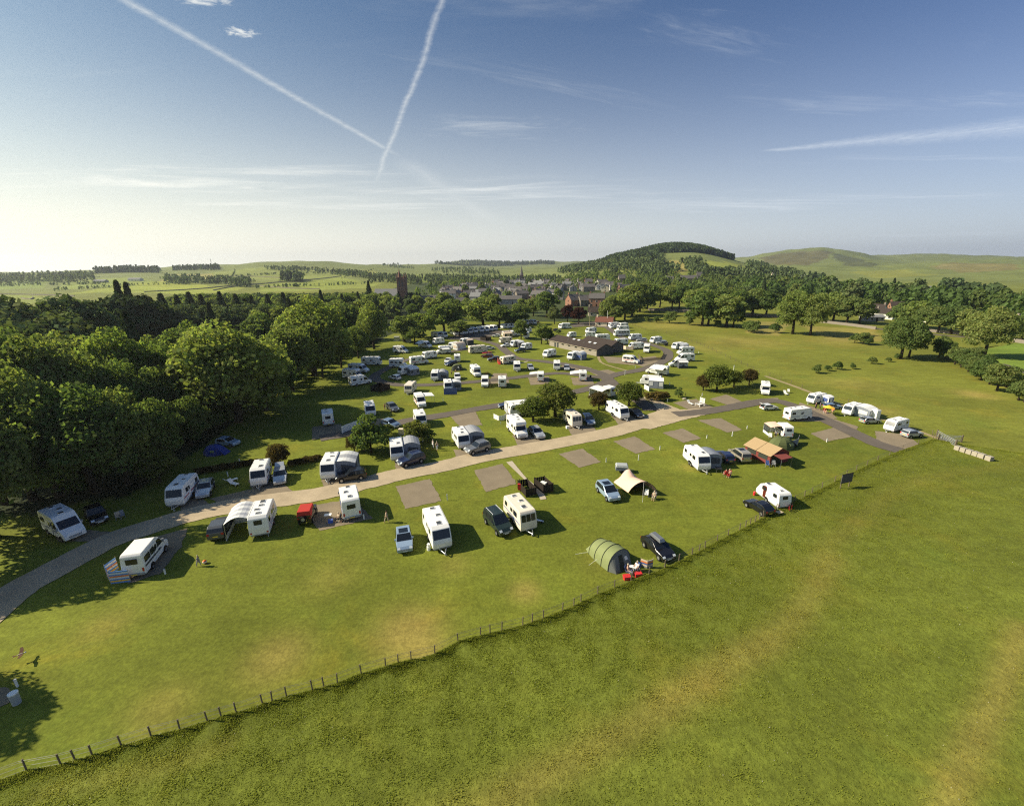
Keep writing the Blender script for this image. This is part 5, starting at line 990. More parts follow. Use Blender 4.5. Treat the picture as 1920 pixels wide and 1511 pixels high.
# ------------------------------------------------------------------ fences, gate, signs
def post_mesh(h,r,n=6): return MB().tube((0,0,-.05),(0,0,h),r,n).mesh()
PM=post_mesh(1.2,.055); PMS=post_mesh(1.15,.055)
def wire_fence(label,P,posts,me,z=(.3,.65,1.0,1.14),mat='wood_post',r=.012,lean=.05):
    o=root('wire_fence',P[0],0,label,'fence'); b=Vector(P[0]).to_3d(); rr=random.Random(2)
    for p in posts: link('post',me,mat,o,(p[0]-b.x,p[1]-b.y,0),(rr.uniform(-lean,lean),rr.uniform(-lean,lean),0))
    m=MB()
    for zz in z:
        for a,c in zip(P,P[1:]): m.tube((a[0]-b.x,a[1]-b.y,zz),(c[0]-b.x,c[1]-b.y,zz),r,3,caps=False)
    link('wire',m.mesh(),'wire',o); return o
POSTS=[(-34.38,20.82),(-32.45,21.32),(-30.55,21.73),(-29.81,21.91),(-28.92,22.32),(-27.44,22.96),(-25.85,23.57),(-24.2,24.1),(-22.59,24.73),(-21.74,25.02),(-20.81,25.34),(-19.21,25.98),(-18.62,26.28),(-17.7,26.66),(-15.89,27.18),(-15.11,27.56),(-14.18,27.87)]+[(-12.51,28.62),(-10.7,29.34),(-9.75,29.6),(-8.72,30.02),(-6.83,30.76),(-4.95,31.64),(-3.02,32.39),(-2.17,32.8),(-1.12,33.15),(0.8,34.02),(1.69,34.53),(2.78,35),(4.67,35.64),(5.85,36.33),(6.62,36.76),(8.5,37.63),(10.39,38.53),(12.36,39.5),(14.51,40.55),(16.55,41.57),(18.5,42.83)]+[(16.62,41.71),(18.5,42.85),(20.44,43.8),(21.49,44.39),(22.41,44.85),(24.43,46.02),(26.24,46.97),(28.22,48.15),(29.31,48.76),(30.16,49.26),(31.11,49.81),(31.95,50.24),(32.72,50.54),(33.68,51.02),(34.41,51.42),(35.4,51.97),(37.21,53.09),(38.2,53.66),(39.24,54.3),(41.51,55.39),(43.16,56.27),(45.66,57.77),(48.86,59.75),(52.1,61.85),(54.9,63.62),(57.95,65.62),(61.1,67.66),(64.89,69.96),(68.97,72.49),(73.89,75.44),(79.01,78.41)]
wire_fence('wire fence on weathered posts between the mown campsite and the rough meadow',FENCE,[(p[0],float(fence_y(p[0]))) for p in POSTS],PM)
RF=[(79.53,78.79),(80.93,80.56),(80.79,86.54),(80.22,93.38),(79.56,101.26),(78.02,107.83),(77.3,115.19),(76.85,124.19),(75.94,133.82)]+[(78.06,187.7),(76.99,195.84),(76.48,206.48),(74.66,216.31),(70.75,222.81),(68.44,229.59),(67.32,244.13),(66.72,254.83),(67.48,266.38)]
rp=[]
for a,b in zip(RF,RF[1:]):
    n=max(1,int(math.hypot(b[0]-a[0],b[1]-a[1])/4)); rp+=[(a[0]+(b[0]-a[0])*k/n,a[1]+(b[1]-a[1])*k/n) for k in range(n)]
wire_fence('long straight wire fence between the campsite and the big grazed field',RF,rp,PMS,(.4,.8,1.1),'wood_post',.01,.04)
def gate(p,q,label,h=1.2,nm='field_gate',mat='galv'):
    o=root(nm,p,heading(p,q),label,'gate'); L=math.hypot(q[0]-p[0],q[1]-p[1])
    for x in(0,L): link('post',MB().box(x-.09,x+.09,-.09,.09,0,h+.2).mesh(),'wood_post',o)
    for k in range(5): link('rail',MB().box(.12,L-.12,-.03,.03,.2+k*.24,.27+k*.24).mesh(),mat,o)
    link('brace',MB().slab([(.15,-.035,.2),(.35,-.035,.2),(L-.15,-.035,h-.05),(L-.35,-.035,h-.05)],.02).mesh(),mat,o); return o
gate((79.55,77.82),(83.2,77.07),'wide pale metal field gate at the corner where two fences meet')
gate((81.28,80.04),(79.96,74.85),'second metal gate standing open behind the wide pale gate')
for i,(x,y) in enumerate(((1572,458),(1602,468),(1633,478),(1665,488),(1697,499),(1735,512))):
    p=[(78.89,73.29),(79.08,72.44),(79.3,71.6),(79.55,70.77),(79.72,69.89),(79.92,68.87)][i]; q=[(79.08,72.44),(79.3,71.6),(79.55,70.77),(79.72,69.89),(79.92,68.87),(80.09,67.95)][i]
    o=root('block',(p[0],p[1]),heading(p,q),('pale concrete block nearest the field gate','second pale concrete block from the field gate','third pale concrete block from the field gate','fourth pale concrete block from the field gate','fifth pale concrete block from the field gate','last pale concrete block in the row, farthest from the field gate')[i],'block','row of concrete blocks by the gate')
    L=math.hypot(q[0]-p[0],q[1]-p[1])*.86; link('block_body',bevel_mesh([(x_,y_,z_) for z_ in(0,.85) for x_,y_ in((-L/2,-.4),(L/2,-.4),(L/2,.4),(-L/2,.4))],[(0,3,2,1),(4,5,6,7),(0,1,5,4),(1,2,6,5),(2,3,7,6),(3,0,4,7)],.04,2),'concrete',o); link('lifting_eye',MB().tube((-.15,0,.84),(0,0,.96),.02).tube((0,0,.96),(.15,0,.84),.02).mesh(),'steel',o)
p=(49.28,59.74); o=root('notice_board',p,R(18),'dark notice board on two posts in the meadow fence','sign'); link('panel',MB().box(-1.1,1.1,-.04,.04,1.0,2.35).mesh(),'cladding_dark',o); link('frame',MB().box(-1.16,1.16,-.05,.03,2.35,2.42).box(-1.16,1.16,-.05,.03,.93,1.0).mesh(),'wood_dark',o)
for s in(-.85,.85): link('post',MB().box(s-.05,s+.05,.04,.13,0,2.35).mesh(),'wood_post',o)
# timber enclosures that hide taps and drains
def enclosure(A,B,C_,D_,label,mat,h=1.25,gap=.04,cat='fence enclosure',open_side=None):
    o=root('timber_enclosure',A,0,label,cat,'timber service enclosures'); b=Vector(A).to_3d(); P=[Vector(q).to_3d()-b for q in(A,B,C_,D_)]
    for i in range(4):
        if i==open_side: continue
        a,c=P[i],P[(i+1)%4]; L=(c-a).length; n=max(2,int(L/.32)); d=(c-a)/n; t=math.atan2(d.y,d.x)
        me=MB().box(gap/2,L/n-gap/2,-.02,.02,.08,h).mesh()
        for k in range(n): link('plank',me,mat,o,a+d*k,(0,0,t))
        for z in(.3,h-.2): link('rail',MB().box(0,L,.02,.07,z,z+.08).mesh(),mat,o,a,(0,0,t))
    for q in P: link('post',MB().box(-.06,.06,-.06,.06,0,h+.12).mesh(),mat,o,q)
    return o
enclosure((0.78,60.72),(1.92,57.86),(3.38,58.52),(2.2,61.25),'dark slatted timber bay with a red cabinet beside the concrete path','wood_dark')
enclosure((3.26,61.23),(4.51,58.85),(5.93,59.35),(4.81,61.77),'larger dark slatted timber bay holding a white sink by the concrete path','wood_dark',1.4)
p=(1.03,59.98); o=root('fire_point',p,0,'red fire extinguisher box fixed to the dark timber bay','fire point'); link('cabinet',MB().box(-.28,.2,-.3,-.05,.2,1.1).mesh(),'plastic_red',o); link('post',MB().tube((0,0,0),(0,0,1.9),.05).mesh(),'wood_dark',o); link('tap_lid',MB().box(-.3,.22,-.32,-.03,1.1,1.16).mesh(),'plastic_red',o)
p=(4.65,60.83); o=root('sink_unit',p,R(-35),'white plastic sink unit inside the larger timber bay','sink'); link('basin',MB().box(-.45,.45,-.3,.3,.7,.9).mesh(),'plastic_white',o)
for s in(-1,1): link('leg',MB().box(s*.38-.04,s*.38+.04,-.25,.25,0,.7).mesh(),'plastic_white',o)
link('tap',MB().tube((0,.2,.9),(0,.2,1.15),.025).tube((0,.2,1.15),(0,.02,1.12),.02).mesh(),'steel',o)
enclosure((-37.85,116.16),(-34.88,114.96),(-33.19,117.81),(-36.56,119.9),'dark brown timber bin enclosure standing in the tree shade near three motorhomes','wood_dark',1.5)
enclosure((-13.96,201.48),(-11.3,198.12),(-9.05,200.08),(-11.6,203.79),'dark brown timber bin enclosure on the grass below the stored caravans','wood_dark',1.5)
enclosure((46.25,161.08),(44.78,151.65),(52.65,154.98),(56.43,163.69),'low brown post and plank rail round the loop turning area','wood_post',.9,.12,'fence',3)
def picket(P,label,mat='plastic_white',h=1.1,w=.16):
    o=root('picket_screen',P[0],0,label,'windbreak','pale screens beside caravans'); b=Vector(P[0]).to_3d()
    for a,c in zip(P,P[1:]):
        a,c=Vector(a).to_3d()-b,Vector(c).to_3d()-b; L=(c-a).length; n=max(2,int(L/.55)); d=(c-a)/n; t=math.atan2(d.y,d.x); me=MB().box(.02,L/n-.02,-.015,.015,.05,h).mesh()
        for k in range(n): link('panel',me,mat,o,a+d*k,(0,0,t))
        link('post',MB().tube((0,0,0),(0,0,h+.1),.03).mesh(),mat,o,a)
    return o
picket([(-4.03,92.92),(-2.91,91.34),(-1.78,91.7),(-1.17,93.63)],'white picket screen round the awning by the big hawthorn')
picket([(44.29,176.32),(44.88,174.26),(47.38,173.74),(48.96,176.09)],'cream cloth screen in front of the caravan near the washroom gable','awning_beige',1.4)
# small posts and site furniture
def marker(p,label,h=.9,mat='plastic_white',nm='marker_post',r=.06,cap=True):
    o=root(nm,p,0,label,'post','white pitch posts'); link('shaft',MB().box(-r,r,-r,r,0,h).mesh(),mat,o)
    if cap: link('cap',MB().box(-r-.02,r+.02,-r-.02,r+.02,h,h+.05).mesh(),'plastic_grey',o)
for p,l,h in (((21.52,70.3),'white water point post near the two empty gravel pitches',1.0),((42.58,80.97),'white water point post beside the motorhome with the cream awning',1.0),((34.28,132.05),'tall white post at the junction of the camp lanes',1.5),((40.03,141.99),'short white post below the high-top campervan',.6),((43.62,119.77),'white pitch post on the lawn right of the porch awning',.7),((70.11,165.77),'white post by the far field fence',.7),
 ((69.77,137.49),'white post standing behind the hawthorn clump',1.5),((37.74,104.04),'white pitch post below the tawny reed clump',.8),((48.05,108.65),'white pitch post beside the white garden seat',.8),((15.85,69.61),'white pitch post between two empty gravel pitches',.7),((26.57,74.65),'white pitch post beside the far empty pitch',.7),((-9.38,57.18),'white pitch post at the corner of the large empty pitch',.9),((-19.76,52.39),'white pitch post by the motorhome with four roof vents',.7),((-38.17,41.57),'white pitch post on the shaded pitch of the striped campervan',.6),((-46.26,69.83),'white post in the shade above the two loungers',1.1),((-45.71,65.46),'white service post beside the two loungers',.8),
 ((58.69,77.68),'white pitch post at the tip of the wide empty pitch',.7),((37.31,80.08),'white pitch post near the long gravel pitches',.6),((47.56,85.11),'white pitch post above the long gravel pitch',.6),((-17.07,79.66),'white service post beside the rounded shrub',1.0),((43.61,119.69),'white pitch post beside the guyed porch awning',.8),((-2.41,89.1),'dark bollard on the lawn behind the luton motorhome',.5),((-17.03,106.06),'thin white pitch post on the middle lawn',.8)):
    marker(p,l,h)
p=(-38.46,26.41); o=root('litter_bin',p,0,'grey and white litter bin standing in tree shade at the lawn edge','bin'); link('body',MB().tube((0,0,0),(0,0,.95),.27,12,.29).mesh(),'plastic_grey',o); link('lid',MB().tube((0,0,.95),(0,0,1.05),.31,12).mesh(),'plastic_white',o)
marker((-39.93,27.85),'thin white post beside the litter bin',.7)
p=(-42.07,30.36); o=root('bird',(p[0],p[1],.7),R(40),'brown bird of prey gliding with spread wings over the lawn','bird')
link('body',MB().ball((0,0,0),.26,.07,.07,8,5).mesh(smooth=True),'cloth_beige',o); link('head',MB().ball((.28,0,.02),.07,.05,.05,7,4).mesh(smooth=True),'awning_pale',o); link('tail',MB().slab([(-.2,-.04,0),(-.2,.04,0),(-.55,.16,0),(-.42,0,0),(-.55,-.16,0)],.012).mesh(),'bird_brown',o)
for s in(-1,1): link('wing',MB().slab([(.12,s*.05,.02),(.18,s*.35,.10),(.06,s*.78,.16),(-.10,s*.70,.15),(-.08,s*.35,.09),(-.12,s*.05,.01)][::s],.015).mesh(),'bird_brown',o)
sheet('gravel_pitch',[(-43.25,27.27),(-40.87,27.81),(-39.01,26.77),(-40.13,25.27)],'pitch_gravel',.03)
# ------------------------------------------------------------------ vehicles: near rows
V('motorhome|low|6.6',(-56.7,49.63),(-53.71,48.05),'white low-profile motorhome parked alone in deep tree shade','motorhomes on the campsite')
V('estate',(-55.66,52.95),(-53.98,51.63),'black car in deep tree shade beside the lone motorhome',skin='black')
chair((-52.77,52.9),(-50.8,51.16),'pale folding chair in tree shade beyond the black car','cloth_beige'); chair((-52.53,53.25),(-50.33,51.15),'second folding chair beside the pale one in tree shade','cloth_grey')
v=V('motorhome|van|5.9',(-41.5,43.55),(-42.17,46.07),'white high-roofed campervan with black swoosh beside the striped windbreak',stripe='vent_dark')
windbreak([(-44.05,42.49),(-44.15,41.15),(-42.72,39.99),(-40.96,40.34)],1.5,'striped blue orange and yellow windbreak behind the high-roofed campervan',['cloth_sky','plastic_yellow','cloth_sky','awning_pale','cloth_orange','cloth_sky','awning_pale','cloth_sky'])
person('walk',(-35.31,42.84),(-34.71,42.83),'child in grey clothes walking on the open lawn near an orange ball','cloth_grey','cloth_grey','hair_pale',.8)
p=(-35,43.37); o=root('beach_ball',p,0,'orange beach ball on the lawn beside the child','ball'); link('ball_skin',MB().ball((0,0,.22),.22,.22,.22,12,8).mesh(smooth=True),'plastic_orange',o); link('ball_band',MB().tube((0,0,.15),(0,0,.29),.223,14).mesh(smooth=True),'plastic_white',o)
V('caravan|new|6.2|3',(-47.68,58.32),(-47.1,56.05),'white caravan with blue-edged roof half in shade beside a silver estate')
V('estate|rails',(-45.7,60.04),(-45.03,58.53),'silver estate car beside the caravan at the wood edge',skin='silver')
lounger((-44.16,63.45),(-43.61,64.17),'white sun lounger on sunlit grass near the small hedge'); lounger((-43.19,62.6),(-41.96,62.05),'second white sun lounger tilted beside the first')
V('caravan|new|5.4|2',(-39.25,63.78),(-38.56,61.7),'white caravan with open-tailgate silver estate beside it, below the slim lawn tree')
V('estate|tailgate',(-36.53,64.04),(-35.69,62.23),'silver estate car with tailgate and doors open beside a white caravan',skin='silver')
v=V('caravan|new|6.0|3',(-29.25,66.06),(-28.85,63.98),'white caravan with pale awning edged in orange behind a black estate')
awning(v,1,-2.6,1.5,2.7,2.4,2.0,'pale grey awning with an orange end strip beside a black estate','awning_pale','awning_mid',stripes=['awning_pale','awning_grey','awning_pale'])
V('estate',(-25.4,64.11),(-26.7,63.66),'black estate car parked across the front of the orange-edged awning',skin='black')
v=V('caravan|new|5.6|2',(-20.31,72.77),(-19.69,70.7),'blue-tinted white caravan behind a navy off-road car')
awning(v,1,-2.2,1.4,2.7,2.35,2.0,'rounded grey awning on the caravan behind the navy off-road car','awning_grey','awning_mid',arch=.45)
V('suv|rails',(-17.15,69.64),(-18.28,68.72),'navy off-road car with roof rails parked at the track edge',skin='navy')
v=V('caravan|new|6.0|3',(-9.6,77.96),(-8.7,75.43),'white caravan with three roof hatches behind a grey off-road car')
awning(v,1,-2.3,1.6,2.8,2.4,2.0,'dark grey awning behind the grey off-road car','awning_grey','awning_mid',arch=.4)
V('suv|rails',(-6.28,74.49),(-7.65,73.53),'grey off-road car with pale roof rails parked at the track edge',skin='grey')
for nm,p,q,s in (('person in white shorts near the rounded shrub',(-14.51,76.21),(-13.83,76.72),'cloth_white'),('person in pale clothes standing near the rounded shrub',(-13.65,75.29),(-14.6,76.74),'cloth_beige')): person('stand',p,q,nm,s,'cloth_white','hair_pale')
V('motorhome|luton|7.0',(0.96,83.33),(2.04,80.18),'large white luton motorhome beside a silver estate by the hawthorn')
V('estate|rails',(4.77,82.15),(5.3,80.71),'silver-grey estate car beside the large luton motorhome',skin='silver')
V('caravan|old|5.6|2',(12.61,88.71),(13.26,86.36),'cream caravan under the big hawthorn with a blue-grey hatchback',skin='cream_panel',stripe='stripe_beige')
V('mpv|sunroof',(16.03,89.35),(16.34,87.54),'blue-grey people carrier with dark roof beside the cream caravan',skin='steel_blue')
V('caravan|new|7.2|4|twin',(23.18,94.01),(24.24,90.63),'long white twin-axle caravan with a black saloon beside it')
V('fastback',(27.3,93.66),(27.72,92.07),'black car beside the long twin-axle caravan',skin='black')
p=(11.34,86.27); o=root('water_carrier',p,R(20),'white square water carrier beside the cream caravan','water container'); link('tank',MB().box(-.3,.3,-.25,.25,0,.55).mesh(),'plastic_white',o); link('handle',MB().tube((-.2,0,.62),(.2,0,.62),.03).tube((-.2,0,.55),(-.2,0,.62),.02).tube((.2,0,.55),(.2,0,.62),.02).mesh(),'plastic_grey',o)
V('suv',(-36.84,49.53),(-37.68,52.23),'grey off-road car seen from behind beside the striped canopy',skin='dark_grey')
v=V('caravan|new|6.0|4',(-32.14,50.87),(-33.14,53.93),'white caravan seen from behind with a striped arched canopy')
awning(v,1,-2.2,1.9,2.5,2.4,2.0,'arched canopy with white and dark strips and a shaded open front',style='open',stripes=['awning_pale','stripe_grey','awning_pale','stripe_grey','awning_pale','stripe_grey','awning_pale'],arch=.5,wall='awning_pale')
V('jeep|soft',(-27.2,52.49),(-27.69,54.76),'open black jeep with red soft top and spare wheel on its back',skin='black')
v=V('motorhome|low|6.6',(-22.43,54.92),(-23.75,57.83),'white motorhome seen from behind with four dark roof hatches')
table((-24.53,52.47),10,'white-topped folding table with blue bags between the jeep and a motorhome')
p=(-23.89,51.62); o=root('cool_bag',p,R(15),'blue cool bag under the white-topped table','bag'); link('body',MB().box(-.3,.3,-.2,.2,0,.4).mesh(),'plastic_blue',o); link('lid',MB().box(-.32,.32,-.22,.22,.4,.46).mesh(),'awning_blue',o)
chair((-22.95,51.94),(-23.37,51.61),'dark folding chair next to the white-topped table','cloth_dark'); person('sit',(-22.95,51.94),(-23.37,51.61),'person with pale sunhat seated by the white-topped table','cloth_beige','cloth_dark','hair_pale')
chair((-22.23,51.99),(-22.64,51.6),'second dark folding chair behind the motorhome with four hatches','cloth_dark'); person('sit',(-22.23,51.99),(-22.64,51.6),'person in dark top seated behind the motorhome with four hatches','cloth_dark','cloth_dark')
person('walk',(-16.52,51.5),(-16.06,51.49),'person in olive clothes standing alone on the lawn near a silver-blue hatchback','cloth_beige','cloth_beige','hair_dark')
V('hatch|sunroof',(-13.1,46.62),(-12.68,45.19),'silver-blue hatchback with dark sunroof on the open lawn',skin='silver_blue')
V('caravan|new|6.6|3',(-9.36,47.95),(-8.45,45.67),'large white caravan with one big roof hatch on the open lawn',)
p=(-9.97,45.56); o=root('water_roll',p,R(10),'white water barrel standing at the corner of the large caravan','water container'); link('barrel',MB().tube((0,0,0),(0,0,.45),.24,12).tube((0,0,.5),(0,0,.8),.19,12).mesh(),'plastic_white',o); link('handle',MB().tube((-.2,0,.8),(0,0,1.0),.02).tube((.2,0,.8),(0,0,1.0),.02).mesh(),'plastic_grey',o)
V('minivan|rails',(-1.96,50.08),(-1.08,48.51),'dark green minivan with pale roof bars beside the cream caravan',skin='dark_green')
V('caravan|old|6.0|3',(0.87,51.4),(1.69,49.5),'cream caravan with a three-pane front window on the open lawn',skin='cream_panel',stripe='stripe_blue')
p=(3.49,51.36); o=root('tow_jack',p,R(-25),'pale folded wheeled trolley on the grass beside the cream caravan','trolley'); link('deck',MB().box(-.5,.5,-.15,.15,.15,.25).mesh(),'plastic_white',o); link('handle',MB().tube((-.45,0,.2),(-.7,0,.75),.03).mesh(),'steel',o); link('wheel',MB().tube((.35,-.2,.13),(.35,.2,.13),.13,8).mesh(),'rubber',o)
V('mpv|sunroof',(13.71,58.09),(14.17,56.47),'pale blue people carrier with a dark glass roof beside the peach tent',skin='silver_blue')
p=(17.6,65.98); o=root('luggage_trailer',p,R(-8),'small dark box trailer with pale frame behind the peach tent','trailer'); link('tub',MB().box(-.95,.95,-.62,.62,.42,1.05).mesh(),'awning_mid',o); link('cover',bevel_mesh([(x,y,z) for z,q in((1.06,1),(1.35,.85)) for x,y in((-1*q,-.65*q),(1*q,-.65*q),(1*q,.65*q),(-1*q,.65*q))],[(0,3,2,1),(4,5,6,7),(0,1,5,4),(1,2,6,5),(2,3,7,6),(3,0,4,7)],.05,1),'plastic_grey',o); link('drawbar',MB().tube((.95,0,.45),(1.9,0,.45),.04).mesh(),'galv',o)
for s in(-1,1): link('wheel',MB().tube((0,s*.66,.28),(0,s*.8,.28),.28,12).mesh(),'rubber',o); link('frame_rail',MB().box(-1.0,1.0,s*.63-.03,s*.63+.03,1.0,1.06).mesh(),'plastic_white',o)
# peach tarpaulin tent: ridge at the back, arched open mouth towards the campers
def tarp_tent():
    A=Vector((15.49,62.15)).to_3d(); B=Vector((16.76,58.28)).to_3d(); C_=Vector((20.93,58.03)).to_3d(); D_=Vector((19.21,63.66)).to_3d(); c=(A+B+C_+D_)/4
    o=root('tarp_tent',c,0,'peach tarpaulin tent with a pointed peak and an arched dark opening','tent','tents')
    n=10; rows=[]; m=MB(); vs=[]
    for i in range(n+1):
        u=i/n
        for j in range(n+1):
            v=j/n; g=(A*(1-u)+D_*u)*(1-v)+(B*(1-u)+C_*u)*v-c
            arch=2.05*math.sin(math.pi*min(1,u*.93+.02))**.7; peak=2.05*math.exp(-((u-.55)**2)/.075-((v-.12)**2)/.06)
            z=.12+max(arch*(.30+.70*v**.8),peak)*(1 if 0<u<1 else .25)
            vs.append((g.x,g.y,z if 0<i<n else .1+.25*v))
    fs=[(i*(n+1)+j,(i+1)*(n+1)+j,(i+1)*(n+1)+j+1,i*(n+1)+j+1) for i in range(n) for j in range(n)]
    bm=bmesh.new(); V_=[bm.verts.new(p) for p in vs]; [bm.faces.new([V_[k] for k in f]) for f in fs]; me=bpy.data.meshes.new('fly'); bm.to_mesh(me); bm.free(); me.shade_smooth()
    link('fly_sheet',me,'canvas_pink',o)
    m=MB(); edge=[vs[i*(n+1)+n] for i in range(n+1)]
    for a,b in zip(edge,edge[1:]): m.tube(a,b,.04,5,caps=False)
    link('arch_pole',m.mesh(),'tent_dark',o)
    iv=[vs[i*(n+1)+5] for i in range(n+1)]; m=MB(); m.add([(x*.97,y*.97,z*.93) for x,y,z in iv]+[(x*.97,y*.97,0) for x,y,z in iv],[(i,i+1,n+2+i,n+1+i) for i in range(n)]); link('inner_wall',m.mesh(),'tent_dark',o)
    b=Vector(vs[5*(n+1)+n]); link('pole',MB().tube((b.x,b.y,0),b,.03).mesh(),'wood_pale',o); link('guy_line',MB().tube(b,(b.x-.6,b.y-2.0,0),.015,4).mesh(),'plastic_white',o)
tarp_tent()
chair((19.25,57.79),(18.76,56.39),'white and black folding chair in the mouth of the peach tent','plastic_white'); chair((20.09,56.96),(19.49,56.05),'folding chair under a person in front of the peach tent','cloth_grey'); person('sit',(20.09,56.96),(19.49,56.05),'person in beige seated in front of the peach tent','cloth_beige','cloth_beige','hair_pale')
tunnel_tent((10.78,43.69),(11.93,41.82),3.5,3.3,2.1,'olive green tunnel tent with dark hoops and a grey front',['tent_lime','tent_lime','tent_lime'],'tent_grey')
chair((12.39,40.84),(12.85,40.64),'folding chair nearest the green tunnel tent','cloth_blue'); person('sit',(12.39,40.84),(12.85,40.64),'person in white shorts seated at the green tunnel tent','skin','cloth_white','hair_pale')
chair((13.4,41.3),(12.8,40.93),'folding chair facing the green tunnel tent beside the meadow fence','cloth_blue'); person('sit',(13.4,41.3),(12.8,40.93),'person in white shirt and hat seated by the striped windbreak','cloth_white','cloth_grey','hair_pale')
for p,l in (((12.06,40.09),'red cool box on the grass nearest the fence post'),((13.36,40.57),'red cool box beside the person in a white shirt')):
    o=root('cool_box',p,R(8),l,'cool box','red cool boxes'); link('box_body',MB().box(-.36,.36,-.25,.25,0,.36).mesh(),'plastic_red',o); link('lid',MB().box(-.39,.39,-.28,.28,.36,.44).mesh(),'plastic_red',o)
table((12.98,41.41),-20,'small folding table between the two people at the green tunnel tent','plastic_white',.7,.5,.6)
windbreak([(14.09,42.19),(14.69,41.78),(15.39,42.07)],1.0,'low striped windbreak in the shadow of the green tunnel tent',['cloth_grey','awning_beige','stripe_blue','cloth_orange','awning_beige'])
V('fastback|box',(16.73,44.69),(17.21,43.39),'black hatchback with a grey roof box beside the meadow fence',skin='black')
# ------------------------------------------------------------------ vehicles: right-hand lawn
v=V('caravan|new|6.2|2|twin',(30.49,68.14),(30.71,65.05),'white twin-axle caravan with a dark grey awning on its far side')
awning(v,1,-1.6,1.5,2.4,2.3,2.0,'dark grey awning hidden behind the twin-axle caravan','awning_mid','awning_mid')
V('estate',(36.08,70.33),(35.93,72.37),'dark estate car squeezed beside the dark grey awning',skin='navy')
V('minivan|sunroof',(38.87,70.67),(38.68,73.58),'champagne minivan with dark roof beside the tan frame tent',skin='champagne')
def frame_tent():
    A=Vector((40.79,72.68)).to_3d(); B=Vector((42.54,67.89)).to_3d(); ang=math.atan2((B-A).y,(B-A).x); L=(B-A).length; o=root('frame_tent',A,ang,'tan-roofed frame tent with dark red walls and a small porch','tent','tents'); W=4.2
    m=MB(); eh,rh=1.75,2.75
    m.add([(0,0,0),(L,0,0),(L,W,0),(0,W,0),(0,0,eh),(L,0,eh),(L,W,eh),(0,W,eh),(0,W/2,rh),(L,W/2,rh)],[(0,1,5,4),(2,3,7,6),(1,2,6,9,5),(3,0,4,8,7)]); w=link('wall',m.mesh(),'canvas_red',o)
    for k in range(2):
        x0,x1=L*k/2-.15,L*(k+1)/2+(.25 if k else 0)
        for s in(0,1):
            P=[(x0,-.35,eh-.1),(x1,-.35,eh-.1),(x1,W/2,rh+.03),(x0,W/2,rh+.03)] if s==0 else [(x1,W+.35,eh-.1),(x0,W+.35,eh-.1),(x0,W/2,rh+.03),(x1,W/2,rh+.03)]
            link('roof_panel',MB().slab(P,.04).mesh(),'canvas_ochre',o)
    link('porch_roof',MB().slab([(L,.2,1.95),(L+1.9,.2,1.75),(L+1.9,2.6,1.75),(L,2.6,1.95)],.03).mesh(),'canvas_red',o)
    for y in(.25,2.55): link('pole',MB().tube((L+1.85,y,0),(L+1.85,y,1.75),.025).mesh(),'steel',o)
    link('side_window',MB().box(L*.1,L*.45,-.03,.01,.7,1.5).mesh(),'tent_dark',w); link('side_window',MB().box(L*.55,L*.9,-.03,.01,.7,1.5).mesh(),'tent_dark',w); link('doorway',MB().box(L-.01,L+.03,.4,2.4,.02,1.8).mesh(),'tent_dark',w)
    return o
frame_tent()
chair((41.94,67.39),(41.54,66.09),'folding chair under the dark red porch','cloth_blue'); chair((43.02,67.51),(42.47,66.07),'second folding chair under the dark red porch','cloth_grey')
table((33.02,65.42),-10,'dark square table beside the twin-axle caravan','plastic_black',.9,.9,.75)
chair((33.52,64.04),(33.53,64.85),'red folding chair at the dark square table','cloth_red'); person('sit',(33.52,64.04),(33.53,64.85),'person in red top seated near the dark square table','cloth_red','skin','hair_dark')
chair((33.97,63.83),(33.07,62.85),'second red folding chair beside the dark square table','cloth_red'); person('sit',(33.97,63.83),(33.07,62.85),'person with bare arms in the second red chair','skin','cloth_red','hair_pale')
v=V('caravan|mini|5.4|2',(36.39,56.01),(35.94,58.98),'small white caravan with its dark red door open beside the meadow fence',door='paint_maroon')
V('fastback',(33.18,53.65),(32.52,55.55),'black hatchback parked against the small white caravan',skin='black')
p=(34.9,57.96); o=root('gas_bottle',p,0,'red gas bottle at the front of the small white caravan','gas bottle'); link('bottle',MB().tube((0,0,0),(0,0,.5),.17,10).tube((0,0,.5),(0,0,.6),.17,10,.08).mesh(),'plastic_red',o); link('valve',MB().tube((0,0,.6),(0,0,.72),.04).mesh(),'steel',o)
bike((37.24,53.58),70,'bicycle leaning behind the small white caravan'); bike((37.74,53.77),60,'second bicycle behind the small white caravan')
table((35.32,52.49),20,'low wooden table between the black hatchback and the fence','wood_pale',.9,.6,.5)
v=V('motorhome|van|5.6',(52.61,81.75),(52.96,86.1),'pop-top campervan hidden behind a salmon awning'); awning(v,1,-1.6,1.5,2.2,2.3,2.0,'salmon awning with shaded porch beside the olive tent','canvas_pink','awning_pale',style='open',W=2.0,arch=.1)
dome_tent((48.85,75.55),(51.11,76.41),5.0,3.8,2.0,'olive dome tent with pale window beside the salmon awning','tent_olive','tent_grey')
windbreak([(49.81,74.81),(52.22,76.2),(53.42,77.76)],1.3,'plain grey windbreak at the end of the olive dome tent',['awning_mid','awning_mid'])
chair((49.28,79.8),(48.14,77.41),'white folding chair in the salmon awning','plastic_white'); person('sit',(50.93,80.77),(49.19,78.34),'person seated in the shade of the salmon awning','cloth_grey','cloth_dark')
V('motorhome|aclass|7.0',(61.05,90.67),(64.23,91.47),'white coachbuilt motorhome side-on beside the tarmac lane')
V('hatch|tailgate',(58.72,97.42),(60.48,97.66),'white hatchback with its tailgate raised on the lawn inside the bend',skin='white')
V('motorhome|luton|6.6',(65.25,111.25),(63.55,107.77),'white luton motorhome facing the bend in the tarmac lane')
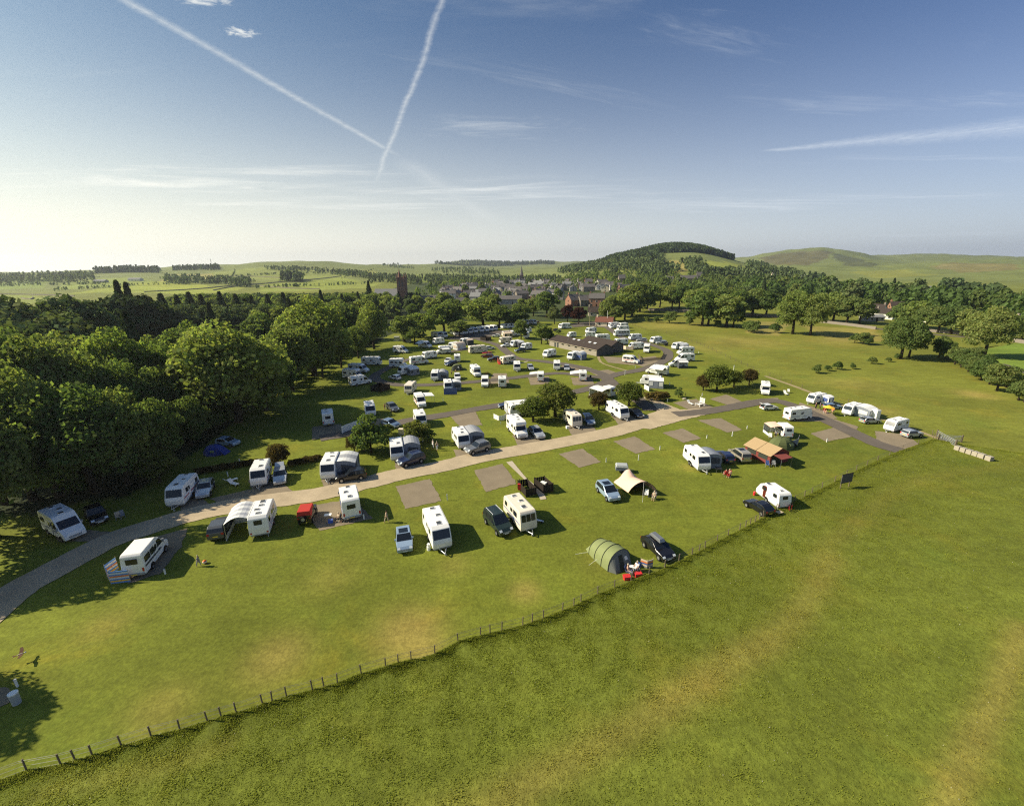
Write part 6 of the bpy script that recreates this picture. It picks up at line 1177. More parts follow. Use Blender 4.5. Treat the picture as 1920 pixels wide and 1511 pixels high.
lounger((69.82,109.84),(69.52,108.1),'white deckchair on the grass beside the bend'); chair((71.27,111.06),(69.99,108.08),'pale folding chair beside the deckchair at the bend','plastic_white')
v=V('caravan|new|6.0|3',(72.85,102.55),(70.18,101.35),'white caravan with a small porch awning beside a yellow parasol'); awning(v,1,-2.4,-.2,2.0,2.3,2.1,'small white porch awning with blue door beside a blue car','awning_white','awning_white','awning_blue')
V('estate',(73.47,97.57),(74.54,97.54),'blue car behind the yellow parasol',skin='steel_blue')
p=(69.41,93.35); o=root('parasol',p,R(10),'yellow parasol open beside the blue car','parasol')
m=MB(); n=10
ring=[(1.15*math.cos(2*math.pi*i/n),1.15*math.sin(2*math.pi*i/n),1.75) for i in range(n)]
m.add(ring+[(0,0,2.25),(0,0,2.17)],[(i,(i+1)%n,n) for i in range(n)]+[((i+1)%n,i,n+1) for i in range(n)]); link('canopy',m.mesh(),'plastic_yellow',o); link('pole',MB().tube((0,0,0),(0,0,2.3),.025).mesh(),'steel',o)
person('sit',(69.62,94.6),(69.64,93.86),'person in red seated at the edge of the yellow parasol','cloth_red','skin','hair_dark'); chair((69.62,94.6),(69.64,93.86),'red chair at the edge of the yellow parasol','cloth_red')
person('sit',(71.48,94.77),(70.1,93.84),'person in orange seated between parasol and blue car','cloth_orange','skin','hair_pale'); chair((71.48,94.77),(70.1,93.84),'orange chair between parasol and blue car','cloth_orange')
person('stand',(70,96.88),(70.45,96.48),'person in dark blue standing at the small white porch','cloth_blue','cloth_dark'); person('stand',(69.3,97.29),(69.51,96.5),'person in dark clothes standing in front of the small white porch','cloth_dark','cloth_dark')
v=V('caravan|new|6.4|3',(75.17,94.07),(71.71,91.99),'white caravan with a very large awning near the field fence'); awning(v,1,-2.9,1.2,3.2,2.5,2.0,'very large white and grey awning with blue curtains beside a silver estate','awning_white','awning_mid','awning_pale',arch=.3)
V('estate|tailgate|rails',(74.58,87.96),(75.81,88.12),'silver estate with raised tailgate in front of the very large awning',skin='silver')
p=(77.8,90.77); o=root('toilet_tent',p,R(20),'narrow white toilet tent behind the silver estate','tent'); link('wall',MB().box(-.6,.6,-.6,.6,0,1.9).mesh(),'awning_white',o); link('roof_panel',MB().add([(-.62,-.62,1.9),(.62,-.62,1.9),(.62,.62,1.9),(-.62,.62,1.9),(0,0,2.25)],[(0,1,4),(1,2,4),(2,3,4),(3,0,4)]).mesh(),'awning_pale',o)
V('caravan|new|6.4|3',(76.38,83.7),(73.89,82.58),'white caravan with its dark door open, last on the tarmac lane')
V('suv|rails',(76.4,79.96),(77.47,80.21),'silver off-road car seen from behind beside the last caravan',skin='silver')
p=(44.21,100.61); o=root('garden_seat',p,R(30),'white slatted garden swing seat on the empty pitch','seat')
for z,y in((.45,-.3),(.45,-.05),(.45,.2)): link('slat',MB().box(-.8,.8,y,y+.2,z,z+.04).mesh(),'plastic_white',o)
for z in(.7,.95,1.2,1.45,1.7): link('back_slat',MB().box(.75,.82,-.6,.6,z,z+.14).mesh(),'plastic_white',o)
for s in(-.62,.62): link('leg',MB().box(.72,.84,s-.05,s+.05,0,1.95).box(-.85,.8,s-.05,s+.05,.62,.7).box(-.85,-.77,s-.05,s+.05,0,.66).mesh(),'plastic_white',o)
lounger((42.49,102.25),(42.79,101.17),'white lounger lying flat beside the garden swing seat')
# ------------------------------------------------------------------ vehicles: middle of the site
V('motorhome|low|6.4',(-42.97,123.38),(-40.8,125.33),'pale motorhome nearest the dark bin enclosure at the wood edge')
V('motorhome|luton|6.4',(-47.58,130.9),(-45.08,130.12),'white luton motorhome in the middle of the three by the wood')
V('motorhome|low|6.8',(-48.5,139.14),(-44.96,138.24),'long white low-profile motorhome in the row of three by the wood')
v=V('motorhome|aclass|7.0',(-47.48,149.75),(-44.52,149.62),'white motorhome with dark swept side glass and a satellite dome',stripe='glass')
V('motorhome|low|6.0',(-42.91,171.87),(-39.88,170.81),'white motorhome in front of two pale storage boxes by the wood')
v=V('motorhome|low|6.2',(-35.47,183.07),(-33.04,181.65),'pale motorhome with an extended canopy in shade near the caravan loop'); awning(v,-1,-2.4,1.0,2.4,2.5,2.1,'pale blue canopy stretched from the shaded motorhome','awning_pale','awning_pale',style='canopy',arch=.05)
o=root('storage_box',(-51.49,200.99),0,'small white storage box at the foot of the wood','storage box'); link('body',MB().box(-1.1,1.1,-1,1,0,2.0).mesh(),'container_grey',o); link('door',MB().box(-1.14,-1.1,-.8,.8,.1,1.9).mesh(),'vent_white',o)
o=root('storage_container',(-46.59,199.18),0,'larger grey storage container in shade beside the small white box','storage box'); link('body',MB().box(-1.7,1.7,-1.2,1.2,0,2.6).mesh(),'container_grey',o)
for k in range(6): link('rib',MB().box(-1.6+k*.6,-1.4+k*.6,-1.25,-1.2,.1,2.5).mesh(),'container_grey',o)
V('motorhome|luton|5.8',(-37.7,146.04),(-35.09,145.93),'blue-trimmed white camper behind the grey side awning',stripe='stripe_blue')
v=V('caravan|new|5.8|2',(-32.62,136.1),(-34.6,134.26),'white caravan with a sloping grey side awning behind a white car'); awning(v,1,-2.5,.6,2.2,2.4,1.9,'sloping pale grey awning on the caravan behind a white car','awning_pale','awning_mid')
V('hatch',(-34.68,129.33),(-35.91,130.27),'white hatchback on the camp lane in front of the sloping grey awning',skin='white')
V('motorhome|low|6.6',(-31.7,150.89),(-29.44,152.08),'white motorhome with a red towel and pale skirt on the loop lawn',stripe='stripe_red')
V('caravan|old|5.6|2',(-29.88,160.84),(-31.74,159.3),'cream-white caravan with a dark doorway beside the red towel motorhome')
v=V('motorhome|luton|5.8',(-26.01,169.71),(-28.02,168.9),'white camper with a rolled canopy between caravan and round tent'); awning(v,1,-1.8,1.2,2.0,2.4,2.1,'pale canopy of the camper beside the round beige tent','awning_pale','awning_pale',style='canopy',arch=.05)
v=V('caravan|new|5.6|2',(-23.29,180.65),(-24.84,178.71),'caravan nearly hidden behind a round beige awning'); awning(v,1,-2.6,2.2,3.0,2.4,1.9,'round beige awning with curved pale panels on the loop lawn','awning_beige','awning_pale','awning_beige',arch=.7)
v=V('caravan|new|5.2|2',(-19.72,190.41),(-21.24,189.09),'white caravan with brown porch near the dark bin enclosure'); awning(v,1,-2.2,.8,2.0,2.3,2.0,'brown and beige porch awning near the dark bin enclosure','awning_beige','awning_dark')
V('caravan|new|5.4|2',(-31.53,192.45),(-33.47,190.84),'white caravan just below the pair at the end of the stored row')
V('caravan|new|6.0|2',(-35.31,210.84),(-31.13,207.24),'white caravan, rear one of the pair at the end of the stored row')
V('caravan|new|6.0|2',(-32.14,210.66),(-29.32,207.14),'white caravan, front one of the pair at the end of the stored row')
row=[(-27.64,217.81),(-25.13,219.31),(-23.21,220.87),(-21.17,222.79),(-18.77,225.42),(-15.76,227.36),(-13.46,229.38),(-11.28,231.82),(-9.16,233.93)]
rowf=[(-25.76,215.11),(-23.63,216.6),(-21.76,217.79),(-19.44,219.98),(-16.91,222.19),(-14.19,224.45),(-12.03,227.13),(-10.02,229.53),(-7.78,231.23)]
ordn=['first','second','third','fourth','fifth','sixth','seventh','eighth','ninth']
for i in range(9): V('caravan|new|5.8|2',row[i],rowf[i],'%s caravan from the shaded wood end of the long stored row'%ordn[i],'stored caravans parked in a row')
row2=[(-3.48,240.1),(-1.35,240.95),(0.94,242.42)]; row2f=[(-5.04,238.22),(-2.8,239.06),(-0.54,239.9)]
for i in range(3): V('caravan|new|5.8|2',row2[i],row2f[i],('blue-white stored caravan at the open end of the short stored row','middle blue-white caravan of the short stored row','blue-white caravan of the short stored row half hidden by a tree')[i],'stored caravans parked in a row')
V('motorhome|aclass|7.6',(-12.93,170.76),(-9.54,172.17),'long cream coach-built motorhome with black swoosh behind a maroon car',stripe='vent_dark',skin='cream_panel')
V('hatch',(-8.81,177.55),(-7.83,178.07),'white car at the front of the long cream motorhome',skin='white')
V('estate|rails',(-8.87,160.78),(-10.45,161.32),'maroon estate car carrying a red kayak',skin='maroon')
p=(-9.75,167.06); o=root('kayak',(p[0],p[1],0),R(28),'red kayak on the roof of the maroon car','kayak'); kp=(-8.87,160.78)
o.location=(kp[0],kp[1],1.72)
hull=MB(); n=9
for_=[(-2.1,.03),(-1.5,.24),(-.7,.34),(.3,.34),(1.2,.26),(2.1,.03)]
vs=[];fs=[]
for x,w in for_: vs+=[(x,w*math.cos(2*math.pi*i/8),.18+.6*w*math.sin(2*math.pi*i/8)) for i in range(8)]
for j in range(5): fs+=[(j*8+i,j*8+(i+1)%8,(j+1)*8+(i+1)%8,(j+1)*8+i) for i in range(8)]
link('hull',MB().add(vs,fs).mesh(smooth=True),'plastic_pink',o); link('cockpit',MB().tube((0,0,.30),(0,0,.40),.22,10).mesh(),'plastic_black',o)
V('suv',(-6.18,154.42),(-7.57,154.05),'black car between maroon estate and the caravan with a red end',skin='black')
v=V('caravan|old|6.2|2',(-1.25,150.87),(1.57,153.09),'cream caravan with a small red windbreak at its end',skin='cream_panel'); windbreak([(-4.9,152.38),(-4.49,149.11),(-3.77,148.7)],1.8,'small dark red windbreak at the end of the cream caravan',['cloth_red','canvas_red'])
V('hatch',(-22.11,152.98),(-22.24,151.98),'white car facing the camera near the small green hooped tent',skin='white'); V('estate',(-20.49,148.42),(-21.15,147.66),'dark blue car half hidden by the small green hooped tent',skin='navy')
V('caravan|old|4.6|2',(-19.02,154.54),(-19.46,158.06),'white box-shaped trailer caravan behind the small green hooped tent')
tunnel_tent((-17.67,142.2),(-17.58,140.03),3.6,3.4,1.9,'small green hooped tent with a dark doorway on the loop lawn',['tent_olive','tent_lime','tent_lime'],'tent_dark',2)
v=V('caravan|new|5.8|2',(-22.6,129),(-22.38,126.01),'white caravan with a rounded grey awning in the middle of the lawn'); awning(v,1,-2.3,1.6,2.7,2.4,1.8,'rounded dark grey awning in the middle of the lawn','awning_grey','awning_mid',arch=.5)
V('mpv',(-16.12,129.07),(-15.78,126.95),'white people carrier with two people standing behind it',skin='white')
person('stand',(-18.36,133.58),(-17.67,133.56),'person in dark clothes standing beside the rounded grey awning','cloth_dark','cloth_dark'); person('stand',(-17.25,134.53),(-17.75,134.21),'person in black standing behind the white people carrier','cloth_dark','cloth_dark')
V('motorhome|luton|6.6',(-11.02,133.63),(-10.06,130.71),'white luton motorhome with an aerial on the middle lawn')
for k in range(2):
    bike((-7.9,133.85) if k==0 else (-7.45,134.16),20+30*k,('bicycle standing beside the luton motorhome with an aerial','second bicycle in the shadow of the luton motorhome with an aerial')[k])['group']='bicycles on the middle lawn'
v=V('caravan|new|5.2|2',(-17.25,116.94),(-16.6,113.61),'white caravan behind a blue windbreak with a grey awning'); awning(v,1,-2.0,1.2,2.4,2.3,2.0,'grey and white awning beside the blue windbreak','awning_pale','awning_mid')
windbreak([(-17.67,112.05),(-14.33,112.47)],1.7,'broad blue windbreak standing across the front of a caravan',['awning_blue','stripe_blue'])
V('caravan|old|5.4|1',(-26.91,115.03),(-27.06,112.35),'cream caravan with a lined front window beside the bin enclosure lawn',skin='cream_panel',stripe='stripe_beige')
v=V('motorhome|van|5.8',(-22.07,102.98),(-20.82,99.9),'white panel campervan with a white sheet canopy facing the tarmac lane'); awning(v,1,-2.4,.8,2.3,2.3,2.1,'white sheet canopy stretched from the panel campervan','awning_white','awning_white',style='canopy',W=2.0,arch=.03)
V('caravan|new|5.4|2',(-32.17,96.52),(-31.22,94.16),'white caravan facing the lens with a shadowed pitch, nearest the wood edge lawn')
V('estate',(-27.92,99.67),(-26.73,97.98),'dark car on the sunlit lawn near the camp lane',skin='dark_grey')
person('stand',(-29.75,99.73),(-29.1,99.71),'person in orange standing near the dark car on the lawn','cloth_orange','skin','hair_pale',.9)
V('motorhome|low|5.8',(-39.61,91.21),(-40.86,94.04),'white motorhome seen from behind, alone in the shade of the wood')
picket([(-34.23,84.4),(-33.62,85.84),(-32.68,87.12),(-31.58,89.46)],'long white banner screen leading to the dark shrubs','awning_white',1.5)
v=V('caravan|new|5.6|2',(-19.47,89.49),(-18.36,86.11),'white caravan half hidden by the rounded shrub'); V('hatch',(-25.35,88.27),(-24.29,87.57),'blue-grey car in shade behind the shrubs on the tarmac lane',skin='steel_blue')
p=(-22.11,83.67); o=root('bin_store',p,R(-5),'cream box-shaped bin by the rounded shrub','bin'); link('body',MB().box(-.45,.45,-.4,.4,0,1.1).mesh(),'wall_cream',o); link('lid',MB().box(-.5,.5,-.45,.45,1.1,1.2).mesh(),'wall_cream',o)
V('motorhome|van|5.0',(-7.45,120.7),(-7.35,117.76),'small white van facing the lens beside a person'); person('stand',(-6.08,120.66),(-7.08,120.69),'person in dark clothes standing beside the small white van','cloth_dark','cloth_dark')
V('motorhome|low|5.8',(-2.7,120.81),(-2.92,125.41),'white motorhome seen from behind with a round rear window')
V('caravan|new|5.8|2',(1.69,140.34),(1.7,135.78),'white caravan facing the lens with a wide dark window beside a silver estate')
V('estate|rails',(6.02,141.01),(6.36,137.68),'silver estate beside the caravan with a wide dark window',skin='silver')
v=V('motorhome|van|5.6',(8.43,127.07),(8.78,131.38),'white camper seen from behind with a side canopy and dark rear window'); awning(v,1,-2.0,1.0,2.2,2.3,2.0,'pale side canopy on the camper with the dark rear window','awning_pale','awning_pale',style='canopy',W=2.0,arch=.03)
V('caravan|old|5.4|2',(14.56,141.53),(14.15,137.38),'white caravan with a three-pane window facing the lens beside a small silver car'); V('hatch',(17.58,140.05),(17.23,136.46),'small silver car beside the three-pane caravan',skin='silver')
v=V('motorhome|low|5.8',(20.68,127.33),(21.2,131.67),'white motorhome seen from behind with a long pale canopy'); awning(v,1,-2.4,1.2,2.6,2.4,2.0,'long pale canopy reaching over the pitch by the lane junction','awning_pale','awning_pale',style='canopy',arch=.03)
chair((23.07,127.96),(22.21,125.89),'dark chair beside the motorhome with the long pale canopy','cloth_dark')
v=V('caravan|new|6.2|3',(22.01,157.28),(19.77,154.3),'white caravan in front of the washroom block with a blue-striped awning'); awning(v,1,-3.0,.8,2.6,2.4,1.9,'arched white awning with blue-grey sides in front of the washroom block','awning_white','awning_mid','awning_blue',arch=.6,stripes=['awning_white','awning_pale','awning_white','awning_pale'])
V('caravan|new|6.0|2',(13.86,161.94),(11.33,159.23),'white caravan with dark window and tow cover near the washroom entrance')
V('caravan|new|5.2|2',(5.93,176.64),(3.65,174.19),'white caravan behind a dark off-road car on the loop'); V('suv',(3.36,170.99),(1.55,170.1),'dark off-road car in front of a white caravan on the loop',skin='dark_green')
v=V('caravan|new|5.4|2',(1.83,184.11),(-0.24,182.28),'white caravan with an arched porch beside a white saloon'); awning(v,1,-2.0,1.0,2.0,2.3,1.9,'arched white porch beside the white saloon','awning_white','awning_dark',arch=.4); V('fastback',(-2.31,183.21),(-3.83,182.46),'white saloon beside the arched porch',skin='white')
V('caravan|old|6.0|2',(-2.51,193.12),(-5.02,192.03),'cream caravan side-on above the arched porch',skin='cream_panel')
v=V('caravan|new|5.6|2',(-1.88,210.72),(1.14,211.64),'cream caravan with open awning near the short stored row',skin='cream_panel'); awning(v,-1,-2.4,1.4,2.2,2.3,2.0,'cream awning near the short stored row','awning_beige','awning_beige'); V('fastback',(-7.08,209.94),(-8.72,210.03),'white saloon parked near the cream awning',skin='white')
V('caravan|new|5.0|2',(1.71,213.07),(3.39,214.09),'white caravan just behind the slender loop tree'); V('caravan|new|5.2|2',(6.93,206.67),(6.13,203.27),'white caravan end showing beside the slender loop tree'); V('caravan|new|5.2|2',(7.9,223.55),(6.39,221.63),'white caravan showing above the slender loop tree')
V('caravan|new|5.6|2',(16.69,199.36),(19.37,200.2),'white caravan half hidden behind the washroom roof and the tall loop tree')
V('caravan|mini|4.4|1',(27.96,207.94),(26.53,207.31),'small white caravan with dark awning just over the washroom roof')
V('caravan|new|6.4|2',(39.11,220.85),(35.21,217.93),'white caravan with dark doorway on the lawn behind the washrooms'); V('caravan|old|5.0|1',(36.55,207.44),(34.94,207.54),'plain white caravan below the one with the dark doorway'); V('motorhome|coach|6.6',(40.08,196.47),(43.01,196.95),'white motorhome right behind the washroom gable')
V('caravan|new|5.2|2',(26.86,237.46),(25.1,235.3),'white caravan in the cluster under the copper beech'); V('motorhome|luton|5.6',(29.31,237.3),(31.44,237.16),'white camper in the cluster under the copper beech'); V('fastback',(23.04,226.75),(24.79,226.64),'dark car in the cluster under the copper beech',skin='dark_grey')
V('caravan|new|5.2|2',(8.05,255.91),(9.27,253.22),'white caravan under the dark trees behind the loop, one end visible'); V('caravan|new|5.2|2',(12.05,256.68),(13.92,254.45),'white caravan with maroon car under the dark trees behind the loop'); V('hatch',(14.32,261.93),(15.67,261.84),'maroon car under the dark trees behind the loop',skin='maroon')
# ------------------------------------------------------------------ vehicles: right loop
V('caravan|old|6.4|2',(54.75,241.19),(52.23,240.11),'grey-white caravan beside the reception cottage'); V('hatch',(53.53,237.1),(52.43,236.45),'white car in front of the grey-white caravan at reception',skin='white')
V('caravan|new|6.0|2',(59.01,238.44),(55.75,236.96),'white caravan second down from the reception cottage')
V('caravan|new|6.4|2',(56.27,226.99),(52.37,226.13),'white caravan just above the many-windowed motorhome')
V('motorhome|coach|7.8',(51.59,209.8),(47.71,209.07),'long white motorhome with many side windows like a coach')
V('caravan|new|6.0|2',(54.97,198.75),(52.07,198.05),'white caravan with a silver car at its side on the right loop'); V('estate',(56.53,193.63),(54.7,193.73),'silver car beside the white caravan on the right loop',skin='silver')
V('caravan|old|6.0|2',(45.79,186.32),(43.09,185.7),'white caravan just beyond the washroom gable')
V('caravan|new|6.4|2',(49.44,176.06),(46.87,175.51),'white caravan behind a cream cloth screen')
V('motorhome|luton|6.0',(51.63,169.38),(50.51,166.32),'white luton motorhome facing the lens inside the loop rail')
V('caravan|new|5.8|2',(61.55,190.14),(59.04,188.7),'white caravan next to a silver off-road car at the outer edge of the loop'); V('suv',(62.45,185.46),(60.89,185.54),'silver off-road car at the outer edge of the loop',skin='silver')
o=root('refuse_bin',(63.43,182.43),0,'dark wheeled bin behind the silver off-road car','bin'); link('body',MB().box(-.6,.6,-.45,.45,.1,1.1).mesh(),'plastic_black',o); link('lid',MB().box(-.64,.64,-.5,.5,1.1,1.2).mesh(),'plastic_black',o)
v=V('caravan|new|5.8|2',(65.64,175.27),(62.59,173.4),'white caravan with a pale awning at the outer bend of the loop'); awning(v,1,-2.4,1.0,2.2,2.4,1.9,'pale awning at the outer bend of the loop','awning_pale','awning_mid',arch=.4)
V('motorhome|luton|6.4',(64.3,163.86),(61.19,163.41),'white luton motorhome, uppermost of three beside the field fence'); V('motorhome|low|6.8',(59.61,151.84),(56.32,151.47),'white motorhome with open door, middle of three beside the field fence')
v=V('motorhome|van|6.2',(54.24,143.26),(50.89,143.39),'grey and white campervan with black awning, lowest of three beside the field fence',stripe='vent_dark'); awning(v,1,-2.4,.6,2.0,2.3,2.0,'black and white porch on the lowest of three by the field fence','awning_pale','awning_dark',style='open',W=2.0)
V('motorhome|van|6.0',(40.59,149.6),(42.56,148.03),'white high-top campervan standing alone inside the loop'); 
for i,p in enumerate([(43.78,149.46),(44.36,148.94)]): chair(p,(42.34,142.81),('dark chair behind the lone high-top campervan','second dark chair behind the lone high-top campervan')[i],'cloth_dark')
v=V('motorhome|low|7.0',(44.33,133.27),(41.85,135),'white motorhome with a long white side canopy beside the camp lane'); awning(v,1,-2.6,1.6,2.2,2.5,2.1,'long white side canopy over chairs beside the camp lane','awning_white','awning_white',style='canopy',arch=.05)
chair((43.6,132.1),(43.06,130.94),'white chair under the long white side canopy','plastic_white'); chair((43.87,130.91),(43.36,130.15),'second white chair under the long white side canopy','plastic_white')
v=V('caravan|new|6.4|2',(38.59,120.28),(36.25,121.03),'white caravan with a large guyed porch awning beside tawny reeds'); awning(v,1,-3.2,0.6,2.6,2.45,2.1,'white-roofed porch awning with grey windows and guy ropes beside tawny reeds','awning_white','awning_mid','awning_pale',arch=.3)
picket([(35.56,116.19),(36.06,113.72),(36.57,114.61)],'pale grey screen at the porch awning beside the reeds','awning_pale',1.3)
v=V('motorhome|van|5.0',(24.1,110.22),(22.68,112.24),'campervan hidden under a grey-roofed frame awning by the hawthorns'); awning(v,1,-2.4,2.0,3.0,2.4,2.1,'grey-roofed frame awning with open front between two hawthorns','awning_pale','awning_white',style='open',W=2.0,arch=.2)
v=V('caravan|new|5.6|2',(1.83,95.17),(3.28,95.54),'white caravan end hidden by the big hawthorn'); awning(v,1,-2.6,2.2,3.0,2.4,2.0,'grey and white awning behind the white picket screen','awning_white','awning_grey','awning_pale',arch=.3)
V('fastback',(-1.09,100.41),(-2.59,100.01),'blue-violet saloon on the tarmac lane behind the awning',skin='navy')
V('hatch',(-53.61,78.67),(-52.26,78.38),'pale blue car in shade beside the blue dome tent',skin='silver_blue'); dome_tent((-53.75,74.9),(-52.77,74.88),3.8,3.0,1.7,'blue dome tent in shade at the edge of the wood','tent_blue','tent_blue')
V('hatch',(55.56,123.36),(56.39,122.19),'white car almost hidden inside the hawthorn clump',skin='white')
# ------------------------------------------------------------------ trees of the campsite
tree((9.5,93.7,7.5),'broad dark hawthorn with a thick trunk beside the cream caravan','haw',1.05,group='hawthorns among the pitches',seed=1)
tree((4.5,90.4,5.4),'smaller hawthorn leaning towards the white awning','haw',1.05,group='hawthorns among the pitches',seed=2)
tree((20.0,98.3,4.1),'young thin-leaved tree beside the grey frame awning','haw',.95,leaf='leaf_brown',group='hawthorns among the pitches',seed=3)
tree((27.6,101.0,5.8),'hawthorn standing between the frame awning and the reeds','haw',1.0,group='hawthorns among the pitches',seed=4)
tree((29.9,104.1,3.1),'low hawthorn filling the gap beside the reeds','shrub',1.0,seed=4,group='shrubs among the pitches')
tree((53.9,113.6,6.9),'tallest hawthorn in the clump by the far empty pitch','haw',.9,seed=5,group='hawthorns among the pitches'); tree((50.5,114.0,4.1),'brownish hawthorn at the near end of the clump','haw',.85,leaf='leaf_brown',seed=6,group='hawthorns among the pitches')
tree((60.0,117.0,4.6),'dark hawthorn in the middle of the clump','haw',.95,seed=7,group='hawthorns among the pitches'); tree((65.2,119.1,4.5),'pale-leaved hawthorn at the far end of the clump','haw',.9,leaf='leaf_brown',seed=8,group='hawthorns among the pitches')
for x,b,t in((250,545,440),(330,560,430),(420,565,425),(500,560,425),(560,540,435)): tree((35.6,105.9,2.3) if 0 else {250:(33.4,105.9,2.0),330:(34.4,105.5,2.3),420:(35.5,105.0,2.5),500:(36.7,105.5,2.4),560:(38.0,105.9,2.0)}[x],'tawny reed-like bush in the clump beside the lane','shrub',.9,'leaf_reed','tawny bushes beside the lane','bush','reed_bush')
tree((41.8,107.8,2.4),'round dark bush with a pale rock at its foot','shrub',.8,'leaf_broad','shrubs among the pitches','bush'); tree((44.0,109.2,0.9),'small dark pointed bush near the garden seat','con',.5,None,'shrubs among the pitches','bush')
p=(42.66,106.04); o=root('boulder',p,0,'flat pale boulder near the small pointed bush','rock'); link('stone',MB().ball((0,0,.15),.6,.4,.3,9,5).mesh(),'concrete',o)
tree(TBK if 0 else (-39.2,69.1,4.0),'slim bare-looking tree with thin brown leaves on the lawn','haw',.85,'leaf_brown','hawthorns among the pitches',seed=9)
tree((-28.7,75.3,3.1),'brownish small tree beside the dark shrub','haw',.8,'leaf_brown','hawthorns among the pitches',seed=10)
tree((-25.4,74.6,6.3),'large dark rounded shrub between the banner screen and the awning','shrub',.95,'leaf_broad','shrubs among the pitches','bush',seed=3); tree((-24.6,83.5,2.3),'lower shrub behind the large dark rounded one','shrub',1.0,'leaf_shrub','shrubs among the pitches','bush',seed=4); tree((-27.0,75.3,4.2),'brown-green shrub at the foot of the large rounded one','shrub',.9,'leaf_brown','shrubs among the pitches','bush',seed=5)
tree((-18.2,79.1,4.6),'rounded bright shrub in front of a half hidden caravan','shrub',1.0,'leaf_shrub','shrubs among the pitches','bush',seed=6); tree((-16.2,79.8,2.7),'dark low shrub attached to the rounded bright shrub','shrub',1.0,'leaf_broad','shrubs among the pitches','bush',seed=7)
for i,(a,b) in enumerate(zip([(-51.2,66.73),(-48.3,68.14),(-44.79,69.8),(-42.62,70.26),(-37.47,69.65),(-35.52,70.69)],[(-48.3,68.14),(-44.79,69.8),(-42.62,70.26),(-40.02,69.92),(-35.52,70.69),(-33.51,71.76)])):
    n=5
    for k in range(n):
        p=(a[0]+(b[0]-a[0])*k/n,a[1]+(b[1]-a[1])*k/n); tree((p[0],p[1],.95),'low clipped hedge bush in the line above the loungers','shrub',1.5,'leaf_brown','low hedge above the loungers','bush','hedge_bush')
tree((12.7,189.4,8.5),'tall spreading tree at the corner of the washroom block','mid',.95,'leaf_bright','trees on the loop lawn',seed=3); tree((15.6,191.8,6.9),'second tree merging with the one at the washroom corner','mid',.85,'leaf_broad','trees on the loop lawn',seed=4)
tree((4.4,203.4,8.9),'slender tree on the loop lawn hiding two caravans','mid',.9,'leaf_broad','trees on the loop lawn',seed=5)
tree((22.7,217.4,2.4),'small clipped bush on the lawn below the copper beech','shrub',.9,'leaf_broad','shrubs among the pitches','bush')
# ------------------------------------------------------------------ the wood on the left
NEARW=[((-72.6,57.2,15.5),.9),((-69.7,58.3,18.7),.85),((-66.9,59.3,17.0),.85),((-62.5,60.5,16.4),1.0),((-59.8,63.0,14.3),.85),((-58.7,68.1,12.4),.8),((-82.2,66.9,20.2),.85),((-79.3,68.8,21.5),.8),((-77.5,71.3,20.7),.8),((-75.1,74.3,17.9),.8),((-72.4,78.4,16.4),.85),((-79.5,89.6,19.7),.8),((-70.0,85.0,14.3),.85),((-71.9,92.9,15.6),.8),((-76.9,105.0,20.1),.8),((-87.6,107.3,16.6),.8),((-92.1,90.0,19.9),.85),((-97.6,85.4,21.3),.85),((-92.5,99.2,17.8),.8),((-63.2,92.9,11.6),.85),((-60.8,79.1,9.6),.8)]
NEARW.sort(key=lambda q:q[0][0]/q[0][1])
NTH=['first','second','third','fourth','fifth','sixth','seventh','eighth','ninth','tenth','eleventh','twelfth','thirteenth','fourteenth','fifteenth','sixteenth','seventeenth','eighteenth','nineteenth','twentieth','twenty-first','twenty-second','twenty-third','twenty-fourth','twenty-fifth','twenty-sixth','twenty-seventh','twenty-eighth','twenty-ninth','thirtieth','thirty-first','thirty-second','thirty-third','thirty-fourth','thirty-fifth']
for i,(s,w) in enumerate(NEARW): tree(s,'tall leafy tree of the near wood, %s from the left edge towards the domed tree'%NTH[i],'big',w,'leaf_bright' if i in(2,5,8,9,13,16) else 'leaf_broad','front rank of the wood')
for i,s in enumerate(((-61,41,14),(-65,49,17),(-63,35.5,9),(-50.5,25.2,11),(-72,38,13))): tree(s,('tree beyond the edge of view beside the lone motorhome','tallest tree beyond the edge of view that shades the lone motorhome','low tree beyond the edge of view that shades the track end','small tree beyond the edge of view that shades the litter bin','rear tree beyond the edge of view that shades the track')[i],'big',.85,'leaf_broad','trees shading the track')
rq=random.Random(4)
for k in range(30):
    yy=61+k*5.0+rq.uniform(-1.5,1.5); tree((-61.5-rq.random()*2.5-(4 if yy<75 else 0),yy,rq.uniform(2.6,5.2)),'%s low bush at the foot of the wood edge, counted from the lone motorhome'%NTH[k],'shrub',1.25,'leaf_broad','undergrowth along the wood edge','bush')
tree((-55.3,63.6,5.9),'small dark tree at the wood edge above the first shaded caravan','mid',1.05,'leaf_shrub','front rank of the wood')
tree((-59.4,92.0,21.7),'great domed bright-leaved tree standing out of the wood edge','dome',1.12,'leaf_bright','landmark trees of the wood',seed=2)
for s,w,l in (((-59.2,116.5,18.1),.95,'pale lobed tree at the wood edge next to the great domed one'),((-60.9,134.9,23.7),1.05,'high broad crown rising over the wood edge by the motorhomes'),((-55.8,180.8,18.7),.85,'dome-shaped tree where the wood meets the loop'),((-56.5,145.7,13.6),.85,'dark tree beside the three shaded motorhomes'),((-57.6,100.1,16.1),.85,'dark tree under the great domed one'),((-58.5,111.1,11.7),.8,'dark edge tree above the lone shaded motorhome'),((-57.5,132.6,12.5),.85,'dark edge tree above the three motorhomes'),((-56.2,162.0,11.9),.8,'dark edge tree above the storage boxes')): tree(s,l,'big',w*.95,'leaf_bright' if 'broad crown' in l or 'dome-' in l else 'leaf_broad','landmark trees of the wood')
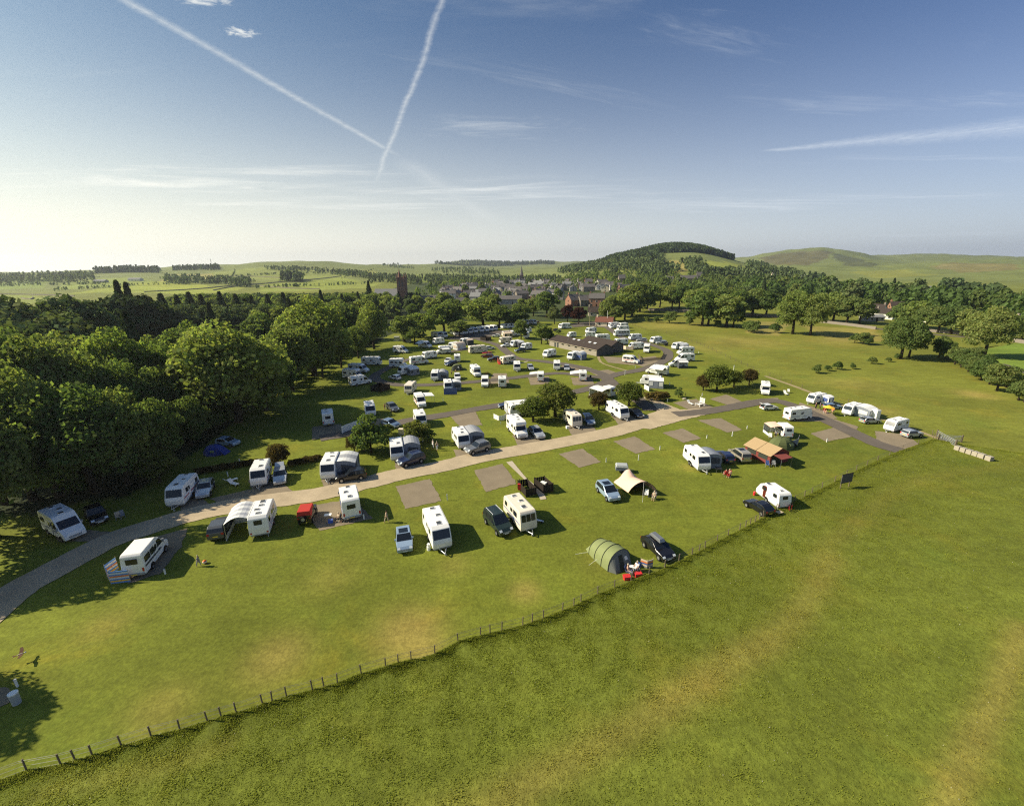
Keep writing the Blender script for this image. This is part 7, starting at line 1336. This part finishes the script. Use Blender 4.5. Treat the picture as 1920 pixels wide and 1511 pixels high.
for s,w,l in (((-47.3,197.9,12.0),.9,'rounded tree above the storage boxes'),((-41.6,210.8,11.8),.9,'bright rounded tree by the white gabled bungalow'),((-33.4,223.8,15.6),.95,'tall rounded tree above the stored caravans'),((-32.4,252.8,14.9),.8,'dark taller tree behind the stored caravans'),((-15.4,248.7,15.0),1.25,'very broad round tree above the stored caravans'),((-6.6,243.3,12.0),1.1,'dark broad tree merging with the round one above the stored caravans'),((-24.8,213.4,7.7),1.1,'low bushy tree at the start of the stored row'),((-42.0,193.2,7.4),1.1,'low bushy tree near the storage boxes'),((0.4,243.4,8.3),.9,'leafy tree behind the short stored row'),((4.9,254.8,12.1),.9,'upright leafy tree behind the short stored row')): tree(s,l,'mid',w*1.4,'leaf_bright' if 'bright' in l or 'very' in l else 'leaf_broad','trees round the stored caravans')
for s,w,l,lf in (((22.5,290.6,16.7),.95,'great dark tree beside the copper beeches','leaf_broad'),((14.5,299.1,11.3),.9,'dark tree left of the great one by the entrance','leaf_broad'),((24.4,256.0,9.8),.8,'pale upright tree in front of the copper beeches','leaf_pale'),((33.1,266.5,10.3),.85,'copper beech with dark purple leaves, the taller of two','leaf_copper'),((37.9,254.3,9.8),.9,'copper beech with dark purple leaves, beside the entrance lane','leaf_copper'),((58.1,268.1,14.6),.9,'dark tree beside the reception cottage','leaf_broad'),((60.1,261.8,9.9),.9,'dark tree just right of the reception cottage','leaf_broad')): tree(s,l,'mid',w*1.2,lf,'trees at the campsite entrance')
rg=random.Random(11); placed=list(TREES)
def canopy(x,y):
    az=math.degrees(math.atan2(x,y)); k=.054+.050*min(1,max(0,(-36-az)/6)); return 32-k*(.956*y+.29*22)
def scatter(P,n,mind,hr,kind,label,group,leafs,wr=(.8,1.0),lim=4000,conifer=0.0,avoid=None,low=False):
    b=[min(p[0] for p in P),max(p[0] for p in P),min(p[1] for p in P),max(p[1] for p in P)]; c=0
    for _ in range(lim):
        if c>=n: break
        x,y=rg.uniform(b[0],b[1]),rg.uniform(b[2],b[3])
        if not inpoly(x,y,P) or inpoly(x,y,CAMP): continue
        if any((x-q[0])**2+(y-q[1])**2<(mind*.5+q[2]*.5)**2 for q in placed): continue
        if avoid and any(math.hypot(x-q[0],y-q[1])<9 for q in avoid): continue
        h=rg.uniform(*hr); cn=rg.random()<conifer
        if low:
            h=min(h,canopy(x,y)*rg.uniform(.8,1.03)/(1.15 if cn else 1))
            if h<4.5: continue
        tree((x,y,h*(1.15 if cn else 1)),label if not cn else label.replace('broadleaf','conifer').replace('leafy','conifer'),'con' if cn else kind,rg.uniform(*wr),None if cn else rg.choice(leafs),group if not cn else group.replace('broadleaf','conifer').replace('leafy','conifer'),seed=rg.randrange(10**6)); placed.append((x,y,mind)); c+=1
W2=[(-193.02,159.9),(-223.49,194.93),(-230.08,256.61),(-177.99,280.5),(-141.15,301.31),(-94.34,310.74),(-71.41,283.87),(-106.52,382.73),(-179.37,429.97),(-322.88,421.06),(-340.05,338.18),(-282.64,238.81)]
scatter(W2,80,10,(14,20),'mid','broadleaf tree inside the wood left of the campsite','broadleaf trees inside the wood',['leaf_broad','leaf_broad','leaf_bright'],(.85,1.1),conifer=.2,low=True)
W2B=[(-62.65,127.92),(-62.41,161.94),(-59.9,193.36),(-61.38,231.14),(-79.44,309.52),(-122.24,327.36),(-156.65,290.28),(-110.8,189.25)]
scatter(W2B,16,9,(13,18),'mid','broadleaf tree between the domed tree and the storage boxes','broadleaf trees between dome and boxes',['leaf_broad','leaf_bright'],(.9,1.1),low=True)
W2C=[(-59.99,231.05),(-39.93,262.79),(-12.72,279.46),(14.08,289.17),(19.38,355.94),(-26.6,390.36),(-88.24,380.91),(-83.09,316.77)]
scatter(W2C,16,9,(9,14),'mid','broadleaf tree behind the stored caravans, below the town','broadleaf trees below the town',['leaf_broad','leaf_bright'],(.95,1.15))
W3=[(-248.19,210.68),(-283.37,267.21),(-315.85,356.05),(-294.12,401.41),(-162.4,388.29),(-93.44,357.57),(-71.06,384.32),(-89.85,432.81),(-171.24,462.84),(-289.23,462.23),(-324.81,459.3),(-377.01,438.8),(-333.6,316.37),(-305.38,261.55)]
scatter(W3,45,15,(15,21),'far','broadleaf tree in the deeper wood towards the far fields','broadleaf trees in the deeper wood',['leaf_far','leaf_broad'],(.9,1.2),conifer=.45,low=True)
for s,l in (((-140.7,165.4,27.4),'tallest spiky conifer rising from the dark wood'),((-142.4,171.4,26.8),'second spiky conifer beside the tallest one'),((-138.8,159.5,24.4),'broad dark conifer left of the two spiky ones'),((-137.5,168.0,23.5),'dark conifer right of the two spiky ones'),((-141.3,179.6,20.8),'dark conifer in front of the far green field'),((-119.8,181.1,18.9),'pointed conifer above the great domed tree'),((-96.2,113.2,21.8),'pointed conifer deep in the wood shade'),((-104.8,215.9,18.0),'tall dark conifer behind the pale lobed tree'),((-111.0,360.4,21.1),'dark conifer near the church'),((-113.6,274.6,18.7),'dark conifer between wood and fields')): tree(s,l,'con' if not l.startswith(('broad dark conifer','dark conifer right','dark conifer in front')) else 'mid',.8 if 'spik' in l[:30] or 'tallest' in l else 1.0,'leaf_conifer','landmark conifers',name='conifer_tree')
CON=[(-156.7,196.6,20.7),(-166.2,218.2,20.4),(-158.0,217.1,19.4),(-163.9,234.0,20.2),(-153.5,227.3,19.2),(-159.0,251.0,19.5),(-149.9,249.9,18.3),(-140.7,248.7,17.2),(-139.3,262.5,17.2),(-129.4,261.1,18.1),(-119.8,259.4,16.3),(-118.2,285.0,16.0),(-110.6,300.3,15.0),(-108.4,325.3,14.9)]
for i,s in enumerate(CON): tree(s,'%s dark conifer of the row below the far fields, counted from the spiky pair'%NTH[i],'con',1.35,None,'dark conifers below the far fields')
DK=[(-139.9,187.9,17.0),(-141.9,200.6,17.6),(-134.8,205.5,16.7),(-123.8,198.9,15.7),(-130.0,221.9,15.8),(-117.8,215.7,15.0),(-116.9,229.0,14.6),(-96.6,244.5,11.8),(-92.7,258.2,12.7),(-74.8,287.6,10.9),(-68.3,312.6,11.8)]
for i,s in enumerate(DK): tree(s,'%s broad dark tree in front of the conifer row, counted from the spiky pair'%NTH[i],'mid',1.15,'leaf_far','dark trees below the far fields')
for s,l in (((-131.5,135.2,24.4),'very broad dark tree standing before the far bright field'),((-113.8,112.5,21.4),'dark tree below the very broad one'),((-126.8,115.4,25.4),'dark tree at the edge of view before the bright field'),((-102.3,91.3,21.3),'dark tree below the one at the edge of view')): tree(s,l,'mid',1.15,'leaf_far','dark trees before the bright fields')
# ------------------------------------------------------------------ trees on the right
AV=[((68.7,274.4,15.7),.95),((69.9,289.5,13.1),.9),((78.6,295.6,19.6),.95),((90.2,319.6,20.0),1.0),((101.6,339.9,17.6),.85),((114.8,352.7,16.6),.8),((120.8,342.7,17.3),.75),((124.8,338.5,17.5),.75),((132.1,337.2,18.2),.85),((124.5,305.5,17.3),.9),((102.9,243.3,18.0),.95),((106.6,244.3,17.3),.85),((138.1,304.2,17.3),.9),((113.8,238.3,17.1),.95),((116.8,237.3,13.7),.75),((140.2,283.6,16.8),.8),((155.5,293.1,16.9),.85),((148.7,289.5,15.1),.85),
 ((153.5,288.3,16.8),.85),((159.2,283.6,16.1),.9),((176.4,258.9,14.4),.85),((182.1,255.7,16.1),.9),((184.6,248.4,15.0),.9),((189.5,245.3,13.6),.8),((200.8,232.4,13.0),.8),((202.6,226.7,14.1),.85),((200.2,216.5,12.8),.9),((200.9,211.2,12.5),.85),((202.9,206.8,12.6),.9),((203.5,202.5,12.0),.85),((212.4,189.4,10.7),.95),((212.4,185.5,10.5),.95),((214.3,183.9,10.9),.95)]
AV.sort(key=lambda q:q[0][0]/q[0][1])
for i,(s,w) in enumerate(AV): tree(s,'%s leafy avenue tree beyond the big field, counted from the cottage'%NTH[i],'mid',w*1.35,'leaf_bright' if i%4==1 else 'leaf_broad','avenue of roadside trees')
for s,w,l,k in (((132.6,211.2,20.3),.95,'large pale spreading tree in the big field, its trunk in full view','big'),((137.6,206.0,19.3),.85,'darker tree beside the large pale spreading one','big'),((134.9,152.7,14.6),1.0,'large round tree at the corner of the two fields','big'),((139.9,155.3,12.3),.9,'second trunk of the large round corner tree','big'),((165.0,154.0,16.3),1.0,'great pale tree behind the hedge row','big'),((149.9,154.6,7.4),.9,'dark tree beside the hedge row','mid'),((149.6,152.0,6.8),.8,'pale tree at the start of the hedge row','mid')): tree(s,l,k,w,'leaf_bright' if 'pale' in l else 'leaf_broad','field trees')
HR=[(148.2,149.5,5.3),(144.1,142.6,6.0),(142.0,138.4,5.8),(138.6,132.6,5.6),(134.8,126.5,5.9),(132.1,122.2,6.3),(129.8,117.6,6.1),(125.1,111.1,7.3),(131.0,114.5,5.9),(149.8,142.6,5.9),(141.2,130.4,5.5),(121.6,102.7,5.1),(121.5,101.4,5.1)]
HR.sort(key=lambda q:-q[1])
for i,s in enumerate(HR): tree(s,'%s bushy tree of the hedge row, counted from its far end'%NTH[i],'mid',1.1,'leaf_pale' if s[2]<5 else 'leaf_broad','hedge row along the far lane')
for s,l in (((92.5,132.6,2.5),'round thorn bush in the field, lowest of the scattered row'),((98.0,135.5,1.8),'smallest thorn bush of the scattered row'),((102.1,137.2,2.5),'round thorn bush third along the scattered row'),((107.3,137.8,1.8),'low ragged scrub between the thorn bushes'),((119.0,145.1,2.5),'thickest thorn bush near the corner tree'),((126.5,147.6,1.7),'low thorn bush beside the corner tree'),((133.6,152.7,1.9),'small bush at the foot of the corner tree'),((142.9,185.5,3.8),'ragged grey bush before the far wall'),((143.9,182.3,5.1),'taller brown bush before the far wall'),((144.5,180.1,3.4),'small brown bush beside the taller one'),((126.8,215.7,4.8),'small bush left of the large pale tree'),((116.1,216.5,6.1),'dark bush at the end of the avenue shade'),
 ((90.0,256.8,7.0),'dark small tree alone in front of the avenue'),((98.2,248.4,4.5),'small round bush in front of the avenue'),((83.5,260.0,3.7),'low bush in front of the avenue'),((78.6,262.2,3.2),'low dark bush near the first avenue tree'),((116.8,221.1,5.6),'dark round bush at the end of the near avenue'),((109.1,238.3,4.0),'low scrub under the near avenue')): tree(s,l,'shrub',.95,'leaf_broad','bushes in the big field','bush')
W4=[(224.3,436.4),(255.6,420.6),(267.8,381.3),(282.4,354.2),(274.7,315.7),(278.8,281.3),(262.9,230.5),(321.1,283.6),(329.6,326.3),(347.3,390.8),(361.6,485.2),(363.9,580.3),(345.5,648.4),(287.4,562.4)]
scatter(W4,45,16,(12,18),'far','leafy tree in the wooded belt beyond the avenue','leafy trees in the wooded belt',['leaf_broad','leaf_far'],(.85,1.1),conifer=.12,avoid=used)
W5=[(69.6,655.6),(100.4,571.4),(130.6,507.6),(156.3,445.4),(191.0,441.8),(224.3,436.4),(344.1,675.8),(308.7,723.0),(248.5,769.1),(209.4,824.1),(149.8,920.8),(101.3,864.5)]
scatter(W5,34,18,(9,14),'far','leafy tree on the lower slope of the wooded hill','leafy trees on the lower hill slope',['leaf_broad','leaf_far'],(.85,1.1),conifer=.08,avoid=used)
W6=[(-91.3,440.0),(-59.6,473.5),(0.8,398.9),(50.2,424.1),(77.2,728.6),(2.1,920.8),(-105.6,849.3),(-130.6,634.5)]
scatter(W6,28,15,(8,13),'far','leafy tree among the town houses','leafy trees among the town houses',['leaf_broad','leaf_bright','leaf_far'],(.85,1.1),conifer=.05,avoid=used)
# ------------------------------------------------------------------ far woods that read as one mass
def mass(name,quads,hr,label,leaf='leaf_far',conifer=.5,seed=0,per=18,poly=None,npoly=0,avoid=(),low=False):
    rr=np.random.default_rng(seed); Cs=[];Us=[];Vs=[];cols=[]; pts=[]
    for (A,B,C_,D_,n) in quads:
        A,B,C_,D_=[np.array(q) for q in(A,B,C_,D_)]; u=rr.random((n,1));v=rr.random((n,1)); pts.append((A*(1-u)+B*u)*(1-v)+(D_*(1-u)+C_*u)*v)
    if poly:
        b=np.array(poly); q=rr.uniform(b.min(0),b.max(0),(npoly*8,2)); ok=inpoly(q[:,0],q[:,1],poly)&~inpoly(q[:,0],q[:,1],CAMP)
        for h in avoid: ok&=np.hypot(q[:,0]-h[0],q[:,1]-h[1])>11
        pts.append(q[ok][:npoly])
    P=np.concatenate(pts); n=len(P); z=hgt(P[:,0],P[:,1]); h=rr.uniform(hr[0],hr[1],n)
    if low: h=np.maximum(np.minimum(h,np.array([canopy(*p) for p in P])*rr.uniform(.7,.98,n)),2.5)
    cn=rr.random(n)<conifer; lob=rr.random((n,3,3))
    for k in range(per):
        t=rr.random(n)**.8; a=rr.random(n)*2*np.pi; wd=h*.40; rad=np.where(cn,wd*.6*(1-t)+.3,wd*np.sqrt(np.maximum(.04,1-(2*t-.85)**2))*(.75+.3*np.sin(a*2+lob[:,0,0]*6)))*np.sqrt(rr.random(n)*.6+.4)
        c=np.stack([P[:,0]+rad*np.cos(a),P[:,1]+rad*np.sin(a),z+h*(.08+.88*t)],-1)
        N=np.stack([np.cos(a),np.sin(a),.7+0*a],-1)+rr.normal(0,.5,(n,3)); N/=np.linalg.norm(N,axis=1)[:,None]; U=np.cross(N,rr.normal(size=(n,3))); U/=np.linalg.norm(U,axis=1)[:,None]; W=np.cross(N,U); s=(h*.52/math.sqrt(per)*(.7+.6*rr.random(n)))[:,None]
        Cs.append(c);Us.append(U*s);Vs.append(W*s*.8); q=np.ones((n,3))*(.7+.6*rr.random((n,1))); q[cn]*=.6; cols.append(q)
    me=quads_mesh(name,np.concatenate(Cs),np.concatenate(Us),np.concatenate(Vs),np.concatenate(cols)); o=link(name,me,leaf); tag(o,label,'wood',kind='stuff'); return o
mass('deep_wood',[],(13,19),'deep wood filling the low ground behind the near trees',poly=W3,npoly=800,per=55,conifer=.5,seed=21,low=True)
mass('middle_wood',[],(10,15),'understorey of the wood left of the campsite','leaf_broad',poly=W2,npoly=520,per=60,conifer=.1,seed=22,low=True)
mass('belt_wood',[],(10,16),'wooded belt beyond the roadside avenue','leaf_broad',poly=W4,npoly=420,per=60,conifer=.12,seed=23,avoid=used)
mass('foot_wood',[],(8,12),'woodland on the lower slope of the round hill','leaf_broad',poly=W5,npoly=420,per=50,conifer=.1,seed=24,avoid=used)
mass('town_trees',[],(6,11),'garden greenery between the town houses','leaf_broad',poly=W6,npoly=150,per=60,conifer=.05,seed=25,avoid=used)
def Q(P,n): return (P[0],P[1],P[2],P[3],n)
mass('hilltop_forest',[Q([(337.4,2327.3),(284.8,919.0),(324.2,1069.9),(291.2,1406.7)],800),Q([(229.0,1239.7),(306.8,973.7),(358.6,1142.3),(343.5,1334.9)],900),Q([(265.7,1156.3),(574.9,1197.8),(544.5,1241.8),(334.0,1297.7)],1300),Q([(327.4,1271.6),(535.9,1221.7),(525.6,1360.9),(437.9,1399.7)],1500),Q([(340.4,1267.4),(509.1,1208.4),(525.6,1360.9),(432.2,1366.6)],1000)],(11,16),'dark forest covering the top of the round hill',conifer=.7,seed=1)
mass('hillside_wood',[Q([(106.5,1133.4),(245.1,772.2),(271.4,945.4),(255.7,1999.8)],800),Q([(209.9,755.7),(246.3,734.8),(332.1,1019.1),(301.1,1073.5)],160),Q([(330.6,931.2),(380.5,950.5),(317.4,713.8),(288.4,735.2)],90),Q([(292.1,723.0),(396.8,715.1),(508.6,901.7),(328.7,750.4)],160),Q([(377.5,752.3),(467.1,708.2),(645.2,1058.7),(599.7,1191.0)],260),Q([(258.7,801.7),(283.9,782.4),(296.7,832.7),(275.2,839.4)],30)],(9,14),'leafy wood on the flank of the round hill between pale fields',conifer=.25,seed=2)
mass('ridge_plantation',[Q([(-1012.0,1136.7),(-917.3,1221.7),(-1059.0,1412.9),(-1153.2,1304.1)],260)],(13,16),'dark plantation with a flat top on the far ridge',conifer=.9,seed=3)
mass('ridge_plantation',[Q([(-953.5,1319.2),(-824.3,1325.1),(-896.4,1443.3),(-1202.8,1672.4)],200)],(11,14),'long dark plantation beside the radio mast',conifer=.9,seed=4)
mass('field_copse',[Q([(-410.4,830.8),(-368.2,817.3),(-411.7,915.8),(-458.5,934.7)],70)],(14,18),'dark square copse alone on the bright far fields',conifer=.6,seed=5)
mass('ridge_wood',[Q([(-1177.9,887.8),(-757.4,848.1),(-1028.2,1150.4),(-1545.2,1169.4)],600)],(8,12),'hazy wood along the foot of the far ridge',conifer=.4,seed=6)
mass('field_wood',[Q([(-587.0,782.0),(-499.2,750.7),(-597.0,909.0),(-688.9,935.3)],70),Q([(-445.9,726.5),(-392.3,697.3),(-458.3,817.5),(-528.6,872.4)],45),Q([(-508.5,778.7),(-448.8,738.5),(-537.1,886.8),(-574.4,897.8)],30)],(9,12),'leafy clumps between the far green fields',conifer=.2,seed=7)
mass('slope_wood',[Q([(-690.6,1310.7),(-452.1,1246.0),(-353.5,1111.8),(-646.1,1237.8)],110),Q([(-419.6,1086.1),(-283.1,956.5),(-225.2,991.3),(-436.2,1201.2)],140),Q([(-529.4,1915.9),(-363.6,1744.6),(-428.3,2116.5),(-632.9,2341.4)],60),Q([(-258.9,840.1),(-144.4,792.9),(-114.6,1018.8),(-282.8,1133.3)],200)],(8,12),'long strip of wood across the far hillside',conifer=.5,seed=8)
mass('valley_wood',[Q([(-170.9,884.6),(89.1,759.0),(92.6,983.3),(-209.1,1155.1)],420),Q([(-263.5,1460.0),(-25.3,1231.7),(-52.8,1660.6),(-294.7,2021.9)],160)],(8,12),'hazy woodland behind the town roofs',conifer=.3,seed=9)
mass('distant_forest',[Q([(-432.1,2608.1),(29.8,3614.1),(-11.7,3813.1),(-519.1,3721.7)],800),Q([(9.4,3660.1),(331.7,3544.3),(353.7,3781.8),(52.8,3782.6)],300)],(14,20),'blue-green forest on the farthest hill',conifer=1,seed=10,per=10)
mass('valley_copse',[Q([(497.2,535.0),(499.5,511.6),(552.0,566.4),(544.1,582.7)],30),Q([(393.9,403.8),(379.3,349.8),(440.9,410.5),(436.0,440.0)],90),Q([(529.8,1050.6),(625.7,1135.9),(998.3,1816.4),(616.2,1210.2)],40),Q([(488.8,762.0),(500.9,740.5),(566.9,839.7),(538.0,840.1)],30)],(10,14),'dark copses on the open valley side',conifer=.4,seed=11)
mass('field_hedges',[Q([(-616.4,735.7),(-458.0,834.3),(-461.7,841.1),(-621.3,741.8)],70),Q([(-702.1,931.6),(-533.1,1064.9),(-535.2,1069.3),(-707.8,939.2)],70),Q([(-379.7,688.7),(-236.6,796.8),(-238.5,803.4),(-382.8,694.4)],80),Q([(-922.4,787.5),(-695.1,798.0),(-706.3,811.0),(-929.8,794.0)],80),Q([(-514.3,1131.6),(-305.4,1033.3),(-307.8,1041.7),(-518.4,1140.9)],50),Q([(-644.5,650.9),(-595.9,720.9),(-603.1,729.7),(-652.3,658.9)],40),Q([(-347.5,953.2),(-447.7,1523.5),(-446.0,1523.5),(-346.4,953.2)],40),Q([(-497.9,820.9),(-742.5,1257.5),(-738.1,1252.5),(-496.9,820.9)],40)],(3,5.5),'hedges between the bright far fields',conifer=0,seed=31,per=12)
# field walls on the far slopes
def field_wall(P,label,h=1.3,w=.7):
    o=root('field_wall',(P[0][0],P[0][1],0),0,label,'wall','dry stone walls between the far fields'); m=MB(); b=P[0]
    L=smooth_line(P,12)
    for a,c in zip(L,L[1:]):
        d=np.array(c)-np.array(a); n=np.array((-d[1],d[0]))/max(1e-6,np.hypot(*d))*w/2
        vs=[]
        for q in(a,c):
            z=float(hgt(q[0],q[1]))
            for s in(-1,1): vs+=[(q[0]+n[0]*s-b[0],q[1]+n[1]*s-b[1],z-.2),(q[0]+n[0]*s*.8-b[0],q[1]+n[1]*s*.8-b[1],z+h)]
        m.add(vs,[(0,4,5,1),(2,3,7,6),(1,5,7,3),(0,1,3,2),(4,6,7,5)])
    link('stonework',m.mesh(),'wall_stone',o); return o
for P,l in (([(-488.7,614.8),(-466.1,643.0),(-446.8,694.7),(-442.2,788.1)],'stone wall along the near edge of the brightest far field'),([(-415.9,645.4),(-428.2,717.6),(-412.5,801.0),(-401.6,879.4)],'stone wall climbing to the square copse'),([(-395.3,865.2),(-378.3,977.0),(-374.9,1030.0)],'stone wall from the square copse to the wooded strip'),([(-406.3,738.4),(-333.4,691.4),(-276.6,669.1)],'stone wall below the square copse'),([(-627.5,1038.9),(-458.7,957.6)],'faint upper stone wall on the far hillside'),([(-560.4,526.5),(-532.1,509.6),(-562.4,541.8)],'short stone wall between two bright fields'),([(-697.7,604.8),(-617.3,587.8),(-519.7,548.5)],'stone wall at the top of the left bright fields')): field_wall(P,l)
field_wall([(99.56,331.2),(133.34,305.59),(150.99,290.72),(163.3,277.49)],'long dark stone wall below the near avenue',1.4,.6); field_wall([(172.3,255.16),(179.46,236.08),(181.54,223.65)],'dark stone wall between the far field and the white houses',1.4,.6); field_wall([(198.65,215.06),(204.98,204.31),(207.43,194.72),(208.01,179.39)],'dark stone wall under the last avenue trees',1.4,.6)
# entrance fence and poles
def pole(p,h,label,r=.09,mat='wood_pale'):
    o=root('flag_pole',p,0,label,'pole'); link('shaft',MB().tube((0,0,0),(0,0,h),r,8,r*.6).mesh(),mat,o); link('base',MB().tube((0,0,0),(0,0,.25),r*2,8).mesh(),'concrete',o)
pole((42.17,243.28),9,'thin pale pole at the campsite entrance',.1); pole((51.97,245.17),8.5,'white pole in front of the reception cottage',.13,'plastic_white')
P=[(39.46,244.38),(42.88,244.57),(46.71,244.73)]; o=root('entrance_fence',P[0],0,'low pale rail fence beside the entrance lane','fence'); b=Vector(P[0]).to_3d()
for a,c in zip(P,P[1:]):
    a,c=Vector(a).to_3d()-b,Vector(c).to_3d()-b
    for k in range(6): link('post',MB().box(-.06,.06,-.06,.06,0,1.2).mesh(),'wood_pale',o,a.lerp(c,k/6))
    t=math.atan2((c-a).y,(c-a).x)
    for z in(.4,.75,1.05): link('rail',MB().box(0,(c-a).length,-.03,.03,z,z+.12).mesh(),'wood_pale',o,a,(0,0,t))
# ------------------------------------------------------------------ air
def make_haze():
    m=bpy.data.materials.new('haze_air'); m.use_nodes=True; t=NT(m.node_tree); t.n.clear(); v=t.new('ShaderNodeVolumePrincipled'); v.inputs['Color'].default_value=(.80,.86,.95,1); v.inputs['Density'].default_value=HAZE; v.inputs['Anisotropy'].default_value=.55
    o=t.new('ShaderNodeOutputMaterial'); t.l.new(v.outputs[0],o.inputs['Volume'])
    me=MB().box(-7500,7500,-7500,7500,-45,225).mesh('haze'); me.materials.append(m); ob=bpy.data.objects.new('haze',me); COL.objects.link(ob); tag(ob,kind='stuff')
HAZE=.00011
if HAZE: make_haze()
print('objects',len(bpy.data.objects),'tris',sum(len(p.vertices)-2 for m in bpy.data.meshes for p in m.polygons) if 0 else '')
